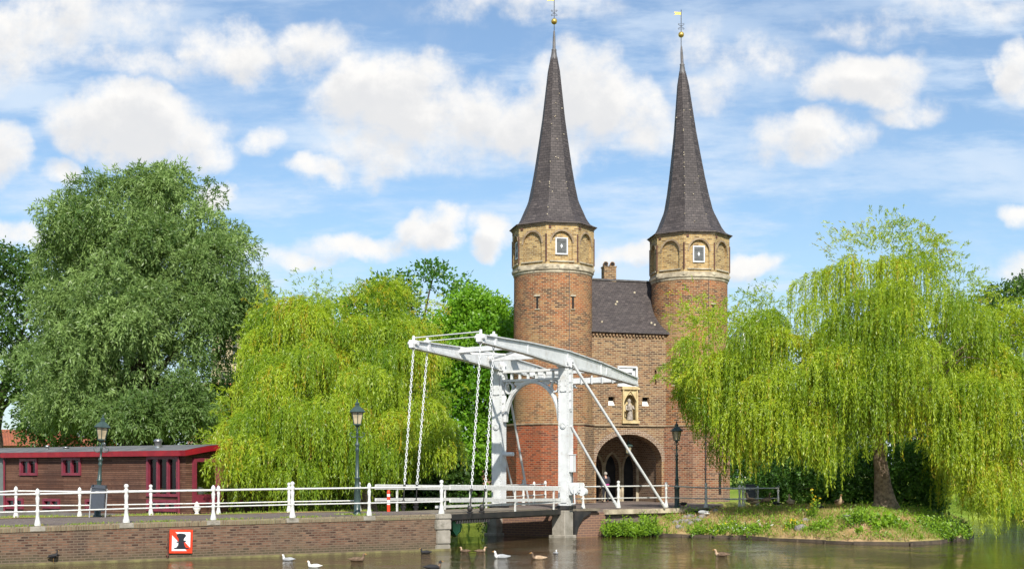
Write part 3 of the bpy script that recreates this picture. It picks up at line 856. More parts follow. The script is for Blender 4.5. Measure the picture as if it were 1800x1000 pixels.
# ---- quay with its road, brick wall, copings and stone blocks
def make_quay():
    pxs = [-700, -400, -200, -60, 66, 222, 375, 514, 649, 776, 790]
    q = thing('quay_wall', 'brown brick canal quay wall with worn brick coping and a pale stone corner pier', 'quay wall', (PX(400, dwall(400)), dwall(400), 0))
    near = [(PX(p, dwall(p)), dwall(p), zn(p)) for p in pxs]
    bm = BM()
    for i in range(len(near) - 1):
        a, b = near[i], near[i + 1]
        vs = [bm.verts.new((a[0], a[1], -1.5)), bm.verts.new((b[0], b[1], -1.5)), bm.verts.new((b[0], b[1], b[2] - 0.15)), bm.verts.new((a[0], a[1], a[2] - 0.15))]
        bm.faces.new(vs)
    # end of the quay under the leaf
    a = near[-1]; e = (PX(657, 51.9), 51.9, zf(657))
    vs = [bm.verts.new((a[0], a[1], -1.5)), bm.verts.new((e[0], e[1], -1.5)), bm.verts.new((e[0], e[1], e[2] - 0.1)), bm.verts.new((a[0], a[1], a[2] - 0.15))]
    bm.faces.new(vs)
    obj('brick_face', bm, M['quaybrick'], q)
    # coping: header bricks on edge, slightly proud
    bm = BM()
    nrm = Vector((0.539, -0.842, 0))
    for i in range(len(near) - 1):
        a, b = Vector(near[i]), Vector(near[i + 1])
        o1 = nrm * 0.025
        pa = [a + o1 + Vector((0, 0, -0.15)), b + o1 + Vector((0, 0, -0.15)), b + o1 + Vector((0, 0, -0.03)), a + o1 + Vector((0, 0, -0.03))]
        v = [bm.verts.new(p) for p in pa]; bm.faces.new(v)
        t = [v[3], v[2], bm.verts.new(b - nrm * 0.05 + Vector((0, 0, 0.012))), bm.verts.new(a - nrm * 0.05 + Vector((0, 0, 0.012)))]
        bm.faces.new(t)
        t2 = [t[3], t[2], bm.verts.new(b - nrm * 0.28 + Vector((0, 0, 0.014))), bm.verts.new(a - nrm * 0.28 + Vector((0, 0, 0.014)))]
        bm.faces.new(t2)
        bm.faces.new([v[0], v[1], bm.verts.new(b + Vector((0, 0, -0.15))), bm.verts.new(a + Vector((0, 0, -0.15)))])
    obj('coping', bm, M['coping'], q, recalc=False)
    # ledge at the water line
    bm = BM()
    for i in range(len(near) - 1):
        a, b = Vector(near[i]), Vector(near[i + 1])
        a.z = b.z = 0
        beam(bm, a + nrm * 0.06 + Vector((0, 0, 0.0)), b + nrm * 0.06 + Vector((0, 0, 0.0)), 0.13, 0.13)
    obj('waterline_ledge', bm, M['moss'], q)
    # stone blocks under the posts
    for p in (66, 222, 375, 514, 649):
        bm = BM(); c = Vector((PX(p, dwall(p)), dwall(p), zn(p)))
        box(bm, c - nrm * 0.19 + Vector((0, 0, -0.075)), (0.50, 0.45, 0.17), math.atan2(0.539, 0.842))
        bmesh.ops.bevel(bm, geom=bm.edges[:], offset=0.03, segments=2, affect='EDGES')
        obj('stone_block', bm, M['concrete'], q)
    # corner pier of rough stones
    bm = BM(); c = Vector((PX(778, dwall(778)), dwall(778), 0)); z = -0.5
    k = 0
    for h, wd in ((0.72, 0.60), (0.50, 0.56), (0.38, 0.66), (0.20, 0.64)):
        box(bm, c - nrm * 0.20 + Vector((0.02 * (k % 2), 0, z + h / 2)), (wd, 0.52, h - 0.012), math.atan2(0.539, 0.842)); z += h; k += 1
    bmesh.ops.bevel(bm, geom=bm.edges[:], offset=0.03, segments=2, affect='EDGES')
    obj('corner_pier', bm, M['concrete'], q)
    # road surface
    bm = BM()
    rows = []
    for p in pxs:
        n_ = Vector((PX(p, dwall(p)), dwall(p), zn(p))) - nrm * 0.27 + Vector((0, 0, 0.006))
        f_ = Vector((PX(p, dfar(p)), dfar(p) + 0.35, zf(p))) if p < 657 else Vector((PX(657, 51.9) + (p - 657) * 0.004, 52.1 - (p - 657) * .0185, zf(657)))
        if p >= 776: f_ = Vector((PX(657, 51.9), 51.95, zf(657) + 0.0))
        rows.append([bm.verts.new(n_.lerp(f_, t) + Vector((0, 0, 0.035 * math.sin(PI * t)))) for t in (0, .2, .4, .6, .8, 1)])
    for i in range(len(rows) - 1):
        for k in range(5):
            try: bm.faces.new([rows[i][k], rows[i + 1][k], rows[i + 1][k + 1], rows[i][k + 1]])
            except ValueError: pass
    bmesh.ops.remove_doubles(bm, verts=bm.verts[:], dist=0.001)
    rd = obj('quay_road', bm, M['paver']); tag(rd, kind='structure')
    # verge: a strip of rough grass along the far railing, on the back wall of the quay
    bm = BM()
    for i in range(len(pxs) - 3):
        a, b = pxs[i], pxs[i + 1]
        if b > 657: b = 657
        pa = Vector((PX(a, dfar(a)), dfar(a), zf(a))); pb = Vector((PX(b, dfar(b)), dfar(b), zf(b)))
        y = Vector((0, 1, 0))
        v = [bm.verts.new(p) for p in (pa - y * 0.45 + Vector((0, 0, .022)), pb - y * 0.45 + Vector((0, 0, .022)), pb + y * 0.62 + Vector((0, 0, .03)), pa + y * 0.62 + Vector((0, 0, .03)))]
        bm.faces.new(v)
        w = [v[3], v[2], bm.verts.new((pb.x, pb.y + 0.62, -1.5)), bm.verts.new((pa.x, pa.y + 0.62, -1.5))]
        bm.faces.new(w)
    vg = obj('verge', bm, M['ground'], uv=None); tag(vg, kind='structure')
make_quay()

# ================================================================== CITY GATE
GU = Vector((.945, .328, 0)).normalized(); GN = Vector((.328, -.945, 0)).normalized()
CL = Vector((2.31, 77.0, 0)); CR = CL + GU * 8.53
ZG = 0.95
def gp(a, t, z): return CL + GU * a + GN * t + Vector((0, 0, z))
def gp2(a, t): p = gp(a, t, 0); return (p.x, p.y)
gate = thing('city_gate', 'medieval brick city gate with twin round towers and tall pointed slate spires', 'city gate', tuple(gp(4.26, 0, ZG)))
def make_tower(C0, side, rot, lean, zball, win_faces, slits):
    """round shaft, octagonal top storey and octagonal spire"""
    RS = 2.21
    # octagonal lower storey
    if side < 0:
        pl = [(-2.35, -1.9), (-2.38, .55), (-1.45, 2.02), (-.95, 2.3), (.95, 2.3), (2.1, 1.0), (2.1, -1.9)]
    else:
        pl = [(-2.1, -1.9), (-2.1, 1.0), (-.95, 2.3), (.95, 2.3), (1.6, 1.95), (2.45, .35), (2.45, -1.9)]
    a0 = 0 if side < 0 else 8.53
    pts = [gp2(a0 + a, t) for a, t in pl]
    bm = BM(); prism(bm, pts, ZG - 1.2, 5.36)
    tb = obj('tower_base', bm, M['basebrick'] if side < 0 else M['basebrown'], gate)
    if side < 0:
        bm = BM(); A_, B_ = gp(.55, 2.31, 0), gp(1.0, 2.31, 0); C_ = gp(2.11, 1.01, 0)
        for a_, b_ in ((A_, B_), (B_, C_)):
            bm.faces.new([bm.verts.new(a_ + Vector((0, 0, ZG))), bm.verts.new(b_ + Vector((0, 0, ZG))), bm.verts.new(b_ + Vector((0, 0, 5.28))), bm.verts.new(a_ + Vector((0, 0, 5.28)))])
        obj('brown_brick_facing', bm, M['wallbrick'], tb)
    bm = BM()
    big = [gp2(a0 + a * 1.025, t * 1.03 + 0.0) for a, t in pl]
    prism(bm, big, 5.38, 5.43)
    big2 = [gp2(a0 + a * 1.008, t * 1.01) for a, t in pl]
    prism(bm, big2, 5.43, 5.47)
    prism(bm, [gp2(a0 + a * 1.012, t * 1.015) for a, t in pl], 5.34, 5.38)
    obj('string_course', bm, M['trim'], tb)
    # near-black bar for the shade of a slim opening, and a drainpipe
    if side > 0:
        bm = BM(); c = gp(a0 + .78, 2.302, 2.1); beam(bm, c - Vector((0, 0, .62)), c + Vector((0, 0, .62)), 0.16, 0.02, up=GN)
        obj('slit_shade', bm, M['dark'], tb)
        bm = BM(); c = gp(a0 - .15, 2.36, 0); tube(bm, [c + Vector((0, 0, ZG)), c + Vector((0, 0, 5.2))], 0.035, 8)
        for zz in (1.6, 3.0, 4.4): box(bm, c + Vector((0, 0, zz)), (0.14, 0.09, 0.05))
        obj('drainpipe', bm, M['blacksteel'], tb)
    # shaft with a very slight batter and real unevenness
    bm = BM()
    prof = [(RS + 0.02, 5.3), (RS + 0.015, 7), (RS, 9), (RS, 11), (RS - 0.01, 13), (RS - 0.01, 13.75)]
    lathe(bm, prof, 64, C0)
    sh = obj('round_shaft', bm, M['shaft'] if side < 0 else M['shaft'], gate, cyl=(C0.x, C0.y, RS), recalc=False)
    for (ang, z0, z1, w) in slits:
        d_ = Vector((math.sin(ang), -math.cos(ang), 0)); s_ = Vector((math.cos(ang), math.sin(ang), 0))
        c = C0 + d_ * (RS + 0.0)
        bm = BM()
        beam(bm, c + Vector((0, 0, z0)), c + Vector((0, 0, z1)), w, 0.05, up=d_)
        sl = obj('slit_shade', bm, M['dark'], sh)  # dark bar set on the wall in place of the slit's shade
        bm = BM()
        box(bm, c + Vector((0, 0, z1 + 0.06)) + d_ * 0.01, (w + 0.22, 0.09, 0.10), math.atan2(s_.y, s_.x))
        obj('lintel', bm, M['stone'], sl)
        bm = BM()
        box(bm, c + Vector((0, 0, z0 - 0.05)) + d_ * 0.01, (w + 0.16, 0.09, 0.05), math.atan2(s_.y, s_.x))
        obj('sill', bm, M['stone'], sl)
    # thin lead conductor down the shaft
    ang = R(22)
    d_ = Vector((math.sin(ang), -math.cos(ang), 0)); c = C0 + d_ * (RS + 0.02)
    bm = BM(); tube(bm, [c + Vector((0, 0, 5.5)), c + Vector((0, 0, 13.8))], 0.016, 6)
    obj('conductor', bm, M['leadm'], sh)
    # corbel rings
    RO = 2.33
    bm = BM()
    lathe(bm, [(RS, 13.70), (RS + 0.03, 13.74), (RS + .03, 13.84), (RS + 0.10, 13.88), (RS + 0.10, 13.98), (RS + 0.03, 14.0), (RS, 14.02)], 64, C0, smooth=False)
    obj('corbel_ring', bm, M['stone'], gate, cyl=(C0.x, C0.y, RS), recalc=False)
    ov = [C0 + Vector((math.sin(rot + k * PI / 4), -math.cos(rot + k * PI / 4), 0)) * RO for k in range(8)]
    def ringp(s): return [((C0 + (v - C0) * s).x, (C0 + (v - C0) * s).y) for v in ov]
    bm = BM(); prism(bm, ringp(1.02), 13.98, 14.10); prism(bm, ringp(1.0), 14.10, 14.17)
    obj('corbel_slab', bm, M['stone'], gate)
    # octagonal storey: eight faces with blind pointed arches
    bm = BM(); ring = BM(); sills = BM(); strips = []
    Z0, Z1 = 14.17, 16.44
    oc = None
    for k in range(8):
        A, B = ov[k], ov[(k + 1) % 8]
        U = (B - A).normalized(); L = (B - A).length; N = Vector((U.y, -U.x, 0))
        if N.dot(A + B - 2 * C0) < 0: N = -N
        hw = L / 2 - 0.30
        inner = arch_pts(L / 2, hw, 14.36, 15.32, 0.66, 16)
        panel(bm, A, U, N, [(0, Z0), (L, Z0), (L, Z1), (0, Z1)], [inner], 0.13)
        bvs = [bm.verts.new(A + U * p[0] + Vector((0, 0, p[1])) - N * 0.13) for p in inner]
        for t in tessellate_polygon([[Vector((p[0], p[1], 0)) for p in inner]]):
            try: bm.faces.new([bvs[q] for q in t])
            except ValueError: pass
        i2 = inner[2:]; o2 = [(L / 2 + (p[0] - L / 2) * 1.0 * (hw + .10) / hw, 15.32 + (p[1] - 15.32) * (0.76 / 0.66)) for p in i2]
        arch_ring(ring, A, U, N, i2, o2, 0.025, 0.02)
        m = (A + B) / 2
        beam(sills, A + U * 0.2 + N * 0.02 + Vector((0, 0, 14.32)), B - U * 0.2 + N * 0.02 + Vector((0, 0, 14.32)), 0.10, 0.07)
        strips.append((A + (A - C0).normalized() * -0.01 + Vector((0, 0, (Z0 + Z1) / 2 - .25)), (0.07, 0.07, Z1 - Z0 - .75), rot + k * PI / 4 + PI / 4, 'corner_strip'))
        strips.append((A.lerp(B, 0.12) + N * 0.01 + Vector((0, 0, 16.18)), (0.14, 0.06, 0.14), math.atan2(U.y, U.x), 'brick_stud'))
    oc = obj('octagonal_storey', bm, M['octbrick'], gate)
    obj('arch_moulding', ring, M['trim'], oc)
    obj('sill_band', sills, M['stone'], oc)
    for c_, sz_, a_, nm_ in strips:
        q_ = BM(); box(q_, c_, sz_, a_); obj(nm_, q_, M['rust'], oc)
    for k in win_faces:
        A, B = ov[k], ov[(k + 1) % 8]
        U = (B - A).normalized(); N = Vector((U.y, -U.x, 0))
        if N.dot(A + B - 2 * C0) < 0: N = -N
        m = (A + B) / 2 - N * 0.10
        rz = math.atan2(U.y, U.x); up = Vector((0, 0, 1))
        bm = BM()
        zc = 15.17
        for (cx, cz, sx, sz) in ((0, .435, .70, .07), (0, -.435, .70, .07), (-.315, 0, .07, .80), (.315, 0, .07, .80)):
            box(bm, m + U * cx + up * (zc + cz), (sx, 0.09, sz), rz)
        fr = obj('window_frame', bm, M['white'], oc)
        bm = BM()
        for j in range(4): box(bm, m + U * (-.21 + .14 * j) + up * zc - N * 0.01, (.136, 0.05, .80), rz)
        for zz in (-.27, .27): box(bm, m + U * -.04 + up * (zc + zz) + N * 0.025, (.48, 0.02, .045), rz)
        obj('shutter', bm, M['shutter'], fr)
        bm = BM()
        c = m + up * zc + N * 0.022
        vs = [bm.verts.new(c + U * x + up * y + N * k2) for k2 in (0, 0.012) for x, y in ((0, -.13), (.07, 0), (0, .13), (-.07, 0))]
        bm.faces.new(vs[4:]); 
        for q in range(4): bm.faces.new([vs[q], vs[(q + 1) % 4], vs[4 + (q + 1) % 4], vs[4 + q]])
        obj('diamond', bm, M['white'], fr)
    # eaves and spire
    bm = BM()
    for s0, z0, z1 in ((1.02, 16.30, 16.36), (1.045, 16.36, 16.42), (1.07, 16.42, 16.47)):
        prism(bm, ringp(s0), z0, z1)
    obj('eaves_cornice', bm, M['trim'], gate)
    prof = [(2.52, 16.42), (2.50, 16.46), (2.32, 16.53), (2.12, 16.64), (1.97, 16.85), (1.88, 17.0), (1.68, 17.45), (1.50, 17.84), (1.42, 18.06), (1.22, 19.0), (1.055, 19.95), (.85, 21.3), (.655, 22.64), (.50, 24.0), (.35, 25.33), (.20, 26.1)]
    def ax(z): t = max(0, z - 16.5) / 10.0; return Vector((lean * t, 0, 0))
    bm = BM(); lathe(bm, prof, 8, C0, rot - PI / 2, smooth=False, axis_lean=ax)
    sp = obj('spire', bm, M['slate'], gate)
    bm = BM(); lathe(bm, [(.215, 26.0), (.20, 26.12), (.17, 26.2), (.13, 26.5), (.15, 26.55), (.09, 26.62), (.075, 27.2), (.045, 27.6), (.02, 27.65)], 10, C0, axis_lean=ax)
    obj('lead_tip', bm, M['leadm'], sp)
    # lead hooks in a row on the arrises
    rr = random.Random(5 + side)
    for i in range(20):
        z = rr.uniform(16.9, 24.0); rad = interp(z, [p[1] for p in prof], [p[0] for p in prof])
        k = rr.choice([0, 0, 0, 7, 1]); an = rot + k * PI / 4
        if rr.random() < 0.35: an += rr.uniform(0.1, 0.6); rad *= 0.95
        hk = BM(); box(hk, C0 + ax(z) + Vector((math.sin(an), -math.cos(an), 0)) * (rad + 0.01) + Vector((0, 0, z)), (0.05, 0.06, 0.05), an)
        obj('lead_hook', hk, M['stone'], sp)
    Cx = C0 + ax(28.0)
    bm = BM(); bmesh.ops.create_uvsphere(bm, u_segments=20, v_segments=12, radius=0.17, matrix=Matrix.Translation(Cx + Vector((0, 0, zball))))
    for f in bm.faces: f.smooth = True
    obj('gilded_ball', bm, M['gold'], sp, uv=None)
    bm = BM(); tube(bm, [Cx + Vector((0, 0, 27.4)), Cx + Vector((0, 0, zball + 1.45))], 0.022, 6)
    zc = zball + 0.48
    for s in (-1, 1):
        for sg in (-1, 1):
            pts = [Cx + Vector((s * 0.02, 0, zc)) + Vector((s * (0.15 * math.sin(t * 2.6)), 0, sg * (0.03 + 0.17 * t) * (1 if t < 0.9 else 0.7))) for t in np.linspace(0, 1.15, 8)]
            tube(bm, pts, 0.014, 5)
    obj('iron_rod', bm, M['blacksteel'], sp, uv=None)
    bm = BM()
    zv = zball + 1.22
    out = [(0.02, -.07), (0.02, .09), (-.42, .11), (-.36, .05), (-.30, .04), (-.36, -.02), (-.42, -.07), (-.2, -.04)]
    prism_pts = [(Cx.x + x, zv + z) for x, z in out]
    f1 = [bm.verts.new((x, Cx.y - 0.01, z)) for x, z in prism_pts]; f2 = [bm.verts.new((x, Cx.y + 0.01, z)) for x, z in prism_pts]
    for t in tessellate_polygon([[Vector((x, z, 0)) for x, z in prism_pts]]):
        bm.faces.new([f1[q] for q in t]); bm.faces.new([f2[q] for q in t][::-1])
    for q in range(len(f1)): bm.faces.new([f1[q], f1[(q + 1) % len(f1)], f2[(q + 1) % len(f1)], f2[q]])
    obj('weather_vane', bm, M['gold'], sp, uv=None)
    return sh
make_tower(CL, -1, R(-11), 0.06, 28.15, [0, 6], [(R(-24.5), 11.75, 12.4, .11), (R(28), 11.75, 12.4, .11)])
make_tower(CR, 1, R(-15), -0.42, 28.3, [0], [(R(-28), 7.75, 8.55, .30), (R(30), 11.7, 12.3, .11)])

def gate_middle():
    t0 = 1.0
    O = gp(0, t0, 0)
    arch = arch_pts(4.24, 2.03, ZG - .6, 3.35, 1.56, 28)
    niche = arch_pts(4.26, 0.36, 5.72, 6.75, 0.42, 10, True)
    pan = [(3.55, 7.64), (4.68, 7.64), (4.68, 8.72), (3.55, 8.72)]
    w1 = [(2.96, 6.52), (3.36, 6.52), (3.36, 7.03), (2.96, 7.03)]
    w2 = [(5.06, 6.52), (5.48, 6.52), (5.48, 7.03), (5.06, 7.03)]
    sl = [(5.83, 7.75), (5.95, 7.75), (5.95, 8.6), (5.83, 8.6)]
    bm = BM()
    # lower part round the arch
    panel(bm, O, GU, GN, [(1.9, ZG - 1), (6.63, ZG - 1), (6.63, 5.36), (1.9, 5.36)], [arch], 0.75)
    wl = obj('archway_wall', bm, M['wallbrick'], gate)
    bm = BM(); panel(bm, O, GU, GN, [(1.8, 5.36), (6.8, 5.36), (6.8, 10.75), (1.8, 10.75)], [niche, pan, w1, w2, sl], 0.35)
    wu = obj('upper_wall', bm, M['wallbrick'], gate)
    # voussoirs
    inner = arch[2:]
    outer = [(4.24 + (p[0] - 4.24) * (2.33 / 2.03), 3.35 + (p[1] - 3.35) * (1.86 / 1.56)) for p in inner]
    bm = BM()
    for k in range(len(inner) - 1):
        for h in (0, .5):
            def L(a, b, t): return (a[0] + (b[0] - a[0]) * t, a[1] + (b[1] - a[1]) * t)
            i0, i1 = L(inner[k], inner[k + 1], h + .03), L(inner[k], inner[k + 1], h + .47)
            o0, o1 = L(outer[k], outer[k + 1], h + .03), L(outer[k], outer[k + 1], h + .47)
            arch_ring(bm, O, GU, GN, [i0, i1], [o0, o1], 0.02 + 0.008 * rnd.random(), 0.02)
    obj('voussoirs', bm, M['arch_in'], wl)
    # string course over the arch
    bm = BM()
    beam(bm, gp(2.05, t0 + .05, 5.40), gp(6.48, t0 + .05, 5.40), 0.12, 0.075)
    obj('string_course', bm, M['trim'], wu)
    # the passage behind
    bm = BM()
    bk = gp(0, -2.5, 0)
    holes = [arch_pts(a, hw, ZG - .3, 2.9, .95, 14, True) for a, hw in ((3.62, .42), (4.70, .44), (5.86, .42))]
    panel(bm, bk, GU, GN, [(1.2, ZG - .6), (6.9, ZG - .6), (6.9, 5.2), (1.2, 5.2)], holes, 0.5)
    for (a0, a1, tt) in ((2.15, 2.15, 0), (6.35, 6.35, 0)):
        v = [bm.verts.new(gp(a0, t0 - .74, ZG - .5)), bm.verts.new(gp(a0, -2.5, ZG - .5)), bm.verts.new(gp(a0, -2.5, 5.1)), bm.verts.new(gp(a0, t0 - .74, 5.1))]
        bm.faces.new(v)
    v = [bm.verts.new(gp(1.9, t0 - .1, 5.05)), bm.verts.new(gp(6.6, t0 - .1, 5.05)), bm.verts.new(gp(6.6, -2.5, 5.05)), bm.verts.new(gp(1.9, -2.5, 5.05))]
    bm.faces.new(v)
    ps = obj('passage', bm, M['arch_in'], gate)
    bm = BM()
    for (a, hw), h in zip(((3.62, .42), (4.70, .44), (5.86, .42)), holes):
        i2 = h[1:] + [h[0]]
        o2 = [(a + (p[0] - a) * (hw + .13) / hw, p[1] + (0.13 if p[1] > 2.9 else 0)) for p in i2]
        arch_ring(bm, bk, GU, GN, i2, o2, 0.03, 0.1)
    beam(bm, gp(6.30, -2.42, ZG - .3), gp(6.30, -2.42, 3.2), 0.16, 0.12)
    obj('stone_surrounds', bm, M['stone'], ps)
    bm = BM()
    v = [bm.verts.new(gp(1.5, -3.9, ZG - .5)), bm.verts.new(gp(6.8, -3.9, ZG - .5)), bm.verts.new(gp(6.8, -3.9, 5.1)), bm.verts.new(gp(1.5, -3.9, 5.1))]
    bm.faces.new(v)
    obj('passage_shade', bm, M['roomdark'], ps)  # dark sheet, shade beyond the pointed arches put into its colour
    # closing walls and roof
    bm = BM(); prism(bm, [gp2(0.5, -3.95), gp2(8.0, -3.95), gp2(8.0, -4.75), gp2(.5, -4.75)], ZG - 1, 10.7)
    obj('rear_wall', bm, M['wallbrick'], gate)
    bm = BM()
    prof = [(1.22, 10.64), (1.16, 10.76), (.55, 11.25), (-.1, 11.88), (-.75, 12.6), (-1.4, 13.38), (-1.95, 14.03), (-2.5, 13.38), (-3.15, 12.6), (-4.1, 11.5), (-5.05, 10.72), (-5.05, 10.5), (1.1, 10.58)]
    ra = [bm.verts.new(gp(.75, t, z)) for t, z in prof]; rb = [bm.verts.new(gp(7.78, t, z)) for t, z in prof]
    n = len(prof)
    for k in range(n): bm.faces.new([ra[k], rb[k], rb[(k + 1) % n], ra[(k + 1) % n]])
    rf = obj('roof', bm, M['slate'], gate)
    bm = BM()
    beam(bm, gp(1.6, -1.95, 14.05), gp(7.0, -1.95, 14.05), 0.2, 0.09)
    obj('ridge_capping', bm, M['leadm'], rf)
    bm = BM()
    for k in range(22):   # row of corbelled bricks under the eaves
        box(bm, gp(2.02 + k * .205, t0 + .05, 10.50), (0.11, 0.12, 0.12), math.atan2(GU.y, GU.x))
    beam(bm, gp(1.95, t0 + .04, 10.61), gp(6.6, t0 + .04, 10.61), 0.16, 0.08)
    obj('eaves_bricks', bm, M['wallbrick'], wu)
    # patches of lead on the slates
    rr = random.Random(3)
    for a, t in ((2.4, -1.5), (2.75, .55), (6.0, .62), (5.6, -1.3), (4.1, -.6), (4.25, -.75), (5.85, .5)):
        z = interp(-t, [-1.16, -.55, .1, .75, 1.4, 1.95], [10.76, 11.25, 11.88, 12.6, 13.38, 14.03])
        bm = BM(); box(bm, gp(a, t, z + 0.03), (0.10, 0.08, 0.10), math.atan2(GU.y, GU.x))
        obj('lead_patch', bm, M['stone'], rf)
    # chimney with two flues
    bm = BM()
    ch = gp(4.36, -2.2, 0)
    box(bm, ch + Vector((0, 0, 14.3)), (0.74, 0.6, 1.0), 0.2); box(bm, ch + Vector((0, 0, 14.83)), (.80, .66, 0.07), 0.2)
    c = obj('chimney', bm, M['wallbrick'], rf)
    for s in (-1, 1):
        bm = BM()
        cc = ch + Vector((s * .2, s * .04, 14.98))
        tube(bm, [cc + Vector((0, .30, 0)), cc + Vector((0, -.30, 0))], 0.15, 14, caps=True)
        obj('flue_hood', bm, M['wallbrick'], rf)
        bm = BM(); tube(bm, [cc + Vector((0, -.29, 0.0)), cc + Vector((0, -.307, 0))], 0.115, 12)
        obj('flue_mouth_shade', bm, M['dark'], rf)  # dark disc on the hood for the shade in its mouth
    # niche surround
    bm = BM()
    ns = [(3.80, 5.5), (4.76, 5.5), (4.76, 7.60), (3.80, 7.60)]
    panel(bm, gp(0, t0 + .09, 0), GU, GN, ns, [niche], 0.44, back=True)
    beam(bm, gp(3.74, t0 + .10, 7.50), gp(4.82, t0 + .10, 7.50), 0.2, 0.12)
    beam(bm, gp(3.76, t0 + .11, 5.60), gp(4.80, t0 + .11, 5.60), 0.24, 0.16)
    for s in (-1, 1):
        beam(bm, gp(4.26 + s * .42, t0 + .13, 5.68), gp(4.26 + s * .42, t0 + .13, 7.42), 0.07, 0.07)
        pts = [gp(4.26 + s * (.40 - .40 * t ** 1.3), t0 + .13, 6.75 + .62 * t) for t in np.linspace(0, 1, 7)]
        tube(bm, pts, 0.035, 6)
    v = [bm.verts.new(gp(a, t0 - .34, z)) for a, z in ((3.8, 5.6), (4.72, 5.6), (4.72, 7.3), (3.8, 7.3))]
    bm.faces.new(v)
    obj('niche_surround', bm, M['nichestone'], wu)
    # white panel frame above
    bm = BM()
    for (a, z, sa, sz) in ((4.115, 8.72, 1.22, .10), (4.70, 8.18, .10, 1.10), (3.56, 8.18, .08, 1.1), (4.115, 7.66, 1.22, .09)):
        box(bm, gp(a, t0 + .01, z), (sa, .10, sz), math.atan2(GU.y, GU.x))
    v = [bm.verts.new(gp(a, t0 - .12, z)) for a, z in ((3.5, 7.6), (4.7, 7.6), (4.7, 8.75), (3.5, 8.75))]
    bm.faces.new(v)
    box(bm, gp(4.0, t0 - .05, 8.52), (.9, .12, .22), math.atan2(GU.y, GU.x))
    obj('painted_panel', bm, M['white'], wu)
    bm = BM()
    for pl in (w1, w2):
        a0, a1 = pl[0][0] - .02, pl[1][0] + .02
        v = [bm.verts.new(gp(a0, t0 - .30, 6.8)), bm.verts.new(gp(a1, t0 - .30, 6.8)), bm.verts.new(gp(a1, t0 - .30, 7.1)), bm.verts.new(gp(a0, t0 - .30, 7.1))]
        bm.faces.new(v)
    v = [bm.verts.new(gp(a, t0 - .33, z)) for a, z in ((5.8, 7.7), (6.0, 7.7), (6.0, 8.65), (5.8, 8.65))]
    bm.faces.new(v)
    obj('window_darkness', bm, M['dark'], wu)  # near-black sheets stand in for shade behind the small windows
    bm = BM()
    for pl in (w1, w2):       # splayed sills, the sunlight on them put into a white colour
        a0, a1 = pl[0][0], pl[1][0]
        v = [bm.verts.new(gp(a0, t0 - .02, 6.53)), bm.verts.new(gp(a1, t0 - .02, 6.53)), bm.verts.new(gp(a1, t0 - .31, 6.82)), bm.verts.new(gp(a0, t0 - .31, 6.82))]
        bm.faces.new(v)
    obj('sunlit_sill', bm, M['plaster'], wu)
gate_middle()
# saint in the niche
def make_statue():
    b = gp(4.26, 1.0, 5.70)
    th = thing('statue', 'small weathered stone saint standing in the yellow stone niche above the archway', 'statue', tuple(b))
    bm = BM()
    c = b + GN * 0.02
    z = Vector((0, 0, 1))
    prof = [(0.0, .23, .18), (.05, .24, .19), (.2, .20, .16), (.45, .17, .14), (.62, .19, .15), (.80, .21, .14), (.90, .17, .12), (.95, .07, .07), (1.0, .08, .09), (1.08, .10, .10), (1.17, .085, .085), (1.22, .03, .03)]
    pts = [c + z * h + GU * (0.03 * math.sin(h * 4)) for h, a, d in prof]
    tube(bm, pts, [(a, d) for h, a, d in prof], 16)
    sk = [v for v in bm.verts]
    for v in sk:
        h = v.co.z - c.z
        if h < .7:
            an = math.atan2((v.co - c).dot(GN), (v.co - c).dot(GU))
            v.co += (v.co - c - z * h) * 0.10 * math.sin(an * 7 + h * 2)
    tube(bm, [c + z * .82 + GU * -.19, c + z * .60 + GU * -.24 + GN * .08, c + z * .58 + GU * -.08 + GN * .2], [.06, .05, .035], 8)
    tube(bm, [c + z * .82 + GU * .19, c + z * .62 + GU * .22 + GN * .1, c + z * .70 + GU * .05 + GN * .2], [.06, .05, .035], 8)
    box(bm, c + z * .66 + GN * .2 + GU * -.02, (.14, .06, .16))
    obj('figure', bm, M['statue'], th, uv=None)
make_statue()

# hanging lantern in the arch / street lamps
def lantern_parts(th, z, s=1.0, world=False):
    """six-sided tapering lantern; local coordinates"""
    n = 6
    bm = BM(); lathe(bm, [(.13 * s, z), (.215 * s, z + .42 * s)], n, rot=PI / 6, smooth=False)
    obj('lantern_glass', bm, M['lampglass'], th, uv=None, world=False, recalc=False)
    bm = BM()
    for k in range(n):
        an = PI / 6 + k * 2 * PI / n
        tube(bm, [Vector((math.cos(an) * .135 * s, math.sin(an) * .135 * s, z)), Vector((math.cos(an) * .222 * s, math.sin(an) * .222 * s, z + .42 * s))], 0.013 * s, 4)
    lathe(bm, [(.155 * s, z - .03 * s), (.155 * s, z + .012 * s), (.1 * s, z + .012 * s)], n, rot=PI / 6, smooth=False)
    obj('lantern_frame', bm, M['lampgreen'], th, uv=None, world=False)
    bm = BM()
    lathe(bm, [(.25 * s, z + .40 * s), (.315 * s, z + .42 * s), (.31 * s, z + .44 * s), (.20 * s, z + .54 * s), (.10 * s, z + .62 * s), (.08 * s, z + .63 * s), (.085 * s, z + .70 * s), (.10 * s, z + .71 * s), (.05 * s, z + .76 * s), (.022 * s, z + .79 * s), (.035 * s, z + .82 * s), (.02 * s, z + .86 * s), (.004, z + .89 * s)], n * 2 if False else n, rot=PI / 6, smooth=False)
    obj('lantern_roof', bm, M['lampgreen'], th, uv=None, world=False)
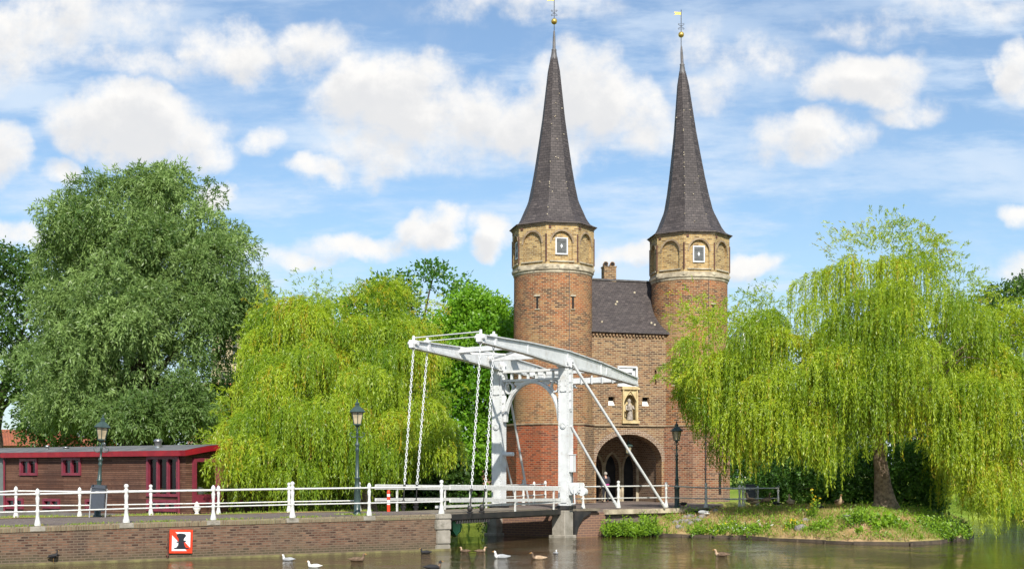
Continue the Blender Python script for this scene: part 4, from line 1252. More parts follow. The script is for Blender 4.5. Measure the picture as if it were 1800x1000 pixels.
def street_lamp(loc, label, H=4.1, tilt=(0, 0)):
    th = thing('street_lamp', label, 'street lamp', loc, group='dark green lantern street lamps')
    th.rotation_euler = (tilt[1], tilt[0], 0.2)
    z = H - 0.92
    bm = BM()
    lathe(bm, [(.15, 0), (.15, .05), (.115, .08), (.11, .85), (.13, .88), (.135, .93), (.105, .96), (.085, 1.0), (.08, 1.25), (.10, 1.27), (.10, 1.31), (.07, 1.34), (.052, z - .95), (.065, z - .93), (.075, z - .88), (.055, z - .83), (.05, z - .78), (.08, z - .74), (.08, z - .69), (.04, z - .64), (.035, z - .5)], 14)
    obj('post', bm, M['lampgreen'], th, uv=None, world=False)
    bm = BM()
    lathe(bm, [(.035, z - .5), (.045, z - .48), (.04, z - .35), (.055, z - .33), (.03, z - .28), (.03, z - .12), (.06, z - .08), (.10, z - .02)], 10)
    for s in (-1, 1):
        pts = [Vector((s * x, 0, z + y)) for x, y in ((.03, -.42), (.12, -.46), (.20, -.44), (.25, -.38), (.25, -.31), (.20, -.29), (.17, -.33))]
        tube(bm, pts, [.018, .018, .017, .016, .015, .014, .012], 6)
        for y in (-1, 1):
            tube(bm, [Vector((s * .02, y * .02, z - .25)), Vector((s * .09, y * .05, z - .2)), Vector((s * .06, y * .04, z - .08))], .01, 5)
    obj('bracket', bm, M['lampgreen'], th, uv=None, world=False)
    lantern_parts(th, z, 1.0)
    return th
lp = P(628, 905, 47.6)
street_lamp((lp.x, 47.6, zn(628) + .02), 'dark green lantern street lamp standing upright between the two willow backed railings', 4.08)
bpy.data.objects['street_lamp']['label'] = 'upright dark green street lamp standing alone on the quay before the yellow-green willow'
l2 = thing
d2 = 48.2
street_lamp((PX(171, d2), d2, zf(171) + .03), 'leaning dark green street lamp with a grey litter bin at its foot', 3.66, (R(3.2), 0))
d3 = 63.4
street_lamp((PX(1190, d3), d3, 1.12), 'dark green street lamp before the right gate tower, its lantern among willow twigs', 4.05, (R(-.3), 0))
# the hanging lantern
hl = gp(4.55, .2, 3.85)
th = thing('hanging_lantern', 'dark lantern hanging from the vault of the gate archway', 'lantern', tuple(hl))
lantern_parts(th, 0, 0.95)
bm = BM(); tube(bm, [Vector((0, 0, .75)), Vector((0, 0, 1.2))], 0.02, 6); obj('hanger', bm, M['blacksteel'], th, uv=None, world=False)

# ================================================================== APPROACH BEYOND THE BRIDGE
def make_abutment():
    q = thing('bridge_abutment', 'brick bridge abutment with two concrete piers standing in the dark water under the portal', 'abutment', (PX(940, 59), 59, 0))
    A = P(870, 830, 59.95); B = P(996, 830, 57.75); C = P(1064, 830, 59.2); D = P(1245, 830, 63.6)
    for v in (A, B, C, D): v.z = 0
    back = Vector((0, 6, 0))
    bm = BM(); prism(bm, [(A.x, A.y + .15), (B.x, B.y + .15), (C.x, C.y), (C.x + 1, C.y + 7), (A.x - .3, A.y + 7)], -1.5, 1.03, top=True)
    obj('brick_face', bm, M['basebrick'], q)
    for c, dx in ((P(872, 830, 59.8), 0), (P(989, 830, 57.7), 0)):
        c.z = 0
        bm = BM(); rz = math.atan2((B - A).y, (B - A).x)
        box(bm, c + Vector((0, .1, .26)), (0.66 if c.x > 0 else .50, .66, 1.86 - .08), rz)
        box(bm, c + Vector((0, .1, -.2)), (0.86 if c.x > 0 else .70, .86, .62), rz)
        bmesh.ops.bevel(bm, geom=bm.edges[:], offset=0.025, segments=1, affect='EDGES')
        obj('concrete_pier', bm, M['concrete'], q)
    # cast bracket on the right of the right pier
    bm = BM()
    a = P(1004, 830, 58.05); a.z = 1.13; u = (C - B).normalized(); n = Vector((u.y, -u.x, 0))
    pts = [(0, 0), (1.0, 0), (.95, -.14), (.55, -.30), (.28, -.60), (.17, -1.0), (0, -1.05)]
    f1 = [bm.verts.new(a + u * x + Vector((0, 0, z)) + n * .20) for x, z in pts]; f2 = [bm.verts.new(a + u * x + Vector((0, 0, z)) - n * .1) for x, z in pts]
    for t in tessellate_polygon([[Vector((x, z, 0)) for x, z in pts]]):
        bm.faces.new([f1[k] for k in t]); bm.faces.new([f2[k] for k in t][::-1])
    for k in range(len(pts)): bm.faces.new([f1[k], f1[(k + 1) % len(pts)], f2[(k + 1) % len(pts)], f2[k]])
    obj('steel_bracket', bm, M['blacksteel'], q)
    bm = BM()
    beam(bm, a + n * .12 + Vector((-.15, 0, .03)), a + u * 1.45 + n * .12 + Vector((0, 0, .03)), 0.32, 0.10)
    obj('deck_edge', bm, M['deckedge'], q)
    bm = BM()
    beam(bm, C + Vector((-.05, -.03, 1.04)), P(1250, 0, 64.0) * Vector((1, 1, 0)) + Vector((0, -.15, 1.0)) if False else Vector((PX(1248, 63.8), 63.8, 1.02)), 0.30, 0.20)
    obj('kerb_stone', bm, M['stone'], q)
    # approach road: from the portal to the arch
    bm = BM()
    near = [(P(995, 0, 58.0), 1.19), (P(1064, 0, 59.3), 1.17), (P(1171, 0, 61.8), 1.14), (P(1248, 0, 63.9), 1.10), (Vector((11.4, 73.6, 0)), 1.05), (gp(6.6, 1.0, 0), 1.04), (gp(6.6, -3.9, 0), 1.04)]
    far = [(P(872, 0, 60.0), 1.22), (P(905, 0, 61.2), 1.24), (P(918, 0, 64), 1.22), (P(935, 0, 68), 1.16), (Vector((3.0, 74, 0)), 1.08), (gp(1.9, 1.0, 0), 1.04), (gp(1.9, -3.9, 0), 1.04)]
    rn = []; 
    for (a_, za), (b_, zb_) in zip(near, far):
        rn.append([bm.verts.new((a_.x * (1 - t) + b_.x * t, a_.y * (1 - t) + b_.y * t, za * (1 - t) + zb_ * t)) for t in (0, .33, .67, 1)])
    for i in range(len(rn) - 1):
        for k in range(3): bm.faces.new([rn[i][k], rn[i + 1][k], rn[i + 1][k + 1], rn[i][k + 1]])
    # skirts
    for k in (0, 3):
        for i in range(len(rn) - 1):
            a_, b_ = rn[i][k], rn[i + 1][k]
            bm.faces.new([a_, b_, bm.verts.new(b_.co - Vector((0, 0, .6))), bm.verts.new(a_.co - Vector((0, 0, .6)))])
    rd = obj('approach_road', bm, M['paver']); tag(rd, kind='structure')
make_abutment()

# ================================================================== DRAWBRIDGE
RP = Vector((2.30, 58.0, 0)); LP = Vector((-.55, 59.8, 0)); BV = Vector((.451, .8925, 0)).normalized()
PU = (RP - LP).normalized(); PW = (RP - LP).length
PNm = Vector((PU.y, -PU.x, 0))
bridge = thing('drawbridge', 'white steel balance drawbridge with riveted portal, chains and its leaf lowered over the canal', 'drawbridge', tuple((RP + LP) / 2 + Vector((0, 0, 1.2))))
def make_bridge():
    up = Vector((0, 0, 1)); prz = math.atan2(PU.y, PU.x)
    for P0, zt, zb in ((RP, 7.22, 1.20), (LP, 7.18, 1.22)):
        bm = BM()
        box(bm, P0 + up * ((zt + zb) / 2), (.43, .44, zt - zb), prz)
        for s in (-1, 1):     # flange plates
            box(bm, P0 + PU * s * .215 + PNm * .225 + up * ((zt + zb) / 2), (.07, .03, zt - zb - .02), prz)
            for k in range(int((zt - zb) / .115)):
                c = P0 + PU * s * .215 + PNm * .243 + up * (zb + .12 + k * .115)
                box(bm, c, (.035, .018, .035), prz)
                c = P0 + PU * .223 + PNm * s * .18 + up * (zb + .12 + k * .115)
                box(bm, c, (.018, .035, .035), prz)
        box(bm, P0 + up * (zt - .55) + PNm * .245, (.30, .03, 1.0), prz)
        for zz in np.arange(zt - 1.0, zt, .22):
            for s in (-1, 1): box(bm, P0 + PU * s * .12 + PNm * .265 + up * float(zz), (.05, .03, .05), prz)
        for s in (-1, 1):     # stiffener ribs down the top third
            box(bm, P0 + PU * s * .225 + up * (zt - .95), (.06, .14, 1.85), prz)
            for k in range(5): box(bm, P0 + PU * s * .235 + PNm * .04 + up * (zt - .25 - k * .38), (.07, .18, .05), prz)
        # gusset low down and cap plate
        box(bm, P0 + PNm * .245 + up * (zb + .75), (.30, .03, .95), prz)
        box(bm, P0 + up * (zt + .02), (.60, .60, .05), prz)
        p = obj('portal_post', bm, M['white'], bridge)
        bm = BM(); box(bm, P0 + up * (zb + .07), (.62, .62, .16), prz); obj('post_foot', bm, M['blacksteel'], p)
        bm = BM()
        tube(bm, [P0 + PNm * .24 + up * 4.76, P0 + PNm * .275 + up * 4.76], .15, 16)
        for k in range(8):
            an = k * PI / 4
            tube(bm, [P0 + PNm * .27 + up * (4.76 + .09 * math.sin(an)) + PU * (.09 * math.cos(an)), P0 + PNm * .295 + up * (4.76 + .09 * math.sin(an)) + PU * (.09 * math.cos(an))], .025, 6)
        obj('rosette', bm, M['white'], p)
        # bearing of the beam
        bm = BM()
        for s in (-1, 1):
            c = P0 + PU * s * .22 + up * (zt + .22)
            tube(bm, [c - PU * .05, c + PU * .05], .17, 14)
            beam(bm, c - up * .25, c, .10, .30)
            tube(bm, [c - PU * s * .0, c + PU * s * .15], .06, 10)
        obj('bearing', bm, M['white'], p)
    # portal frame
    bm = BM()
    a = LP + PU * .22; b = RP - PU * .22
    beam(bm, a + up * 7.13, b + up * 7.13, .26, .10); beam(bm, a + up * 6.74, b + up * 6.74, .22, .10)
    beam(bm, a + up * 6.93, b + up * 6.93, .03, .36)if False else None
    for k in range(1, 7):
        c = a.lerp(b, k / 7); beam(bm, c + up * 6.78, c + up * 7.1, .08, .10, up=PNm)
    wmid = PW / 2; hw = PW / 2 - .26
    sp, rise = 4.95, 1.66
    inn = [(wmid + (hw - .13) * math.cos(t), sp + (rise - .03) * math.sin(t)) for t in np.linspace(0, PI, 33)]
    out = [(wmid + (hw + .02) * math.cos(t), sp + (rise + .12) * math.sin(t)) for t in np.linspace(0, PI, 33)]
    arch_ring(bm, LP, PU, PNm, inn, out, .09, .09)
    inn2 = [(wmid + (hw - .08) * math.cos(t), sp + (rise + .02) * math.sin(t)) for t in np.linspace(0, PI, 33)]
    out2 = [(wmid + (hw - .03) * math.cos(t), sp + (rise + .075) * math.sin(t)) for t in np.linspace(0, PI, 33)]
    arch_ring(bm, LP, PU, PNm, inn2, out2, .12, .12)
    for s in (-1, 1):
        cx = wmid + s * (hw - .27); cz = 6.42
        i_ = [(cx + .155 * math.cos(t), cz + .20 * math.sin(t)) for t in np.linspace(0, 2 * PI, 25)]
        o_ = [(cx + .215 * math.cos(t), cz + .265 * math.sin(t)) for t in np.linspace(0, 2 * PI, 25)]
        arch_ring(bm, LP, PU, PNm, i_, o_, .08, .08)
        # web plates in the spandrel
        pl = [(wmid + s * (hw + .02), 5.35), (wmid + s * (hw + .02), 6.10), (wmid + s * (hw - .06), 6.10), (wmid + s * (hw - .10), 5.98)]
        pl2 = [(wmid + s * (hw - .58), 6.69), (wmid + s * (hw - .50), 6.60), (wmid + s * (hw - .62), 6.50), (wmid + s * (hw - 1.0), 6.66)]
        for q in (pl, pl2):
            v1 = [bm.verts.new(LP + PU * x + up * z + PNm * .03) for x, z in q]; v2 = [bm.verts.new(LP + PU * x + up * z - PNm * .03) for x, z in q]
            bm.faces.new(v1); bm.faces.new(v2[::-1])
            for k in range(4): bm.faces.new([v1[k], v1[(k + 1) % 4], v2[(k + 1) % 4], v2[k]])
    box(bm, LP + PU * wmid + up * 6.69, (.12, .26, .16), prz)
    obj('portal_arch', bm, M['white'], bridge)
    # balance beams
    def beam_pts(piv, tip, tail):
        return [tip, tip.lerp(piv, .5) + up * .05, piv + up * .02, piv.lerp(tail, .45) + up * .06, tail]
    rb = beam_pts(RP + up * 7.56, P(845, 595, 51.1), Vector((4.95 + .83, 64.9, 0)) if False else P(1118, 671, 64.9))
    lb = beam_pts(LP + up * 7.54, P(727, 605.5, 53.2), LP + (P(1118, 671, 64.9) - RP) * Vector((1, 1, 0)) + up * P(1118, 671, 64.9).z)
    rb[2].z = 7.56
    hs = [.28, .47, .68, .54, .34]
    for pts in (rb, lb):
        bm = BM()
        for i in range(4):
            a, b = pts[i], pts[i + 1]
            beam(bm, a, b, .14, hs[i], .14, hs[i + 1])
            for sg in (-1, 1):
                beam(bm, a + up * sg * hs[i] / 2, b + up * sg * hs[i + 1] / 2, .30, .045)
                beam(bm, a + up * sg * (hs[i] / 2 - .09), b + up * sg * (hs[i + 1] / 2 - .09), .17, .06)
        for k in range(1, 12):     # web stiffeners and rivets
            t = k / 12 * 4; i = min(3, int(t)); f = t - i
            c = pts[i].lerp(pts[i + 1], f); h = hs[i] + (hs[i + 1] - hs[i]) * f
            if k % 3 == 0: beam(bm, c - up * (h / 2 - .03), c + up * (h / 2 - .03), .20, .05, up=BV)
        box(bm, pts[0] + up * .02, (.40, .18, .30), math.atan2(BV.y, BV.x))
        tube(bm, [pts[0] + PU * -.22 + up * .05, pts[0] + PU * .22 + up * .05], .09, 10)
        tube(bm, [pts[0] + up * .1, pts[0] + up * .34], [.07, .05], 10)
        tube(bm, [pts[0] + BV * 1.05 + up * .12, pts[0] + BV * 1.05 + up * .36], [.07, .05], 10)
        box(bm, pts[0] + BV * 1.05 + up * .05, (.14, .24, .42), math.atan2(BV.y, BV.x))
        # bolts plate near the tail
        box(bm, pts[3].lerp(pts[4], .2), (.55, .19, .30), math.atan2(BV.y, BV.x))
        obj('balance_beam', bm, M['white'], bridge)
    # cross members between the beams
    bm = BM()
    tube(bm, [lb[0] + up * .26, rb[0] + up * .26], .025, 6); tube(bm, [lb[0] + BV * 1.05 + up * .22, rb[0] + BV * 1.05 + up * .22], .022, 6)
    m1, m2 = lb[1], rb[1]
    beam(bm, m1 + up * .10, m2 + up * .10, .24, .20)
    m1, m2 = lb[1].lerp(lb[2], .72), rb[1].lerp(rb[2], .72)
    beam(bm, m1 + up * .05, m2 + up * .05, .22, .22)
    beam(bm, lb[1], rb[1].lerp(rb[2], .72), .07, .07); beam(bm, rb[1], lb[1].lerp(lb[2], .72), .07, .07)
    m1, m2 = lb[2].lerp(lb[3], .9), rb[2].lerp(rb[3], .9)
    beam(bm, m1 - up * .1, m2 - up * .1, .22, .22)
    obj('cross_member', bm, M['white'], bridge)
    bm = BM()
    m1, m2 = lb[3].lerp(lb[4], .78), rb[3].lerp(rb[4], .78)
    beam(bm, m1 - up * .02, m2 - up * .02, 1.0, .26)
    for k in range(1, 6): beam(bm, m1.lerp(m2, k / 6) - BV * .59 - up * .2, m1.lerp(m2, k / 6) - BV * .59 + up * .2, .06, .05, up=BV)
    obj('ballast_box', bm, M['white'], bridge)
    bm = BM(); tube(bm, [lb[2].lerp(rb[2], .1) + BV * .9 + up * .42, lb[2].lerp(rb[2], .32) + BV * .9 + up * .42], .26, 16)
    obj('drum', bm, M['white'], bridge)
    # chains
    def chain(a, b, rod):
        bm = BM()
        a, b = Vector(a), Vector(b); L = (b - a).length; n = int(L / .125); d = (b - a).normalized()
        s = d.cross(Vector((0.3, 1, 0))).normalized(); w = d.cross(s).normalized()
        for k in range(n + 1):
            t = (k + .5) / (n + 1); c = a.lerp(b, t) + Vector((0, 0, -.05 * math.sin(PI * t) if False else 0))
            e, nrm_ = (s, w) if k % 2 == 0 else (w, s)
            pts = [c + d * (.080 * math.cos(q)) + e * (.040 * math.sin(q)) for q in np.linspace(0, 2 * PI, 9)]
            tube(bm, pts, .0145, 5, caps=False)
        ch = obj('chain', bm, M['white'], bridge, uv=None)
        bm = BM(); r_ = Vector(rod)
        tube(bm, [b, r_], .020, 8); tube(bm, [b - up * .02 - BV * .0, b - up * .12], .05, 8)
        tube(bm, [r_ + up * .32, r_ + up * .26, r_ + up * .14, r_ + up * .08], [.04, .10, .10, .04], 10)
        tube(bm, [r_ - PU * .1 + up * .05, r_ + PU * .1 + up * .05], .05, 8)
        tube(bm, [r_ + up * .02, r_ - up * .12], [.09, .06], 10)
        obj('tension_rod', bm, M['blacksteel'], ch, uv=None)
    def pt(px, py, d): return P(px, py, d)
    tr = rb[0]; tl = lb[0]
    chain(tr - up * .12, pt(829, 858, 50.2), pt(826, 903, 50.2))
    chain(tr + BV * 1.05 - up * .18, pt(853, 858, 51.15), pt(847, 901, 51.15))
    chain(tl - up * .12, pt(711, 851, 52.3), pt(709, 893, 52.3))
    chain(tl + BV * 1.05 - up * .18, pt(733, 851, 53.2), pt(731, 893, 53.2))
    # long slanting stays
    for a, b, r_ in ((RP + up * 7.35 + PU * .33, P(1169, 891, 61.4), .06), (RP + up * 4.72 + PU * .24, P(1084, 889, 59.8), .055),
                     (LP + up * 7.2 + PU * .30, P(930, 886, 63.0), .055), (LP + up * 3.5 + PU * .26, P(908, 887, 61.8), .045)):
        bm = BM(); tube(bm, [a, b], r_, 8); tube(bm, [b + (a - b).normalized() * .02, b + (a - b).normalized() * .28], .075, 8)
        obj('stay', bm, M['white'], bridge, uv=None)
    bm = BM(); c = LP + up * 3.55 + PU * .1; tube(bm, [c, c + PU * .62], .09, 10); obj('guide_roller', bm, M['white'], bridge, uv=None)
    # control cabinet and winch on the right post
    bm = BM(); c = RP + PU * .31
    box(bm, c + up * 3.12, (.17, .30, .72), prz); box(bm, c + up * 3.50, (.21, .34, .04), prz)
    bmesh.ops.bevel(bm, geom=bm.edges[:], offset=.015, segments=1, affect='EDGES')
    obj('cabinet', bm, M['white'], bridge)
    bm = BM(); tube(bm, [c + up * 2.78, c + up * 2.3], .02, 6)
    obj('cable', bm, M['blacksteel'], bridge, uv=None)
    bm = BM(); c = RP + PU * .55 + up * 2.05
    tube(bm, [c - PNm * .28, c + PNm * .28], .20, 16); tube(bm, [c + PU * .28 + up * -.12 - PNm * .12, c + PU * .28 + up * -.12 + PNm * .12], .17, 14)
    box(bm, c + up * .15, (.34, .40, .24), prz); box(bm, c - PU * .18, (.2, .44, .5), prz)
    tube(bm, [c + PNm * .3, c + PNm * .3 - up * .62 + PU * .05], .03, 6); tube(bm, [c + PNm * .3 - up * .62, c + PNm * .5 - up * .62], .03, 6)
    for k in range(12):
        an = k * PI / 6; e = PU * math.cos(an) + up * math.sin(an)
        box(bm, c + PNm * .2 + e * .22, (.06, .08, .06), prz)
    obj('winch', bm, M['white'], bridge, uv=None)
    # the leaf
    A = Vector((-2.22, 48.95, 1.262)); B = Vector((2.04, 57.6, 1.20)); W = Vector((-2.85, 1.8, 0))
    Wl = W * 1.0; up_ = up
    bm = BM(); prism(bm, [(A.x, A.y), (B.x, B.y), (B.x + W.x, B.y + W.y), (A.x + W.x, A.y + W.y)], [1.20, 1.13, 1.13, 1.20], [1.262, 1.195, 1.195, 1.262])
    leaf = obj('bridge_leaf', bm, M['deckedge'], bridge)
    bm = BM()
    for k in range(26):
        t = (k + .5) / 26
        c = A.lerp(B, t); 
        beam(bm, c + W * .04 + up * .012, c + W * .96 + up * .012, .31, .02)
    obj('deck_planks', bm, M['deckedge'], leaf)
    bm = BM()
    for t in (0.02, .35, .65, .98):
        o_ = W * t
        beam(bm, A + o_ - up * .16, B + o_ - up * .16, .10, .20)
    for t in (.08, .3, .5, .7, .9): beam(bm, A.lerp(B, t) - up * .14, A.lerp(B, t) + W - up * .14, .10, .14)
    n_ = Vector((.9, -.45, 0))
    beam(bm, A + n_ * .06 - up * .11, B + n_ * .06 - up * .10, .03, .20)
    for k in range(14):
        c = A.lerp(B, .05 + k * .02)
        tube(bm, [c - up * .24 + n_ * .02, c - up * .36 + n_ * .02], .05, 6)
    obj('girder', bm, M['blacksteel'], leaf)
    # flat booms either side of the leaf
    for o_ in (Vector((0, 0, 0)), W):
        a, b = A + o_, B + o_
        z1a, z1b, z2a, z2b = 2.20, 2.06, 1.74, 1.60
        bm = BM()
        beam(bm, Vector((a.x, a.y, z1a)), Vector((b.x, b.y, z1b)), .07, .15)
        tube(bm, [Vector((a.x, a.y, z1a + .08)), Vector((b.x, b.y, z1b + .08))], .035, 6)
        beam(bm, Vector((a.x, a.y, z2a)), Vector((b.x, b.y, z2b)), .07, .12)
        if o_.length < .1: beam(bm, Vector((a.x - .5, a.y - .2, 1.52)), Vector((b.x, b.y, 1.50)), .06, .09)
        obj('leaf_boom', bm, M['whiterail'], bridge)
        bm = BM()
        for t in (.16, .55, .93):
            c = a.lerp(b, t); beam(bm, Vector((c.x, c.y, 1.2)), Vector((c.x, c.y, 2.12)), .06, .06, up=BV)
        obj('boom_upright', bm, M['whiterail'], bridge)
    # far quay part of the boom
make_bridge()

# ================================================================== RAILINGS
def post_mesh(kind):
    bm = BM()
    if kind == 'A':
        H = 1.12
        lathe(bm, [(.095, 0), (.10, .03), (.085, .10), (.06, .22), (.05, .36), (.062, .40), (.062, .47), (.045, .50), (.043, .62), (.06, .78), (.062, .84), (.045, .88), (.06, .92), (.075, .97), (.07, 1.03), (.05, 1.08), (.012, 1.12)], 12)
    else:
        H = 1.2
        lathe(bm, [(.11, 0), (.11, .05), (.085, .14), (.062, .28), (.055, .40), (.07, .44), (.07, .52), (.052, .55), (.055, .70), (.068, .84), (.05, .90), (.07, .94), (.075, 1.02), (.04, 1.05), (.058, 1.08), (.078, 1.13), (.055, 1.18), (.01, 1.20)], 12)
    return bm
POST = {}
def railing(label, posts, top=(0.95,), low=(0.43,), group=None, r1=.030, r2=.024, ends=None):
    """posts: (x, y, z, kind, scale)"""
    x0, y0, z0 = posts[0][:3]
    th = thing('railing', label, 'railing', (x0, y0, z0), group=group)
    O = Vector((x0, y0, z0))
    for (x, y, z, kind, sc) in posts:
        if kind not in POST:
            o = obj('post', post_mesh(kind), M['whiterail'], th, uv=None, world=False)
            POST[kind] = o.data
        else:
            o = bpy.data.objects.new('post', POST[kind]); COL.objects.link(o); o.parent = th
        o.location = Vector((x, y, z)) - O
        o.scale = (sc, sc, sc)
    for hs, r_ in ((top, r1), (low, r2)):
        for h in hs:
            bm = BM()
            pts = [Vector((x, y, z + h * sc)) for x, y, z, k, sc in posts]
            if ends: 
                if ends[0]: pts = [Vector(ends[0]) + Vector((0, 0, h))] + pts
                if ends[1]: pts = pts + [Vector(ends[1]) + Vector((0, 0, h))]
            tube(bm, pts, r_, 8)
            obj('rail', bm, M['whiterail'], th, uv=None)
    return th
def npost(px, kind): 
    d = dwall(px); v = Vector((PX(px, d), d, 0)) - Vector((.539, -.842, 0)) * .17
    # keep the pixel column
    d = v.y; return (PX(px, d), d, zn(px) + .02, kind, 1.0)
near = [npost(p, k) for p, k in ((-520, 'B'), (-300, 'A'), (-98, 'B'), (66, 'A'), (222, 'B'), (375, 'A'), (514, 'B'), (649, 'A'), (776, 'B'))]
railing('long white iron railing on turned posts along the near edge of the brick quay', near)
farp = [(PX(p, dfar(p)), dfar(p), zf(p) + .02, k, s) for p, k, s in ((-330, 'A', .97), (-100, 'B', .93), (28, 'A', .98), (140, 'A', .95), (265, 'B', .93), (384, 'A', .95), (508, 'B', .93), (631, 'B', .93))]
railing('white iron railing along the far edge of the quay road, before the houseboat', farp)
rightp = [(PX(p, d), d, z, k, s) for p, d, z, k, s in ((1025, 58.6, 1.19, 'A', 1.0), (1087, 60.3, 1.19, 'B', 1.0), (1171, 62.2, 1.16, 'A', 1.04), (1241, 64.1, 1.10, 'B', .97), (1300, 66.3, 1.05, 'A', .98), (1368, 69.5, 1.02, 'A', .98))]
railing('white railing running from the bridge portal past the archway to the bushes', rightp, ends=((RP.x + .2, RP.y, 1.2), None))
r3 = [(PX(p, d), d, z, k, s) for p, d, z, k, s in ((1306, 66.0, 1.04, 'A', .96), (1332, 69.0, 1.03, 'A', .93))]
railing('short white railing stub standing before the litter bin at the tower corner', r3, ends=((PX(1276, 64.6), 64.6, 1.04), None))
leftp = [(PX(p, d), d, z, k, s) for p, d, z, k, s in ((920, 62.4, 1.26, 'B', .98), (938.8, 66, 1.23, 'A', .97), (958.6, 68.6, 1.2, 'A', 1.02))]
railing('short white railing seen through the bridge portal before the red brick tower base', leftp, ends=((LP.x + .2, LP.y + .1, 1.24), None))

# bollard, bins, sign, iron pipe
d = 50.6
th = thing('marker_post', 'red and white striped marker post standing on the quay road by the leaf', 'marker post', (PX(683, d), d, zn(683) + .04))
bm = BM(); lathe(bm, [(.062, 0), (.062, .26)], 14); lathe(bm, [(.062, .44), (.062, .56)], 14)
lathe(bm, [(.062, .66), (.062, .74), (.045, .79), (.01, .80)], 14); obj('red_band', bm, M['signred'], th, uv=None, world=False, recalc=False)
bm = BM(); lathe(bm, [(.0615, .26), (.0615, .44)], 14); lathe(bm, [(.0615, .56), (.0615, .66)], 14); obj('white_band', bm, M['signwhite'], th, uv=None, world=False, recalc=False)

def litter_bin(loc, rz, label):
    th = thing('litter_bin', label, 'litter bin', loc, rz)
    bm = BM(); box(bm, (0, 0, .63), (.46, .36, .78)); 
    bmesh.ops.bevel(bm, geom=bm.edges[:], offset=.02, segments=2, affect='EDGES')
    obj('body', bm, M['bingrey'], th, world=False, uv=None)
    bm = BM(); box(bm, (0, 0, 1.05), (.50, .40, .05)); box(bm, (0, .17, 1.10), (.46, .03, .08)); box(bm, (-.22, 0, 1.10), (.03, .36, .07)); box(bm, (.22, 0, 1.10), (.03, .36, .07))
    obj('lid', bm, M['bingrey'], th, world=False, uv=None)
    bm = BM(); box(bm, (.0, -.185, .90), (.17, .012, .04)); box(bm, (-.04, -.185, .87), (.07, .012, .03)); obj('white_mark', bm, M['signwhite'], th, world=False, uv=None)
    bm = BM()
    for s in (-1, 1): tube(bm, [Vector((s * .27, 0, 0)), Vector((s * .27, 0, 1.02))], .022, 8)
    obj('frame', bm, M['f_grey'], th, world=False, uv=None)
    return th
b1 = litter_bin((PX(171, 47.75), 47.75, zf(171) + .02), R(8), 'slate grey litter bin with a small white mark at the foot of the leaning lamp')
b1.rotation_euler = (0, R(3.5), R(8))
litter_bin((PX(1319, 68.4), 68.4, 1.02), R(-10), 'dark litter bin half hidden behind the white railing at the tower corner')

def make_sign():
    px, d = 318, dwall(318) - .05
    c = Vector((PX(318, d), d, PZ(951, d)))
    U = Vector((.842, .539, 0)).normalized(); N = Vector((.539, -.842, 0)).normalized(); up = Vector((0, 0, 1)); s = .37
    th = thing('mooring_sign', 'square red and white no mooring sign with black bollard symbol on the quay wall', 'sign', tuple(c))
    roll = R(-1.8); Ur = U * math.cos(roll) + up * math.sin(roll); Vr = up * math.cos(roll) - U * math.sin(roll)
    def plate(pts, k0, k1, name, m):
        bm = BM()
        f1 = [bm.verts.new(c + Ur * x + Vr * y + N * k1) for x, y in pts]; f2 = [bm.verts.new(c + Ur * x + Vr * y + N * k0) for x, y in pts]
        for t in tessellate_polygon([[Vector((x, y, 0)) for x, y in pts]]):
            bm.faces.new([f1[q] for q in t]); bm.faces.new([f2[q] for q in t][::-1])
        n = len(pts)
        for q in range(n): bm.faces.new([f1[q], f1[(q + 1) % n], f2[(q + 1) % n], f2[q]])
        obj(name, bm, M[m], th, uv=None)
    plate([(-s, -s), (s, -s), (s, s), (-s, s)], -.02, .02, 'red_plate', 'signred')
    w = s * .80
    plate([(-w, -w), (w, -w), (w, w), (-w, w)], .02, .024, 'white_field', 'signwhite')
    plate([(-w, w), (-w + .10, w), (w, -w + .10), (w, -w), (w - .10, -w), (-w, w - .10)], .024, .027, 'diagonal_bar', 'signred')
    b = [(-.22, -.235), (.25, -.235), (.25, -.20), (.16, -.195), (.115, -.13), (.09, -.02), (.15, -.01), (.15, .03), (.08, .03), (.085, .09), (.14, .16), (.15, .20), (.11, .235), (.03, .25), (-.06, .25), (-.13, .235), (-.155, .20), (-.14, .16),
         (-.09, .09), (-.085, .0), (-.15, 0), (-.15, -.035), (-.09, -.04), (-.10, -.12), (-.15, -.19), (-.22, -.20)]
    plate([(x * 1.0, y * 1.0) for x, y in b], .027, .031, 'bollard_symbol', 'signblack')
    d0 = dwall(294) - .04
    q = Vector((PX(294.5, d0), d0, 0))
    bm = BM(); tube(bm, [q + up * PZ(979, d0), q + up * PZ(936, d0) + U * .03], .028, 8)
    for zz in (960, 975): box(bm, q + up * PZ(zz, d0), (.09, .08, .04))
    tp = obj('iron_pipe', bm, M['rust'], uv=None); tag(tp, 'short rusty iron pipe fixed to the quay brickwork beside the red sign', 'pipe')
make_sign()

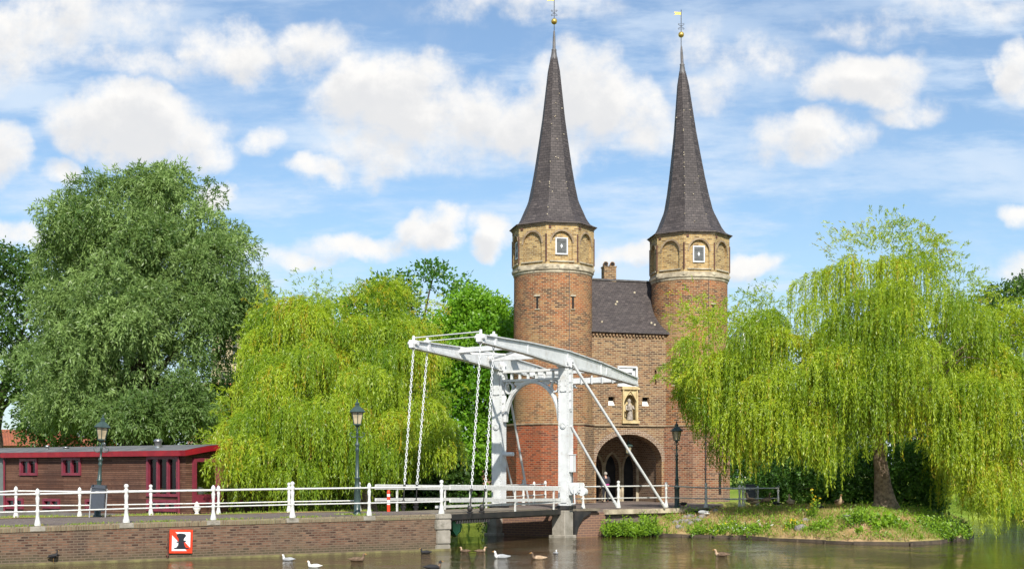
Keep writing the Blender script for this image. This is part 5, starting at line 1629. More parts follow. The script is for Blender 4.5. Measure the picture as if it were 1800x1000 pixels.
# ================================================================== HOUSEBOAT
def make_houseboat():
    O = Vector((-24.4, 65.0, 0)); U = Vector((.811, -.585, 0)).normalized(); N = Vector((-U.y * -1, 0, 0))
    N = Vector((U.y, -U.x, 0))
    if N.y > 0: N = -N
    def s_of(px): r = (px - 900) / F; return (r * 65 - O.x) / (.811 + .585 * r)
    def d_of(px): return 65 - .585 * s_of(px)
    def zz(py, px): return PZ(py, d_of(px))
    up = Vector((0, 0, 1))
    def w(s, t, z): return O + U * s + N * t + up * z
    rz = math.atan2(U.y, U.x)
    hb = thing('houseboat', 'long dark plank-clad houseboat with dark red roof edge and plum window frames', 'houseboat', tuple(w(7, -2, .2)))
    S0, S1 = -14.0, s_of(326)
    zb, zt = .95, 3.66
    # hull
    bm = BM(); prism(bm, [(w(S0, .12, 0).x, w(S0, .12, 0).y), (w(S1 + .1, .12, 0).x, w(S1 + .1, .12, 0).y), (w(S1 + .1, -4.9, 0).x, w(S1 + .1, -4.9, 0).y), (w(S0, -4.9, 0).x, w(S0, -4.9, 0).y)], -.4, .95)
    hl = obj('hull', bm, M['hull'], hb)
    def rect(p0, p1, y0, y1):
        m = (p0 + p1) / 2
        return (s_of(p0), s_of(p1), zz(y1, m), zz(y0, m))
    wins = [rect(37, 65.5, 807, 834), rect(111, 142, 805, 834), rect(12, 41, 876, 893), rect(77, 105, 877, 892), rect(152, 175, 878, 892), rect(260, 314, 803, 871), rect(260, 311, 879, 897)]
    muls = [1, 1, 1, 1, 0, 2, 2]
    holes = [[(a, z0), (b, z0), (b, z1), (a, z1)] for a, b, z0, z1 in wins]
    Sg = s_of(10)
    bm = BM()
    panel(bm, O, U, N, [(Sg, zb), (S1, zb), (S1, zt), (Sg, zt)], holes[0:], .16)
    for p, q in ((w(Sg, -4.8, 0), w(S1, -4.8, 0)),):
        bm.faces.new([bm.verts.new(p + up * zb), bm.verts.new(q + up * zb), bm.verts.new(q + up * zt), bm.verts.new(p + up * zt)])
    obj('plank_wall', bm, M['planks'], hb)
    bm = BM(); prism(bm, [tuple(w(S0, .02, 0))[:2], tuple(w(Sg, .02, 0))[:2], tuple(w(Sg, -4.6, 0))[:2], tuple(w(S0, -4.6, 0))[:2]], zb, zt)
    obj('grey_wall', bm, M['greyside'], hb)
    # floor and room
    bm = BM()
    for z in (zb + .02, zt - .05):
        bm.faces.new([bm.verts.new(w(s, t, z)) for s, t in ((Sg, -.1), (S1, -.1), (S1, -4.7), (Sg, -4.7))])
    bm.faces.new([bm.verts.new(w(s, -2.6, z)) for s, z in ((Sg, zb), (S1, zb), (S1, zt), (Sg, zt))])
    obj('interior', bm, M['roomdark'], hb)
    for (a, b, z0, z1), mu in zip(wins, muls):
        bm = BM(); fw = .085
        for (sa, sb, za, zb_) in ((a - .04, b + .04, z1 - fw, z1 + .03), (a - .04, b + .04, z0 - .03, z0 + fw), (a - .04, a + fw, z0 + fw, z1 - fw), (b - fw, b + .04, z0 + fw, z1 - fw)):
            box(bm, w((sa + sb) / 2, .0, (za + zb_) / 2), (sb - sa, .14, zb_ - za), rz)
        for k in range(mu):
            s = a + (b - a) * (k + 1) / (mu + 1)
            box(bm, w(s, .0, (z0 + z1) / 2), (.10, .12, z1 - z0 - 2 * fw), rz)
        fr = obj('window_frame', bm, M['purple'], hb)
        bm = BM(); bm.faces.new([bm.verts.new(w(s, -.06, z)) for s, z in ((a, z0), (b, z0), (b, z1), (a, z1))])
        obj('pane', bm, M['boatglass'], fr)
        if z1 - z0 < 1.0:
            bm = BM(); box(bm, w(a + (b - a) * .26, -.12, (z0 + z1) / 2 - .05), ((b - a) * .3, .02, (z1 - z0) * .7), rz)
            box(bm, w((a + b) / 2, -.11, z1 - .16), (b - a - .2, .02, .08), rz)
            obj('curtain', bm, M['curtain'] if z0 < 1.8 else M['f_grey'], fr)
    # bits in the tall window
    a, b, z0, z1 = wins[5]
    bm = BM(); box(bm, w(b - .42, -.5, z0 + .95), (.42, .3, .35), rz); box(bm, w(b - .45, -.5, z0 + .42), (.10, .1, .75), rz)
    box(bm, w(a + .30, -.5, z0 + .20), (.5, .3, .25), rz)
    obj('lamp_shade', bm, M['yellow'], hb)
    # red fascia, roof, end bay
    bm = BM()
    beam(bm, w(Sg, .12, 3.56), w(S1, .12, 3.56), .30, .23)
    # cambered fascia over the end wall
    cam_ = lambda t: 3.55 + .30 * math.sin(PI * min(1, max(0, -t) / 4.9)) ** .8
    pv = [w(S1 + .12, t, cam_(t)) for t in (.27, -.4, -1.1, -1.8, -2.5, -3.2, -4.0, -5.0)]
    for i in range(7): beam(bm, pv[i], pv[i + 1], .34, .22)
    beam(bm, w(S0, .12, 3.56), w(Sg, .12, 3.56), .24, .16)
    obj('fascia', bm, M['redpaint'], hb)
    bm = BM()
    ts = (.16, -.5, -1.2, -1.9, -2.5, -3.1, -3.8, -5.0)
    ra = [bm.verts.new(w(S0, t, cam_(t) + .13)) for t in ts]; rb_ = [bm.verts.new(w(S1 + .1, t, cam_(t) + .13)) for t in ts]
    for i in range(7): bm.faces.new([ra[i], rb_[i], rb_[i + 1], ra[i + 1]])
    obj('roof', bm, M['roofgrey'], hb)
    # gutter pipe + corner post
    bm = BM(); s = s_of(317); tube(bm, [w(s, .22, 3.6), w(s + .03, .12, 3.35), w(s + .03, .10, .8)], .05, 8)
    s = s_of(13); tube(bm, [w(s, .2, 3.55), w(s - .08, .12, 3.3), w(s - .1, .1, .9)], .05, 8)
    obj('downpipe', bm, M['purple'], hb, uv=None)
    # end wall with its two big picture windows
    z0, z1 = 1.72, 3.30
    N2 = U; U2 = -N; rz2 = math.atan2(U2.y, U2.x)
    bays = ((.42, 1.92), (2.55, 4.1))
    bm = BM()
    panel(bm, O + U * S1, U2, N2, [(0, zb), (4.8, zb), (4.8, 3.75), (2.4, 3.95), (0, zt - .06)], [[(a, z0), (b, z0), (b, z1), (a, z1)] for a, b in bays], .14)
    obj('end_wall', bm, M['planks'], hb)
    for a, b in bays:
        bm = BM()
        def e_(q, z, k=.04): return O + U * S1 + U2 * q + up * z + N2 * k
        for (qa, qb, za, zb_) in ((a - .06, b + .06, z1 - .10, z1 + .06), (a - .06, b + .06, z0 - .34, z0 + .10), (a - .06, a + .10, z0 + .10, z1 - .10), (b - .10, b + .06, z0 + .10, z1 - .10)):
            box(bm, e_((qa + qb) / 2, (za + zb_) / 2), (qb - qa, .16, zb_ - za), rz2)
        fr = obj('picture_window', bm, M['purple'], hb)
        bm = BM(); bm.faces.new([bm.verts.new(e_(q, z, -.05)) for q, z in ((a, z0), (b, z0), (b, z1), (a, z1))])
        obj('pane', bm, M['boatglass'], fr)
    bm = BM()
    q = [e_(qq, z, -.35) for qq, z in ((.45, 1.75), (1.02, 1.75), (.86, 2.62), (.56, 2.64))]
    f = [bm.verts.new(p) for p in q]; f2 = [bm.verts.new(p - N2 * .1) for p in q]
    bm.faces.new(f); bm.faces.new(f2[::-1])
    for k in range(4): bm.faces.new([f[k], f[(k + 1) % 4], f2[(k + 1) % 4], f2[k]])
    obj('yellow_chair_back', bm, M['yellow'], hb)
    bm = BM()
    bmesh.ops.create_icosphere(bm, subdivisions=2, radius=.3, matrix=Matrix.Translation(e_(1.35, 1.9, -.7)) @ Matrix.Diagonal((1.0, 1.2, .8, 1)))
    obj('cushion', bm, M['f_grey'], hb, uv=None, smooth=True)
    # flues on the roof
    for px, h, r_ in ((252, .46, .15), (90, .20, .12), (57, .28, .08), (157, .35, .06)):
        s = s_of(px); bm = BM()
        lathe(bm, [(r_ * 1.2, 0), (r_, .08), (r_, h * .7), (r_ * 1.3, h * .72), (r_ * 1.3, h * .85), (r_ * .8, h)], 14, w(s, -.8, 3.75))
        obj('flue', bm, M['steelpipe'], hb, uv=None)
    # deck things at the stern
    bm = BM()
    dk = [tuple(w(S1 + .1, .12, 0))[:2], tuple(w(S1 + 2.2, -.2, 0))[:2], tuple(w(S1 + 2.2, -4.5, 0))[:2], tuple(w(S1 + .1, -4.9, 0))[:2]]
    prism(bm, dk, .3, .93); obj('stern_deck', bm, M['hull'], hb)
make_houseboat()
# chair & ornament on the stern
def on_stern():
    d = 57.6
    c = Vector((PX(346, d), d, .93))
    bm = BM(); lathe(bm, [(.13, 0), (.10, .08), (.07, .14), (.15, .26), (.17, .34), (.10, .40), (.12, .46), (.05, .56), (.01, .6)], 12, c)
    o = obj('garden_ornament', bm, M['plaster'], uv=None); tag(o, 'small white stone ornament on the stern deck below the bay window', 'ornament')
on_stern()
# green rowing boat under the leaf
def green_boat():
    d = 51.2
    c = Vector((PX(797, d), d, 0.42))
    th = thing('rowing_boat', 'small green boat whose end shows beside the quay corner under the bridge leaf', 'boat', tuple(c), R(100))
    bm = BM()
    rings = []
    for t in np.linspace(0, 1, 9):
        x = -1.6 + 3.2 * t; wd = .62 * math.sin(PI * (0.12 + .76 * t)) ** .7; zk = -.15 + .25 * abs(t - .5) ** 2 * 4 * .5; zg = .50 + .35 * (abs(t - .5) * 2) ** 2
        rings.append([bm.verts.new((x, y * wd, z)) for y, z in ((-1, zg), (-.8, zg * .35), (0, zk), (.8, zg * .35), (1, zg), (.9, zg), (.68, zg * .4), (0, zk + .1), (-.68, zg * .4), (-.9, zg))])
    for i in range(8):
        for k in range(10): bm.faces.new([rings[i][k], rings[i][(k + 1) % 10], rings[i + 1][(k + 1) % 10], rings[i + 1][k]])
    bm.faces.new(rings[0][:5][::-1]); bm.faces.new(rings[-1][:5])
    th.scale = (.55, .5, .6)
    obj('hull', bm, M['greenboat'], th, uv=None, world=False)
    bm = BM(); box(bm, (0, 0, .42), (.25, 1.0, .03)); box(bm, (-.9, 0, .44), (.22, .8, .03)); obj('thwart', bm, M['timber'], th, uv=None, world=False)
green_boat()
#SECTION3
# ================================================================== TREES
def tree_base(px, d):
    return Vector((PX(px, d), d, lz(PX(px, d), d) - .03))
TREES = True
if TREES:
    # great white willow on the left
    b = tree_base(235, 86)
    leafy_tree('white_willow', 'huge grey-green willow with rounded crown rising behind the houseboat', 'tree',
               [(52, 600, 700), (78, 430, 740), (105, 385, 760), (145, 352, 770), (200, 318, 780), (260, 298, 780), (320, 294, 780), (365, 315, 775), (378, 330, 775), (386, 355, 600), (425, 420, 590), (440, 480, 590), (465, 510, 590), (485, 540, 590)],
               84, 7.0, b, M['leaf_white'], M['darkbark'], 11, 400, 64, .30, .075, twlen=1.05, bend=.75, crad=1.15, spacing=.085, trunk_r=.7, fork_z=6, limbn=20, splay=.5, front=.7, flat=.8, inset=2.1, boughs=72, bsig=.9)
    # dark tree at the far left
    b = tree_base(-10, 100)
    leafy_tree('oak_tree', 'dark green oak cut by the left edge of the photograph', 'tree',
               [(-260, 520, 760), (-180, 450, 760), (-80, 420, 760), (0, 425, 760), (40, 430, 760), (75, 470, 700), (95, 560, 690)], 98, 6.5, b, M['leaf_dark'], M['darkbark'], 12, 150, 60, .30, .17,
               twlen=.8, bend=2.0, crad=1.5, spacing=.15, trunk_r=.55, fork_z=7, splay=.9)
    # dark undergrowth trees behind the boat
    b = tree_base(160, 92)
    leafy_tree('shrub_tree', 'low dark green trees thicket behind the long red edged houseboat roof', 'tree',
               [(60, 720, 775), (130, 660, 788), (250, 660, 790), (340, 670, 790), (400, 690, 790), (440, 700, 790)], 90, 2.5, tree_base(250, 91), M['leaf_dark'], M['darkbark'], 13, 90, 60, .26, .15,
               twlen=.8, bend=1.5, crad=1.3, spacing=.14, trunk_r=.3, fork_z=4, splay=.9)
    leafy_tree('copper_tree', 'dark leaved tree below the pale church tower', 'tree',
               [(370, 665, 780), (400, 650, 790), (430, 655, 790), (460, 670, 790), (500, 700, 800)], 100, 2.5, tree_base(430, 100), M['leaf_dark'], M['darkbark'], 14, 40, 60, .26, .15,
               twlen=.7, bend=1.5, crad=1.2, spacing=.14, trunk_r=.3, fork_z=4, splay=.9)
    # oaks far behind the yellow willow
    leafy_tree('oak_tree', 'tall oak whose open top sticks out above the left weeping willow', 'tree',
               [(610, 500, 620), (640, 482, 640), (680, 500, 640), (705, 460, 640), (730, 445, 640), (770, 452, 640), (775, 480, 640), (800, 500, 640), (830, 495, 640), (862, 510, 640), (872, 560, 640)], 112, 3.8, tree_base(740, 112), M['leaf_oak'], M['darkbark'], 15, 120, 50, .34, .20,
               twlen=.7, bend=2.0, crad=1.1, spacing=.16, trunk_r=.5, fork_z=11, splay=.9, limbn=24, boughs=24, bsig=.7)
    # fresh green maple between willow and gate
    leafy_tree('maple_tree', 'fresh green leafy tree standing between the left willow and the gate tower', 'tree',
               [(770, 600, 800), (790, 545, 830), (830, 518, 850), (870, 530, 850), (895, 555, 850), (915, 590, 850), (930, 640, 840)], 86, 3.4, tree_base(835, 86), M['leaf_mid'], M['darkbark'], 16, 190, 64, .24, .13,
               twlen=.8, bend=1.6, crad=1.05, spacing=.11, trunk_r=.4, fork_z=5, splay=.85, boughs=34, bsig=.8)
    leafy_tree('bush', 'low dark bushes under the green tree left of the gate', 'bush',
               [(690, 800, 890), (760, 770, 892), (830, 800, 892), (880, 790, 890), (905, 810, 888)], 84, 1.6, tree_base(820, 84), M['leaf_bush'], M['darkbark'], 17, 60, 50, .2, .12,
               twlen=.5, bend=1.6, crad=.7, spacing=.11, trunk_r=.12, fork_z=1.6, splay=.9, limbn=5)
    # left weeping willow
    weeping_tree('weeping_willow', 'broad yellow-green weeping willow left of the drawbridge, its strands reaching the quay railing',
                 [(415, 760, 905), (440, 700, 908), (468, 630, 908), (482, 560, 908), (503, 512, 908), (540, 482, 908), (580, 485, 908), (620, 510, 908), (660, 498, 908), (690, 488, 905), (718, 500, 900), (732, 530, 880), (742, 600, 860), (750, 640, 850), (760, 690, 840)],
                 63.0, 5.3, tree_base(640, 64), P(635, 740, 64), M['leaf_willow'], M['bark'], 21, 180, 78, .42, spray=.75, floor=lambda x, y: np.maximum(land_z(x, y), .02) + .03, front=.72, maxlen=3.7,
                 extra=[(455, 720, 57.6), (470, 680, 58.4), (440, 760, 57.0), (490, 680, 57.4), (500, 630, 59), (420, 790, 57.2), (510, 640, 58), (545, 700, 57), (590, 690, 57.2), (615, 740, 57.4), (560, 600, 58), (590, 810, 57.8), (440, 810, 57.0), (490, 780, 56.8), (530, 810, 56.8), (655, 770, 57.6), (690, 720, 58), (640, 640, 58)])
    leafy_tree('bush', 'dark undergrowth hidden behind the hanging strands of the left willow', 'bush',
               [(400, 800, 895), (480, 730, 900), (600, 700, 900), (720, 730, 900), (800, 800, 895)], 70, 1.6, tree_base(600, 70), M['leaf_dark'], M['darkbark'], 61, 130, 50, .26, .17,
               twlen=.7, bend=1.6, crad=.95, spacing=.14, trunk_r=.15, fork_z=2.6, splay=.9, limbn=8)
    # right weeping willow
    d0 = 61.0
    b = tree_base(1557, d0)
    weeping_tree('weeping_willow', 'great weeping willow on the grassy bank right of the gate, with a bare leaning trunk',
                 [(1195, 560, 640), (1215, 540, 740), (1250, 525, 800), (1300, 520, 850), (1345, 490, 835), (1390, 465, 820), (1430, 440, 880), (1465, 405, 880), (1510, 388, 800), (1560, 380, 790), (1595, 400, 830), (1635, 445, 880), (1680, 490, 930), (1720, 520, 930), (1740, 522, 925), (1752, 525, 800), (1775, 540, 735), (1820, 560, 715), (1860, 600, 715), (1890, 660, 715)],
                 d0 - .5, 5.2, b, P(1538, 760, d0), M['leaf_willow2'], M['bark'], 22, 225, 70, .44, floor=lambda x, y: np.maximum(land_z(x, y), 0.02) + .05, front=.70,
                 sparse=[(1290, 1440, 380, 580, .62), (1170, 1300, 490, 700, .60), (1440, 1640, 370, 560, .2), (1500, 1620, 800, 900, .9)],
                 extra=[(1225, 530, 59), (1205, 600, 59), (1228, 650, 58.5), (1245, 690, 58.4), (1385, 735, 56.8), (1410, 730, 56.6), (1430, 745, 56.8), (1450, 735, 56.9), (1380, 650, 57.2), (1720, 640, 57), (1710, 700, 56.6), (1730, 720, 57), (1735, 600, 58), (1655, 760, 57), (1690, 790, 56.5), (1712, 800, 57), (1725, 760, 58), (1640, 700, 57), (1670, 660, 57), (1700, 840, 56.4), (1715, 850, 57), (1495, 690, 57.5), (1530, 700, 57), (1560, 680, 57.4), (1590, 710, 57), (1615, 690, 57.6), (1330, 690, 58), (1300, 640, 58.4), (1360, 620, 58), (1290, 720, 58.6), (1470, 640, 58)], maxlen=4.0, limbn=26)
    leafy_tree('hedge', 'dark clipped hedge in front of the white plastered house', 'hedge',
               [(1285, 800, 842), (1300, 770, 842), (1340, 760, 842), (1400, 755, 842), (1450, 770, 842)], 108, 1.5, tree_base(1360, 108), M['leaf_bush'], M['darkbark'], 62, 120, 50, .24, .16,
               twlen=.6, bend=1.6, crad=.9, spacing=.14, trunk_r=.12, fork_z=2.0, splay=.9, limbn=8)
    # background trees on the right
    leafy_tree('maple_tree', 'dark green tree behind the right willow at the right edge of the photograph', 'tree',
               [(1700, 560, 800), (1750, 500, 820), (1800, 480, 820), (1860, 470, 820), (1940, 500, 820), (2000, 560, 820)], 112, 5, tree_base(1815, 114), M['leaf_dark'], M['darkbark'], 18, 130, 60, .32, .18,
               twlen=.9, bend=1.6, crad=1.5, spacing=.15, trunk_r=.35, fork_z=6, splay=.9)
    leafy_tree('maple_tree', 'mid green tree behind the middle of the right willow', 'tree',
               [(1420, 620, 830), (1480, 560, 840), (1560, 540, 840), (1640, 560, 840), (1700, 640, 830)], 92, 3.5, tree_base(1580, 94), M['leaf_dark'], M['darkbark'], 19, 120, 60, .28, .16,
               twlen=.8, bend=1.6, crad=1.3, spacing=.14, trunk_r=.35, fork_z=5, splay=.9)
    # bushes on the island behind the trunk
    for i, (rows, dd, lab, sd) in enumerate((
        ([(1330, 850, 885), (1350, 810, 890), (1400, 790, 892), (1450, 800, 892), (1475, 840, 890)], 71, 'dense dark green bush at the end of the white railing', 31),
        ([(1455, 850, 888), (1480, 800, 892), (1520, 790, 892), (1545, 800, 892), (1560, 840, 890)], 69, 'dark green bush just left of the willow trunk', 32),
        ([(1560, 840, 890), (1575, 790, 893), (1605, 780, 893), (1640, 800, 893), (1660, 850, 893)], 66, 'ivy dark bush just right of the willow trunk', 33))):
        leafy_tree('bush', lab, 'bush', rows, dd, 1.5, tree_base(rows[2][0], dd), M['leaf_bush'], M['darkbark'], sd, 60, 56, .17, .11,
                   twlen=.4, bend=1.0, crad=.55, spacing=.09, trunk_r=.08, fork_z=1.7, splay=.9, limbn=5)

# ================================================================== GRASS AND WEEDS
def scatter_grass(name, px_rng, d_rng, n, h, w, mat, seed, cond=None, droop=.3, label=None):
    rng = np.random.default_rng(seed)
    px = rng.uniform(*px_rng, n); d = rng.uniform(*d_rng, n)
    X = (px - 900) / F * d
    sd = land_sd(X, d)
    m = sd > .12
    if cond is not None: m &= cond(X, d, px, rng)
    X, d = X[m], d[m]
    # patchiness
    pt = np.sin(X * 1.1 + 2) * np.cos(d * 1.7) + np.sin(X * 2.9 + d * 2.1) * .6 + rng.normal(size=len(X)) * .5
    Z = land_z(X, d) - .02
    pos = np.stack([X, d, Z], 1)
    dr = rng.normal(size=pos.shape) * droop; dr[:, 2] = np.abs(dr[:, 2]) + 1
    L = h * rng.uniform(.5, 1.5, len(X)); W = np.full(len(X), w)
    t = np.clip(.45 + pt * .25, 0, 1)
    o = leaf_object(name, pos, dr, L, W, t, mat)
    tag(o, kind='stuff')
    if label: o['label'] = label
    return o
GATE_CLEAR = lambda X, d, px, rng: ~((X > 1.5) & (X < 15) & (d > 71.5) & (d < 84)) & ~((X < 13.0 * (d - 57) / 15 + 2) & (X > -1) & (d < 76) & (X < (d - 49.2) * .80 - .15) & (px < 1252))
scatter_grass('dry_grass', (1000, 1720), (51, 74), 90000, .16, .028, M['grass'], 1, GATE_CLEAR, .6)
scatter_grass('green_grass', (1000, 1720), (51, 74), 50000, .22, .03, M['greengrass'], 2, lambda X, d, px, rng: GATE_CLEAR(X, d, px, rng) & (np.sin(X * 1.3) * np.cos(d * 1.1 + X * .3) + rng.normal(size=len(X)) * .35 > .05), .5)
scatter_grass('lawn_grass', (1640, 2000), (80, 83.5), 9000, .22, .03, M['greengrass'], 3, None, .5)
scatter_grass('bank_grass', (370, 870), (61.5, 76), 16000, .35, .035, M['greengrass'], 4, None, .4)
def low_weeds():
    rng = np.random.default_rng(77); n = 70000
    px = rng.uniform(1050, 1715, n); d = rng.uniform(51.5, 64, n); X = (px - 900) / F * d
    sd = land_sd(X, d)
    f = np.sin(X * 2.3 + 1) * np.cos(d * 1.9 + X) + .7 * np.sin(X * 5.1 + d * 2) + rng.normal(size=n) * .4
    m = (sd > .05) & (sd < 4.5) & (f > .10 + sd * .22) & (px < 1710)
    m &= GATE_CLEAR(X, d, px, rng)
    X, d, f = X[m], d[m], f[m]; k = len(X)
    pos = np.stack([X, d, land_z(X, d) + rng.uniform(0, 1, k) ** 1.5 * np.clip(f, 0, 1.4) * .28], 1)
    dr = rng.normal(size=(k, 3)); dr[:, 2] = np.abs(dr[:, 2]) * .8 + .2
    o = leaf_object('low_weeds', pos, dr, rng.uniform(.05, .17, k), rng.uniform(.02, .06, k), np.clip(.4 + rng.normal(size=k) * .3, 0, 1), M['leaf_weed']); tag(o, kind='stuff')
low_weeds()
# tufts growing along the quay's edges
def quay_tufts():
    rng = np.random.default_rng(9)
    pos = []
    for i in range(5200):
        px = rng.uniform(-60, 655)
        if i % 2: d = dfar(px) + rng.normal() * .16 ; z = zf(px) + .02
        else:
            d = dwall(px) + .12 + abs(rng.normal()) * .05; z = zn(px)
            if rng.random() > .30 + .3 * math.sin(px * .05): continue
        if i % 2 and math.sin(px * .031) + rng.normal() * .6 < -.1: continue
        pos.append((PX(px, d), d, z))
    # round the lamp foot
    for i in range(350): pos.append((lp.x + rng.normal() * .32, 47.6 + rng.normal() * .13, zn(628) + .01))
    pos = np.array(pos); dr = rng.normal(size=pos.shape) * .5; dr[:, 2] = np.abs(dr[:, 2]) + 1
    n = len(pos)
    o = leaf_object('edge_weeds', pos, dr, rng.uniform(.04, .12, n), np.full(n, .025), rng.uniform(.2, 1, n), M['greengrass']); tag(o, kind='stuff')
quay_tufts()
# leafy weeds on the bank
def weed(px, d, w_, h_, n, label, seed, mat='leaf_weed', L=.11, W=.06, flower=None, cat='plant', zoff=0, name='bank_plant'):
    rng = np.random.default_rng(seed)
    x = PX(px, d); z = max(lz(x, d), .05) + zoff
    th = thing(name, label, cat, (x, d, z))
    k = max(6, n // 30)
    st = np.stack([x + rng.normal(size=k) * w_ * .62, d + rng.normal(size=k) * w_ * .45, np.full(k, z)], 1)
    hh = h_ * (1 - .5 * np.clip(np.abs(st[:, 0] - x) / (w_ * 1.3), 0, 1)) * rng.uniform(.3, 1.2, k)
    if w_ < .2: st[:, :2] = (x, d) + rng.normal(size=(k, 2)) * .012
    st[:, 2] = np.where(land_sd(st[:, 0], st[:, 1]) > -.15, np.maximum(land_z(st[:, 0], st[:, 1]), .02) + zoff, z)
    org = st; dr = rng.normal(size=(k, 3)) * .32; dr[:, 2] = 1
    dr /= np.linalg.norm(dr, axis=1, keepdims=True)
    idx = np.repeat(np.arange(k), 30)
    s = rng.uniform(.08, 1, len(idx))
    p = st[idx] + dr[idx] * (s * hh[idx])[:, None] + rng.normal(size=(len(idx), 3)) * .05
    dd = rng.normal(size=p.shape); dd[:, 2] += .4
    n_ = len(idx)
    leaf_object('foliage', p, dd, L * rng.uniform(.6, 1.3, n_), W * rng.uniform(.7, 1.2, n_), np.clip(.2 + .6 * s + rng.normal(size=n_) * .15, 0, 1), M[mat], th)
    bm = BM()
    for i in range(k): tube(bm, [Vector(st[i]), Vector(st[i] + dr[i] * hh[i])], .008, 4)
    obj('stems', bm, M['leaf_bush'], th, uv=None)
    if flower:
        m = 26; tp = st[rng.integers(0, k, m)] ; i2 = rng.integers(0, k, m)
        q = st[i2] + dr[i2] * (hh[i2] * rng.uniform(.9, 1.15, m))[:, None] + rng.normal(size=(m, 3)) * .05
        q = np.repeat(q, 3, axis=0)
        leaf_object('flowers', q, rng.normal(size=q.shape), np.full(len(q), .055), np.full(len(q), .05), rng.uniform(0, 1, len(q)), M[flower], th)['kind'] = 'stuff'
weed(1085, 58.4, .62, .85, 1700, 'tall bright green leafy plants growing from the bank at the foot of the abutment', 41)
weed(1135, 58.9, .75, 1.0, 2200, 'largest bright green leafy clump between the abutment and the pile of stones', 42)
weed(1110, 58.5, .5, .6, 900, 'low green weeds between two taller clumps beside the abutment', 43)
weed(1290, 57.4, .8, .45, 900, 'green weeds with small white flowers on the bank below the grazing goose', 44, flower='flowerwhite')
weed(1330, 56.9, .6, .5, 800, 'white flowering weeds in the middle of the grassy bank', 45, flower='flowerwhite')
weed(1393, 56.0, .35, .45, 500, 'yellow flowering plant by the water below the railing end', 46, flower='flower')
weed(1431, 56.6, .10, 1.15, 200, 'single tall thin stalk with yellow flowers on the bank', 47, flower='flower')
weed(1440, 54.9, .6, .42, 900, 'low bright green weeds by the water below the second goose', 48)
weed(1505, 54.2, .55, .75, 1500, 'tall green nettles at the water edge right of the small stones', 49)
weed(1560, 53.5, .6, .42, 700, 'broad leaved green plants on the dry bank under the trunk', 50, L=.2, W=.14)
weed(1665, 54.2, .62, .95, 2000, 'bright green rounded weed clump at the right tip of the grassy bank', 51)
weed(1630, 55.6, .6, .5, 700, 'green weeds on the bank near its right tip', 52)
weed(1225, 58.0, .5, .35, 500, 'small weeds beside the pile of grey stones', 53)
weed(1270, 57.8, .5, .4, 600, 'low leafy weeds just right of the pile of stones', 54, flower='flower')
weed(1780, 80.9, 1.6, 1.0, 2600, 'reedy green plants on the far bank at the right edge', 55, L=.3, W=.05)
weed(1716, 80.8, .6, .8, 700, 'small weeds on the far bank beside the hanging willow strands', 56)
weed(1825, 80.9, 1.6, 1.2, 1600, 'reeds on the far bank just beyond the right edge', 57, L=.3, W=.05)
weed(866, 61.6, .5, .9, 700, 'green weeds left of the portal behind the leaf', 58, mat='leaf_bush')
# timber edging of the bank
def edging():
    pts = []
    edge = [(1062, 59.2), (1150, 59.0), (1300, 57.0), (1400, 54.6), (1500, 52.4), (1600, 51.7), (1650, 53), (1690, 56.4), (1708, 60)]
    bm = BM()
    rr = random.Random(2)
    for (a, da), (b, db) in zip(edge[:-1], edge[1:]):
        A = Vector((PX(a, da), da - .05, -.01)); B = Vector((PX(b, db), db - .05, -.01))
        n = max(1, int((B - A).length / 1.3))
        for k in range(n):
            p, q = A.lerp(B, k / n), A.lerp(B, (k + 1) / n)
            beam(bm, p + Vector((0, 0, rr.uniform(-.035, .035))), q + Vector((0, rr.uniform(-.03, .03), rr.uniform(-.035, .035))), .16, .24)
            tube(bm, [p - Vector((0, .1, .5)), p + Vector((0, -.1, .06 + rr.uniform(0, .06)))], .06, 8)
    o = obj('bank_edging', bm, M['timber']); tag(o, 'dark weathered timber edging where the grassy bank meets the water', 'bank edging')
edging()
def rocks():
    rr = random.Random(4)
    def rock(x, y, z, s, label, grp=None):
        bm = BM(); bmesh.ops.create_icosphere(bm, subdivisions=2, radius=1.0)
        sx, sy, sz = s * rr.uniform(.9, 1.3), s * rr.uniform(.8, 1.1), s * rr.uniform(.6, .85); of = Vector((rr.uniform(0, 50), 0, 0))
        for v in bm.verts:
            k = 1 + .28 * noise.noise(v.co * 1.4 + of) ; v.co = Vector((v.co.x * sx * k, v.co.y * sy * k, v.co.z * sz * k))
            v.co.z = max(v.co.z, -sz * .6)
        o = obj('stone', bm, M['rock'], uv=None); o.location = (x, y, z); o.rotation_euler = (0, 0, rr.uniform(0, 6))
        tag(o, label, 'stone', grp)
    pile = [(1193, 929), (1203, 934), (1214, 936), (1226, 934), (1198, 921), (1209, 922), (1220, 924), (1231, 921), (1188, 922), (1214, 914), (1235, 927), (1204, 912), (1244, 915), (1258, 918)]
    for i, (px, py) in enumerate(pile):
        d = interp(py, [895, 940], [62.5, 59.0]); x = PX(px, d); rock(x, d, max(lz(x, d), PZ(py, d)) + .0, rr.uniform(.17, .23), 'rounded grey stone in the heap on the bank right of the big green weeds', 'grey stones heaped on the bank')
    for px, py, s, lab in ((1408, 935, .26, 'reddish stone lying alone on the bank by the yellow flowers'), (1416, 927, .17, 'small dark stone just above the reddish one on the bank'), (1488, 937, .24, 'dark pointed stone on the bank left of the tall nettles')):
        d = interp(py, [895, 955], [60, 53.5]); x = PX(px, d); rock(x, d, lz(x, d) + .05, s, lab)
rocks()

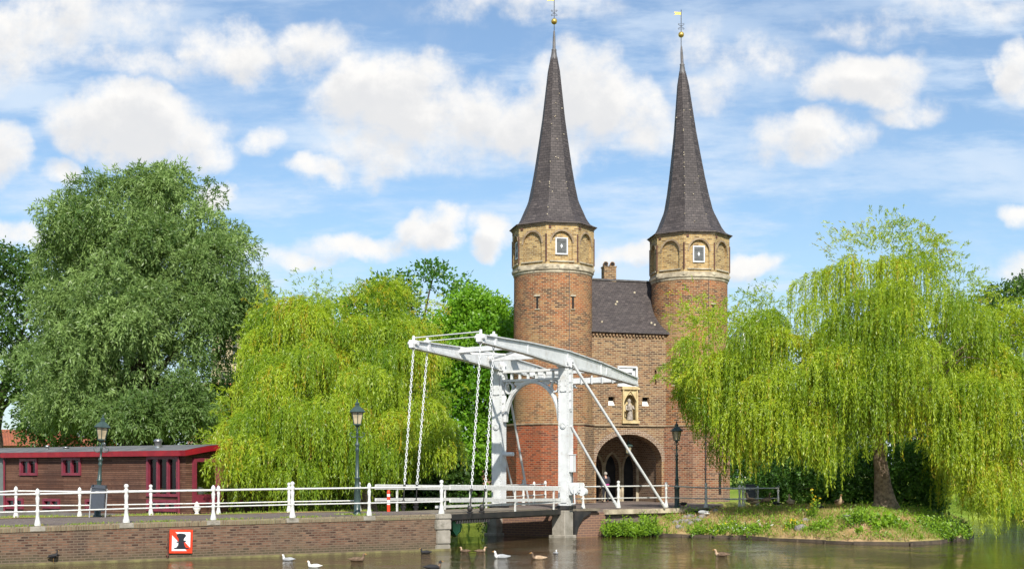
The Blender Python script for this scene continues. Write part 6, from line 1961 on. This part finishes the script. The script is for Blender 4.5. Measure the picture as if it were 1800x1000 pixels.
# ================================================================== FAR BUILDINGS
def church():
    d = 420.0
    c = Vector((PX(408, d), d, 0)); w = PX(431, d) - PX(386, d)
    th = thing('church_tower', 'pale sandstone church tower seen far off between the two left trees', 'church tower', (c.x, c.y, 0))
    zt = PZ(560, d); zm = PZ(632, d)
    bm = BM(); box(bm, c + Vector((0, 0, zm / 2)), (w * 1.15, w * 1.15, zm)); box(bm, c + Vector((0, 0, (zm + zt) / 2)), (w * .86, w * .86, zt - zm))
    for sx in (-1, 1):
        for sy in (-1, 1):
            box(bm, c + Vector((sx * w * .57, sy * w * .57, zm / 2 + 1.5)), (1.4, 1.4, zm + 3)); box(bm, c + Vector((sx * w * .43, sy * w * .43, (zm + zt) / 2 + 2)), (1.1, 1.1, zt - zm + 4))
            lathe(bm, [(.9, zm + 3), (.05, zm + 7)], 6, c + Vector((sx * w * .57, sy * w * .57, 0)))
    for k in range(4): box(bm, c + Vector((0, 0, 8 + k * (zm - 8) / 3)), (w * 1.2, w * 1.2, .5))
    obj('tower_body', bm, M['churchstone'], th)
    for z0, h in ((zm - 15, 11), (zt - 14, 10)):
        for s in (-.22, .22):
            bm = BM(); box(bm, c + Vector((s * w, -w * (.576 if z0 < zm else .431), z0 + h / 2)), (w * .15, .3, h)); obj('belfry_opening', bm, M['shutter'], th)
    bm = BM(); lathe(bm, [(w * .3, zt), (w * .28, zt + 6), (.2, zt + 16)], 8, c); obj('spire', bm, M['leadm'], th)
church()
def simple_house(name, label, px0, px1, yeave, yridge, d, depth, mat, roofmat, wins, gable=False, stepped=False):
    x0, x1 = PX(px0, d), PX(px1, d); ze, zr = PZ(yeave, d), PZ(yridge, d)
    zb = .9
    th = thing(name, label, 'house', ((x0 + x1) / 2, d + depth / 2, zb))
    holes = []
    for (a, b, ya, yb) in wins:
        holes.append([(PX(a, d) - x0, PZ(yb, d)), (PX(b, d) - x0, PZ(yb, d)), (PX(b, d) - x0, PZ(ya, d)), (PX(a, d) - x0, PZ(ya, d))])
    U = Vector((1, 0, 0)); N = Vector((0, -1, 0)); O = Vector((x0, d, 0)); W = x1 - x0
    outer = [(0, zb), (W, zb), (W, ze)] + ([(W / 2, zr)] if gable else []) + [(0, ze)]
    bm = BM(); panel(bm, O, U, N, outer, holes, .25)
    for p, q in (((x0, d), (x0, d + depth)), ((x1, d), (x1, d + depth)), ((x0, d + depth), (x1, d + depth))):
        bm.faces.new([bm.verts.new((p[0], p[1], zb)), bm.verts.new((q[0], q[1], zb)), bm.verts.new((q[0], q[1], ze)), bm.verts.new((p[0], p[1], ze))])
    obj('wall', bm, mat, th)
    bm = BM()
    if gable:
        m = (x0 + x1) / 2
        for xa in (x0 - .3, x1 + .3):
            v = [bm.verts.new((xa, d - .0, ze - .1)), bm.verts.new((xa, d + depth, ze - .1)), bm.verts.new((m, d + depth, zr + .1)), bm.verts.new((m, d - .0, zr + .1))]; bm.faces.new(v)
    else:
        m = d + depth / 2
        for ya in (d - .3, d + depth + .3):
            v = [bm.verts.new((x0 - .2, ya, ze - .05)), bm.verts.new((x1 + .2, ya, ze - .05)), bm.verts.new((x1 + .2, m, zr)), bm.verts.new((x0 - .2, m, zr))]; bm.faces.new(v)
        for xa in (x0, x1):
            bm.faces.new([bm.verts.new((xa, d, ze)), bm.verts.new((xa, d + depth, ze)), bm.verts.new((xa, m, zr - .05))])
    obj('roof', bm, roofmat, th)
    for h in holes:
        a, b, z0, z1 = h[0][0] + x0, h[1][0] + x0, h[0][1], h[2][1]
        bm = BM()
        for (cx, cz, sx, sz) in (((a + b) / 2, z0, b - a + .1, .12), ((a + b) / 2, z1, b - a + .1, .12), (a, (z0 + z1) / 2, .1, z1 - z0), (b, (z0 + z1) / 2, .1, z1 - z0), ((a + b) / 2, (z0 + z1) / 2, .06, z1 - z0), ((a + b) / 2, z0 + (z1 - z0) * .6, b - a, .06)):
            box(bm, (cx, d + .08, cz), (sx, .1, sz))
        fr = obj('window', bm, M['white'], th)
        bm = BM(); bm.faces.new([bm.verts.new((x, d + .14, z)) for x, z in ((a, z0), (b, z0), (b, z1), (a, z1))])
        obj('pane', bm, M['windark'], fr)
    return th
M['windark'] = glassy('house_window_glass', (0.03, 0.035, 0.04), 0.08)
simple_house('brick_house', 'red brick house with orange tiled roof glimpsed behind the trees at the left', -60, 92, 782, 752, 128, 9, M['housebrick'], M['tiles'], [(5, 14, 790, 806), (30, 40, 790, 806), (60, 70, 790, 806)])
simple_house('brick_house', 'tall red brick house glimpsed between the two trees above the houseboat', 330, 470, 705, 668, 150, 10, M['housebrick'], M['tiles'], [(348, 356, 715, 735), (372, 380, 715, 735), (396, 404, 715, 735), (348, 356, 750, 770), (372, 380, 750, 770), (396, 404, 750, 770)])
simple_house('brick_house', 'low orange roofed brick house behind the dark thicket left of centre', 95, 165, 790, 765, 135, 9, M['housebrick'], M['tiles'], [(110, 118, 795, 808), (140, 148, 795, 808)])
simple_house('brick_house', 'plain brick house in the shade behind the green tree left of the gate', 690, 905, 800, 770, 150, 9, M['housebrick'], M['roofgrey'], [(720, 730, 808, 828), (760, 770, 808, 828), (800, 810, 808, 828), (850, 860, 808, 828)])
simple_house('house', 'white plastered gabled house showing through gaps of the right willow', 1304, 1362, 590, 556, 125, 11, M['plaster'], M['roofgrey'], [(1312, 1322, 625, 655), (1342, 1352, 625, 655), (1312, 1322, 690, 720), (1342, 1352, 690, 720), (1342, 1352, 760, 790)], gable=True)
simple_house('brick_house', 'brown brick building behind the lawn at the right edge', 1640, 1990, 790, 765, 140, 9, M['housebrick'], M['roofgrey'], [(1670, 1682, 800, 820), (1720, 1732, 800, 820), (1770, 1782, 800, 820)])
# low wall behind the lawn
bm = BM(); box(bm, (PX(1700, 118), 118, 2.6), (26, .3, 1.5)); o = obj('garden_wall', bm, M['concrete']); tag(o, 'low grey wall behind the lawn at the right', 'wall')
# parked cars behind lawn
def car(loc, rz, label, mat):
    th = thing('parked_car', label, 'car', loc, rz)
    prof = [(-2.0, .35), (-2.05, .75), (-1.9, .95), (-1.45, 1.0), (-1.0, 1.42), (.4, 1.45), (1.0, 1.02), (1.85, .90), (2.05, .7), (2.05, .35)]
    bm = BM()
    A = [bm.verts.new((x, -.82 + (.12 if z > 1.1 else 0), z)) for x, z in prof]; B = [bm.verts.new((x, .82 - (.12 if z > 1.1 else 0), z)) for x, z in prof]
    n = len(prof)
    for k in range(n): bm.faces.new([A[k], A[(k + 1) % n], B[(k + 1) % n], B[k]])
    for t in tessellate_polygon([[Vector((x, z, 0)) for x, z in prof]]): bm.faces.new([A[k] for k in t]); bm.faces.new([B[k] for k in t][::-1])
    obj('body', bm, mat, th, world=False, uv=None)
    bm = BM()
    for s in (-1, 1):
        bm.faces.new([bm.verts.new((x, s * (.80 if z < 1.1 else .715), z)) for x, z in ((-1.25, 1.05), (.75, 1.05), (.3, 1.38), (-.95, 1.36))])
    obj('side_window', bm, M['windark'], th, world=False, uv=None)
    for x in (-1.3, 1.3):
        for s in (-1, 1):
            bm = BM(); tube(bm, [Vector((x, s * .62, .32)), Vector((x, s * .85, .32))], .32, 16); obj('wheel', bm, M['blacksteel'], th, world=False, uv=None)
x = PX(1768, 112); car((x, 112, lz(x, 112)), R(8), 'dark car parked behind the lawn at the right', M['carpaint'])

# ================================================================== PEOPLE AND BIRDS
def person():
    p = gp(2.95, .62, 1.05)
    th = thing('person', 'person in black jacket and trousers standing in the gate archway, seen from behind', 'person', tuple(p), math.atan2(GU.y, GU.x))
    # skinned body: joint positions in metres, y forward (away from the viewer)
    J = {'pel': (0, 0, .93), 'sp': (0, .01, 1.12), 'ch': (0, .0, 1.32), 'nk': (0, 0, 1.47), 'hd': (0, .02, 1.56), 'ht': (0, .01, 1.68),
         'sL': (-.17, 0, 1.40), 'sR': (.17, 0, 1.40), 'eL': (-.25, .03, 1.14), 'eR': (.26, .04, 1.14), 'wL': (-.22, .14, .93), 'wR': (.20, .16, .98),
         'hL': (-.09, 0, .88), 'hR': (.09, 0, .88), 'kL': (-.12, .02, .49), 'kR': (.12, .0, .49), 'aL': (-.13, -.02, .09), 'aR': (.14, -.02, .09), 'tL': (-.15, .14, .04), 'tR': (.17, .13, .04)}
    Ed = [('pel', 'sp'), ('sp', 'ch'), ('ch', 'nk'), ('nk', 'hd'), ('hd', 'ht'), ('ch', 'sL'), ('ch', 'sR'), ('sL', 'eL'), ('sR', 'eR'), ('eL', 'wL'), ('eR', 'wR'), ('pel', 'hL'), ('pel', 'hR'), ('hL', 'kL'), ('hR', 'kR'), ('kL', 'aL'), ('kR', 'aR'), ('aL', 'tL'), ('aR', 'tR')]
    Rr = {'pel': .145, 'sp': .135, 'ch': .15, 'nk': .058, 'hd': .088, 'ht': .07, 'sL': .075, 'sR': .075, 'eL': .05, 'eR': .05, 'wL': .032, 'wR': .032, 'hL': .10, 'hR': .10, 'kL': .062, 'kR': .062, 'aL': .045, 'aR': .045, 'tL': .035, 'tR': .035}
    def skin(name, keys, edges, grow, mat, radii=None):
        me = bpy.data.meshes.new(name); ks = list(keys)
        me.from_pydata([J[k] for k in ks], [(ks.index(a), ks.index(b)) for a, b in edges if a in ks and b in ks], [])
        o = bpy.data.objects.new(name, me); COL.objects.link(o); o.parent = th
        m = o.modifiers.new('skin', 'SKIN'); sv = me.skin_vertices[0].data
        for i, k in enumerate(ks):
            r_ = (radii or Rr)[k] * grow; sv[i].radius = (r_, r_ * (.72 if k in ('pel', 'sp', 'ch') else 1)); sv[i].use_root = (i == 0)
        o.modifiers.new('sub', 'SUBSURF').levels = 2; o.modifiers['sub'].render_levels = 2; m.use_smooth_shade = True
        me.materials.append(mat); return o
    skin('body', ['pel', 'sp', 'ch', 'nk', 'hd', 'ht', 'sL', 'sR', 'eL', 'eR', 'wL', 'wR', 'hL', 'hR', 'kL', 'kR', 'aL', 'aR', 'tL', 'tR'], Ed, 0.92, M['skin'])
    skin('jacket', ['sp', 'pel', 'ch', 'sL', 'sR', 'eL', 'eR', 'wL', 'wR'], Ed, 1.38, M['jacket'])
    skin('trousers', ['pel', 'hL', 'hR', 'kL', 'kR', 'aL', 'aR'], Ed, 1.32, M['trouser'])
    skin('shoes', ['aL', 'tL'], Ed, 1.35, M['blacksteel']); skin('shoes', ['aR', 'tR'], Ed, 1.35, M['blacksteel'])
    bm = BM(); bmesh.ops.create_uvsphere(bm, u_segments=16, v_segments=10, radius=.112, matrix=Matrix.Translation((0, -.005, 1.625)) @ Matrix.Diagonal((.9, 1.02, 1.05, 1)))
    bmesh.ops.delete(bm, geom=[v for v in bm.verts if v.co.z < 1.57 or (v.co.y > .07 and v.co.z < 1.68)], context='VERTS')
    obj('hair', bm, M['hair'], th, uv=None, world=False, smooth=True)
    # magenta cloth at the waist
    bm = BM(); tube(bm, [Vector((-.17, -.10, 1.0)), Vector((0, -.16, .98)), Vector((.17, -.09, 1.01))], [(.03, .055), (.03, .07), (.03, .055)], 8)
    obj('waist_cloth', bm, M['pinkcloth'], th, uv=None, world=False)
    # hands with five fingers
    for s in (-1, 1):
        w_ = Vector(J['wL' if s < 0 else 'wR'])
        bm = BM(); f = Vector((0, .55, -.84)).normalized(); side = Vector((s, 0, 0))
        tube(bm, [w_, w_ + f * .05, w_ + f * .09], [(.025, .016), (.042, .017), (.038, .014)], 8)
        for k, ln in enumerate((.060, .072, .078, .068)):
            b_ = w_ + f * .085 + side * (-.03 + .02 * k) ; tube(bm, [b_, b_ + f * ln * .5, b_ + f * ln * .9 + Vector((0, -.012, -.01))], [.009, .0085, .006], 6)
        tube(bm, [w_ + f * .03 - side * .035, w_ + f * .06 - side * .06, w_ + f * .09 - side * .062], [.012, .010, .007], 6)
        obj('hand', bm, M['skin'], th, uv=None, world=False)
person()

def bird_geo(kind):
    """one continuous body lofted tail to beak; x forward, z up. Returns list of (name, bm, mat)"""
    parts = []
    bm = BM()
    if kind in ('duck', 'whiteduck', 'gull_swim'):
        sp_ = [(-.27, .10, .012, .008), (-.22, .085, .05, .02), (-.14, .055, .09, .055), (-.03, .045, .105, .075), (.08, .055, .10, .075), (.15, .085, .075, .065), (.175, .13, .045, .048), (.18, .175, .035, .036), (.195, .215, .042, .042), (.225, .232, .036, .034), (.25, .228, .018, .014), (.29, .222, .014, .006)]
    elif kind == 'goose':
        sp_ = [(-.32, .30, .02, .012), (-.25, .33, .07, .04), (-.12, .36, .12, .10), (.02, .37, .14, .13), (.13, .40, .12, .12), (.20, .47, .07, .075), (.22, .55, .04, .042), (.23, .63, .034, .034), (.245, .68, .042, .042), (.28, .69, .034, .03), (.32, .68, .015, .014), (.345, .675, .008, .006)]
    elif kind == 'gull':
        sp_ = [(-.26, .13, .015, .008), (-.18, .15, .05, .03), (-.06, .165, .085, .07), (.05, .17, .085, .075), (.11, .18, .06, .06), (.15, .17, .04, .045), (.19, .155, .038, .04), (.22, .14, .02, .02), (.26, .125, .008, .006)]
    else:  # crow / blackbird
        sp_ = [(-.24, .09, .03, .006), (-.15, .11, .035, .02), (-.08, .13, .06, .05), (.01, .15, .07, .065), (.08, .175, .055, .055), (.12, .205, .042, .042), (.15, .215, .036, .034), (.18, .205, .014, .013), (.22, .195, .005, .004)]
    pts = [Vector((x, 0, z)) for x, z, a, b in sp_]
    tube(bm, pts, [(a, b) for x, z, a, b in sp_], 14)
    return bm, sp_
def wing(sp_, s, k=1.0, lift=0.0):
    mid = sp_[3]; bm = BM()
    x0, z0, a, b = mid
    prof = [(x0 + .16, z0 + .02, .03, .018), (x0 + .08, z0 + .03, .06, .022), (x0 - .05, z0 + .03, .065, .02), (x0 - .16, z0 + .03, .035, .012), (x0 - .26, z0 + .04, .008, .006)]
    tube(bm, [Vector((x, s * (a + .002) * (1 if i < 3 else .7 if i == 3 else .4), z + .01)) for i, (x, z, h, t) in enumerate(prof)], [(t, h) for x, z, h, t in prof], 8)
    return bm
PROTO = {}
def bird(kind, loc, rz, label, bodym, wingm, headm=None, sc=1.0, legs=False, name='duck', cat='duck', group=None):
    th = thing(name, label, cat, loc, rz, group=group)
    th.scale = (sc, sc, sc)
    bm, sp_ = bird_geo(kind)
    hi = len(sp_) - 4
    n = 14
    mats = [M[bodym], M[headm or bodym], M['f_beak']]
    bm.faces.ensure_lookup_table()
    for i, f in enumerate(bm.faces):
        ring = i // n
        if ring >= len(sp_) - 3: f.material_index = 2
        elif ring >= hi - 1: f.material_index = 1
    obj('body', bm, mats, th, uv=None, world=False, smooth=True)
    for s in (-1, 1): obj('wing', wing(sp_, s), M[wingm], th, uv=None, world=False, smooth=True)
    if legs:
        z = sp_[3][1] - sp_[3][3] * .7
        for s in (-1, 1):
            bm = BM(); x = sp_[3][0] + .02
            tube(bm, [Vector((x, s * .045, z)), Vector((x - .02, s * .045, z * .5)), Vector((x, s * .045, .01))], [.016, .009, .008], 6)
            for q in (-.5, 0, .5): tube(bm, [Vector((x, s * .045, .008)), Vector((x + .05 * math.cos(q), s * .045 + .05 * math.sin(q), .006))], .006, 4)
            obj('leg', bm, M['f_beak'], th, uv=None, world=False)
    return th
def on_water(px, py): d = 6600 / (py - 830); return (PX(px, d), d, -.02)
bird('whiteduck', on_water(552, 997), R(170), 'white duck swimming in front of the middle of the quay wall', 'f_white', 'f_white', sc=.85)
bird('duck', on_water(628, 986), R(5), 'brown duck with raised head swimming below the quay, left of the corner pier', 'f_brown', 'f_brown', sc=1.05)
bird('gull_swim', on_water(506, 985), R(160), 'small pale grey gull floating close to the quay wall', 'f_white', 'f_grey', 'f_white', sc=.85, name='gull', cat='gull')
bird('duck', on_water(748, 972), R(200), 'small dark water hen at the foot of the corner pier', 'f_black', 'f_black', sc=.8, name='water_hen', cat='water hen')
bird('duck', on_water(762, 1000), R(20), 'dark brown duck at the bottom edge near the quay corner', 'f_brown', 'f_black', 'f_black', sc=1.05)
bird('duck', on_water(817, 970), R(150), 'tan duck just right of the quay corner, left of a pair', 'f_tan', 'f_brown', sc=.8)
bird('duck', on_water(845, 970), R(20), 'tan duck swimming right of its twin under the bridge leaf', 'f_tan', 'f_brown', sc=.8)
bird('gull_swim', on_water(881, 981), R(190), 'grey and white bird resting on the water below the left portal post', 'f_white', 'f_grey', sc=1.05, name='gull', cat='gull')
bird('duck', on_water(946, 983), R(-170), 'brown duck swimming left below the arch of the bridge portal', 'f_brown', 'f_tan', sc=1.0)
bird('gull_swim', on_water(977, 973), R(80), 'tiny white headed bird on the water below the right portal post', 'f_grey', 'f_grey', 'f_white', sc=.6, name='gull', cat='gull')
bird('duck', on_water(1268, 977), R(175), 'tan duck with a small wake below the grassy bank', 'f_tan', 'f_brown', sc=1.0)
d_ = dwall(93) - .12
bird('goose', (PX(93, d_), d_, .06), R(20), 'black coot standing on the ledge at the foot of the quay wall', 'f_black', 'f_black', sc=.52, legs=True, name='coot', cat='coot')
def on_land(px, d): x = PX(px, d); return (x, d, lz(x, d))
bird('gull', on_land(1237, 60.0), R(170), 'white gull with grey wings pecking above the heap of stones', 'f_white', 'f_grey', sc=1.1, legs=True, name='gull', cat='gull')
bird('crow', on_land(1229, 61.6), R(170), 'black jackdaw on the grass, left of a close pair', 'f_black', 'f_black', sc=1.25, legs=True, name='jackdaw', cat='bird')
bird('crow', on_land(1243, 61.4), R(10), 'black jackdaw on the grass, right of a close pair', 'f_black', 'f_black', sc=1.25, legs=True, name='jackdaw', cat='bird')
bird('crow', (PX(1201, 63.0), 63.0, 1.14), R(15), 'dark brown blackbird on the kerb at the street lamp foot', 'f_brown', 'f_black', sc=.95, legs=True, name='blackbird', cat='bird')
bird('goose', on_land(1323, 61.8), R(150), 'brown goose standing before the railing posts, left of two', 'f_tan', 'f_brown', sc=1.1, legs=True, name='goose', cat='goose')
bird('goose', on_land(1346, 63.4), R(30), 'brown goose behind the railing, right of two', 'f_brown', 'f_tan', 'f_tan', sc=1.05, legs=True, name='goose', cat='goose')
bird('goose', on_land(1390, 61.5), R(95), 'tan goose alone on the grass right of the railing end', 'f_tan', 'f_tan', sc=1.05, legs=True, name='goose', cat='goose')
bird('goose', on_land(1474, 59.0), R(-80), 'tan goose on the grass farthest to the right, before the dark bushes', 'f_tan', 'f_brown', sc=1.05, legs=True, name='goose', cat='goose')
bird('crow', on_land(1365, 65.0), R(160), 'dark grey pigeon at the last post of the railing', 'f_grey', 'f_black', 'f_black', sc=1.1, legs=True, name='pigeon', cat='bird')
bird('crow', on_land(1440, 60.5), R(150), 'dark pigeon on the grass beside the single yellow flower stalk', 'f_grey', 'f_black', 'f_black', sc=1.2, legs=True, name='pigeon', cat='bird')
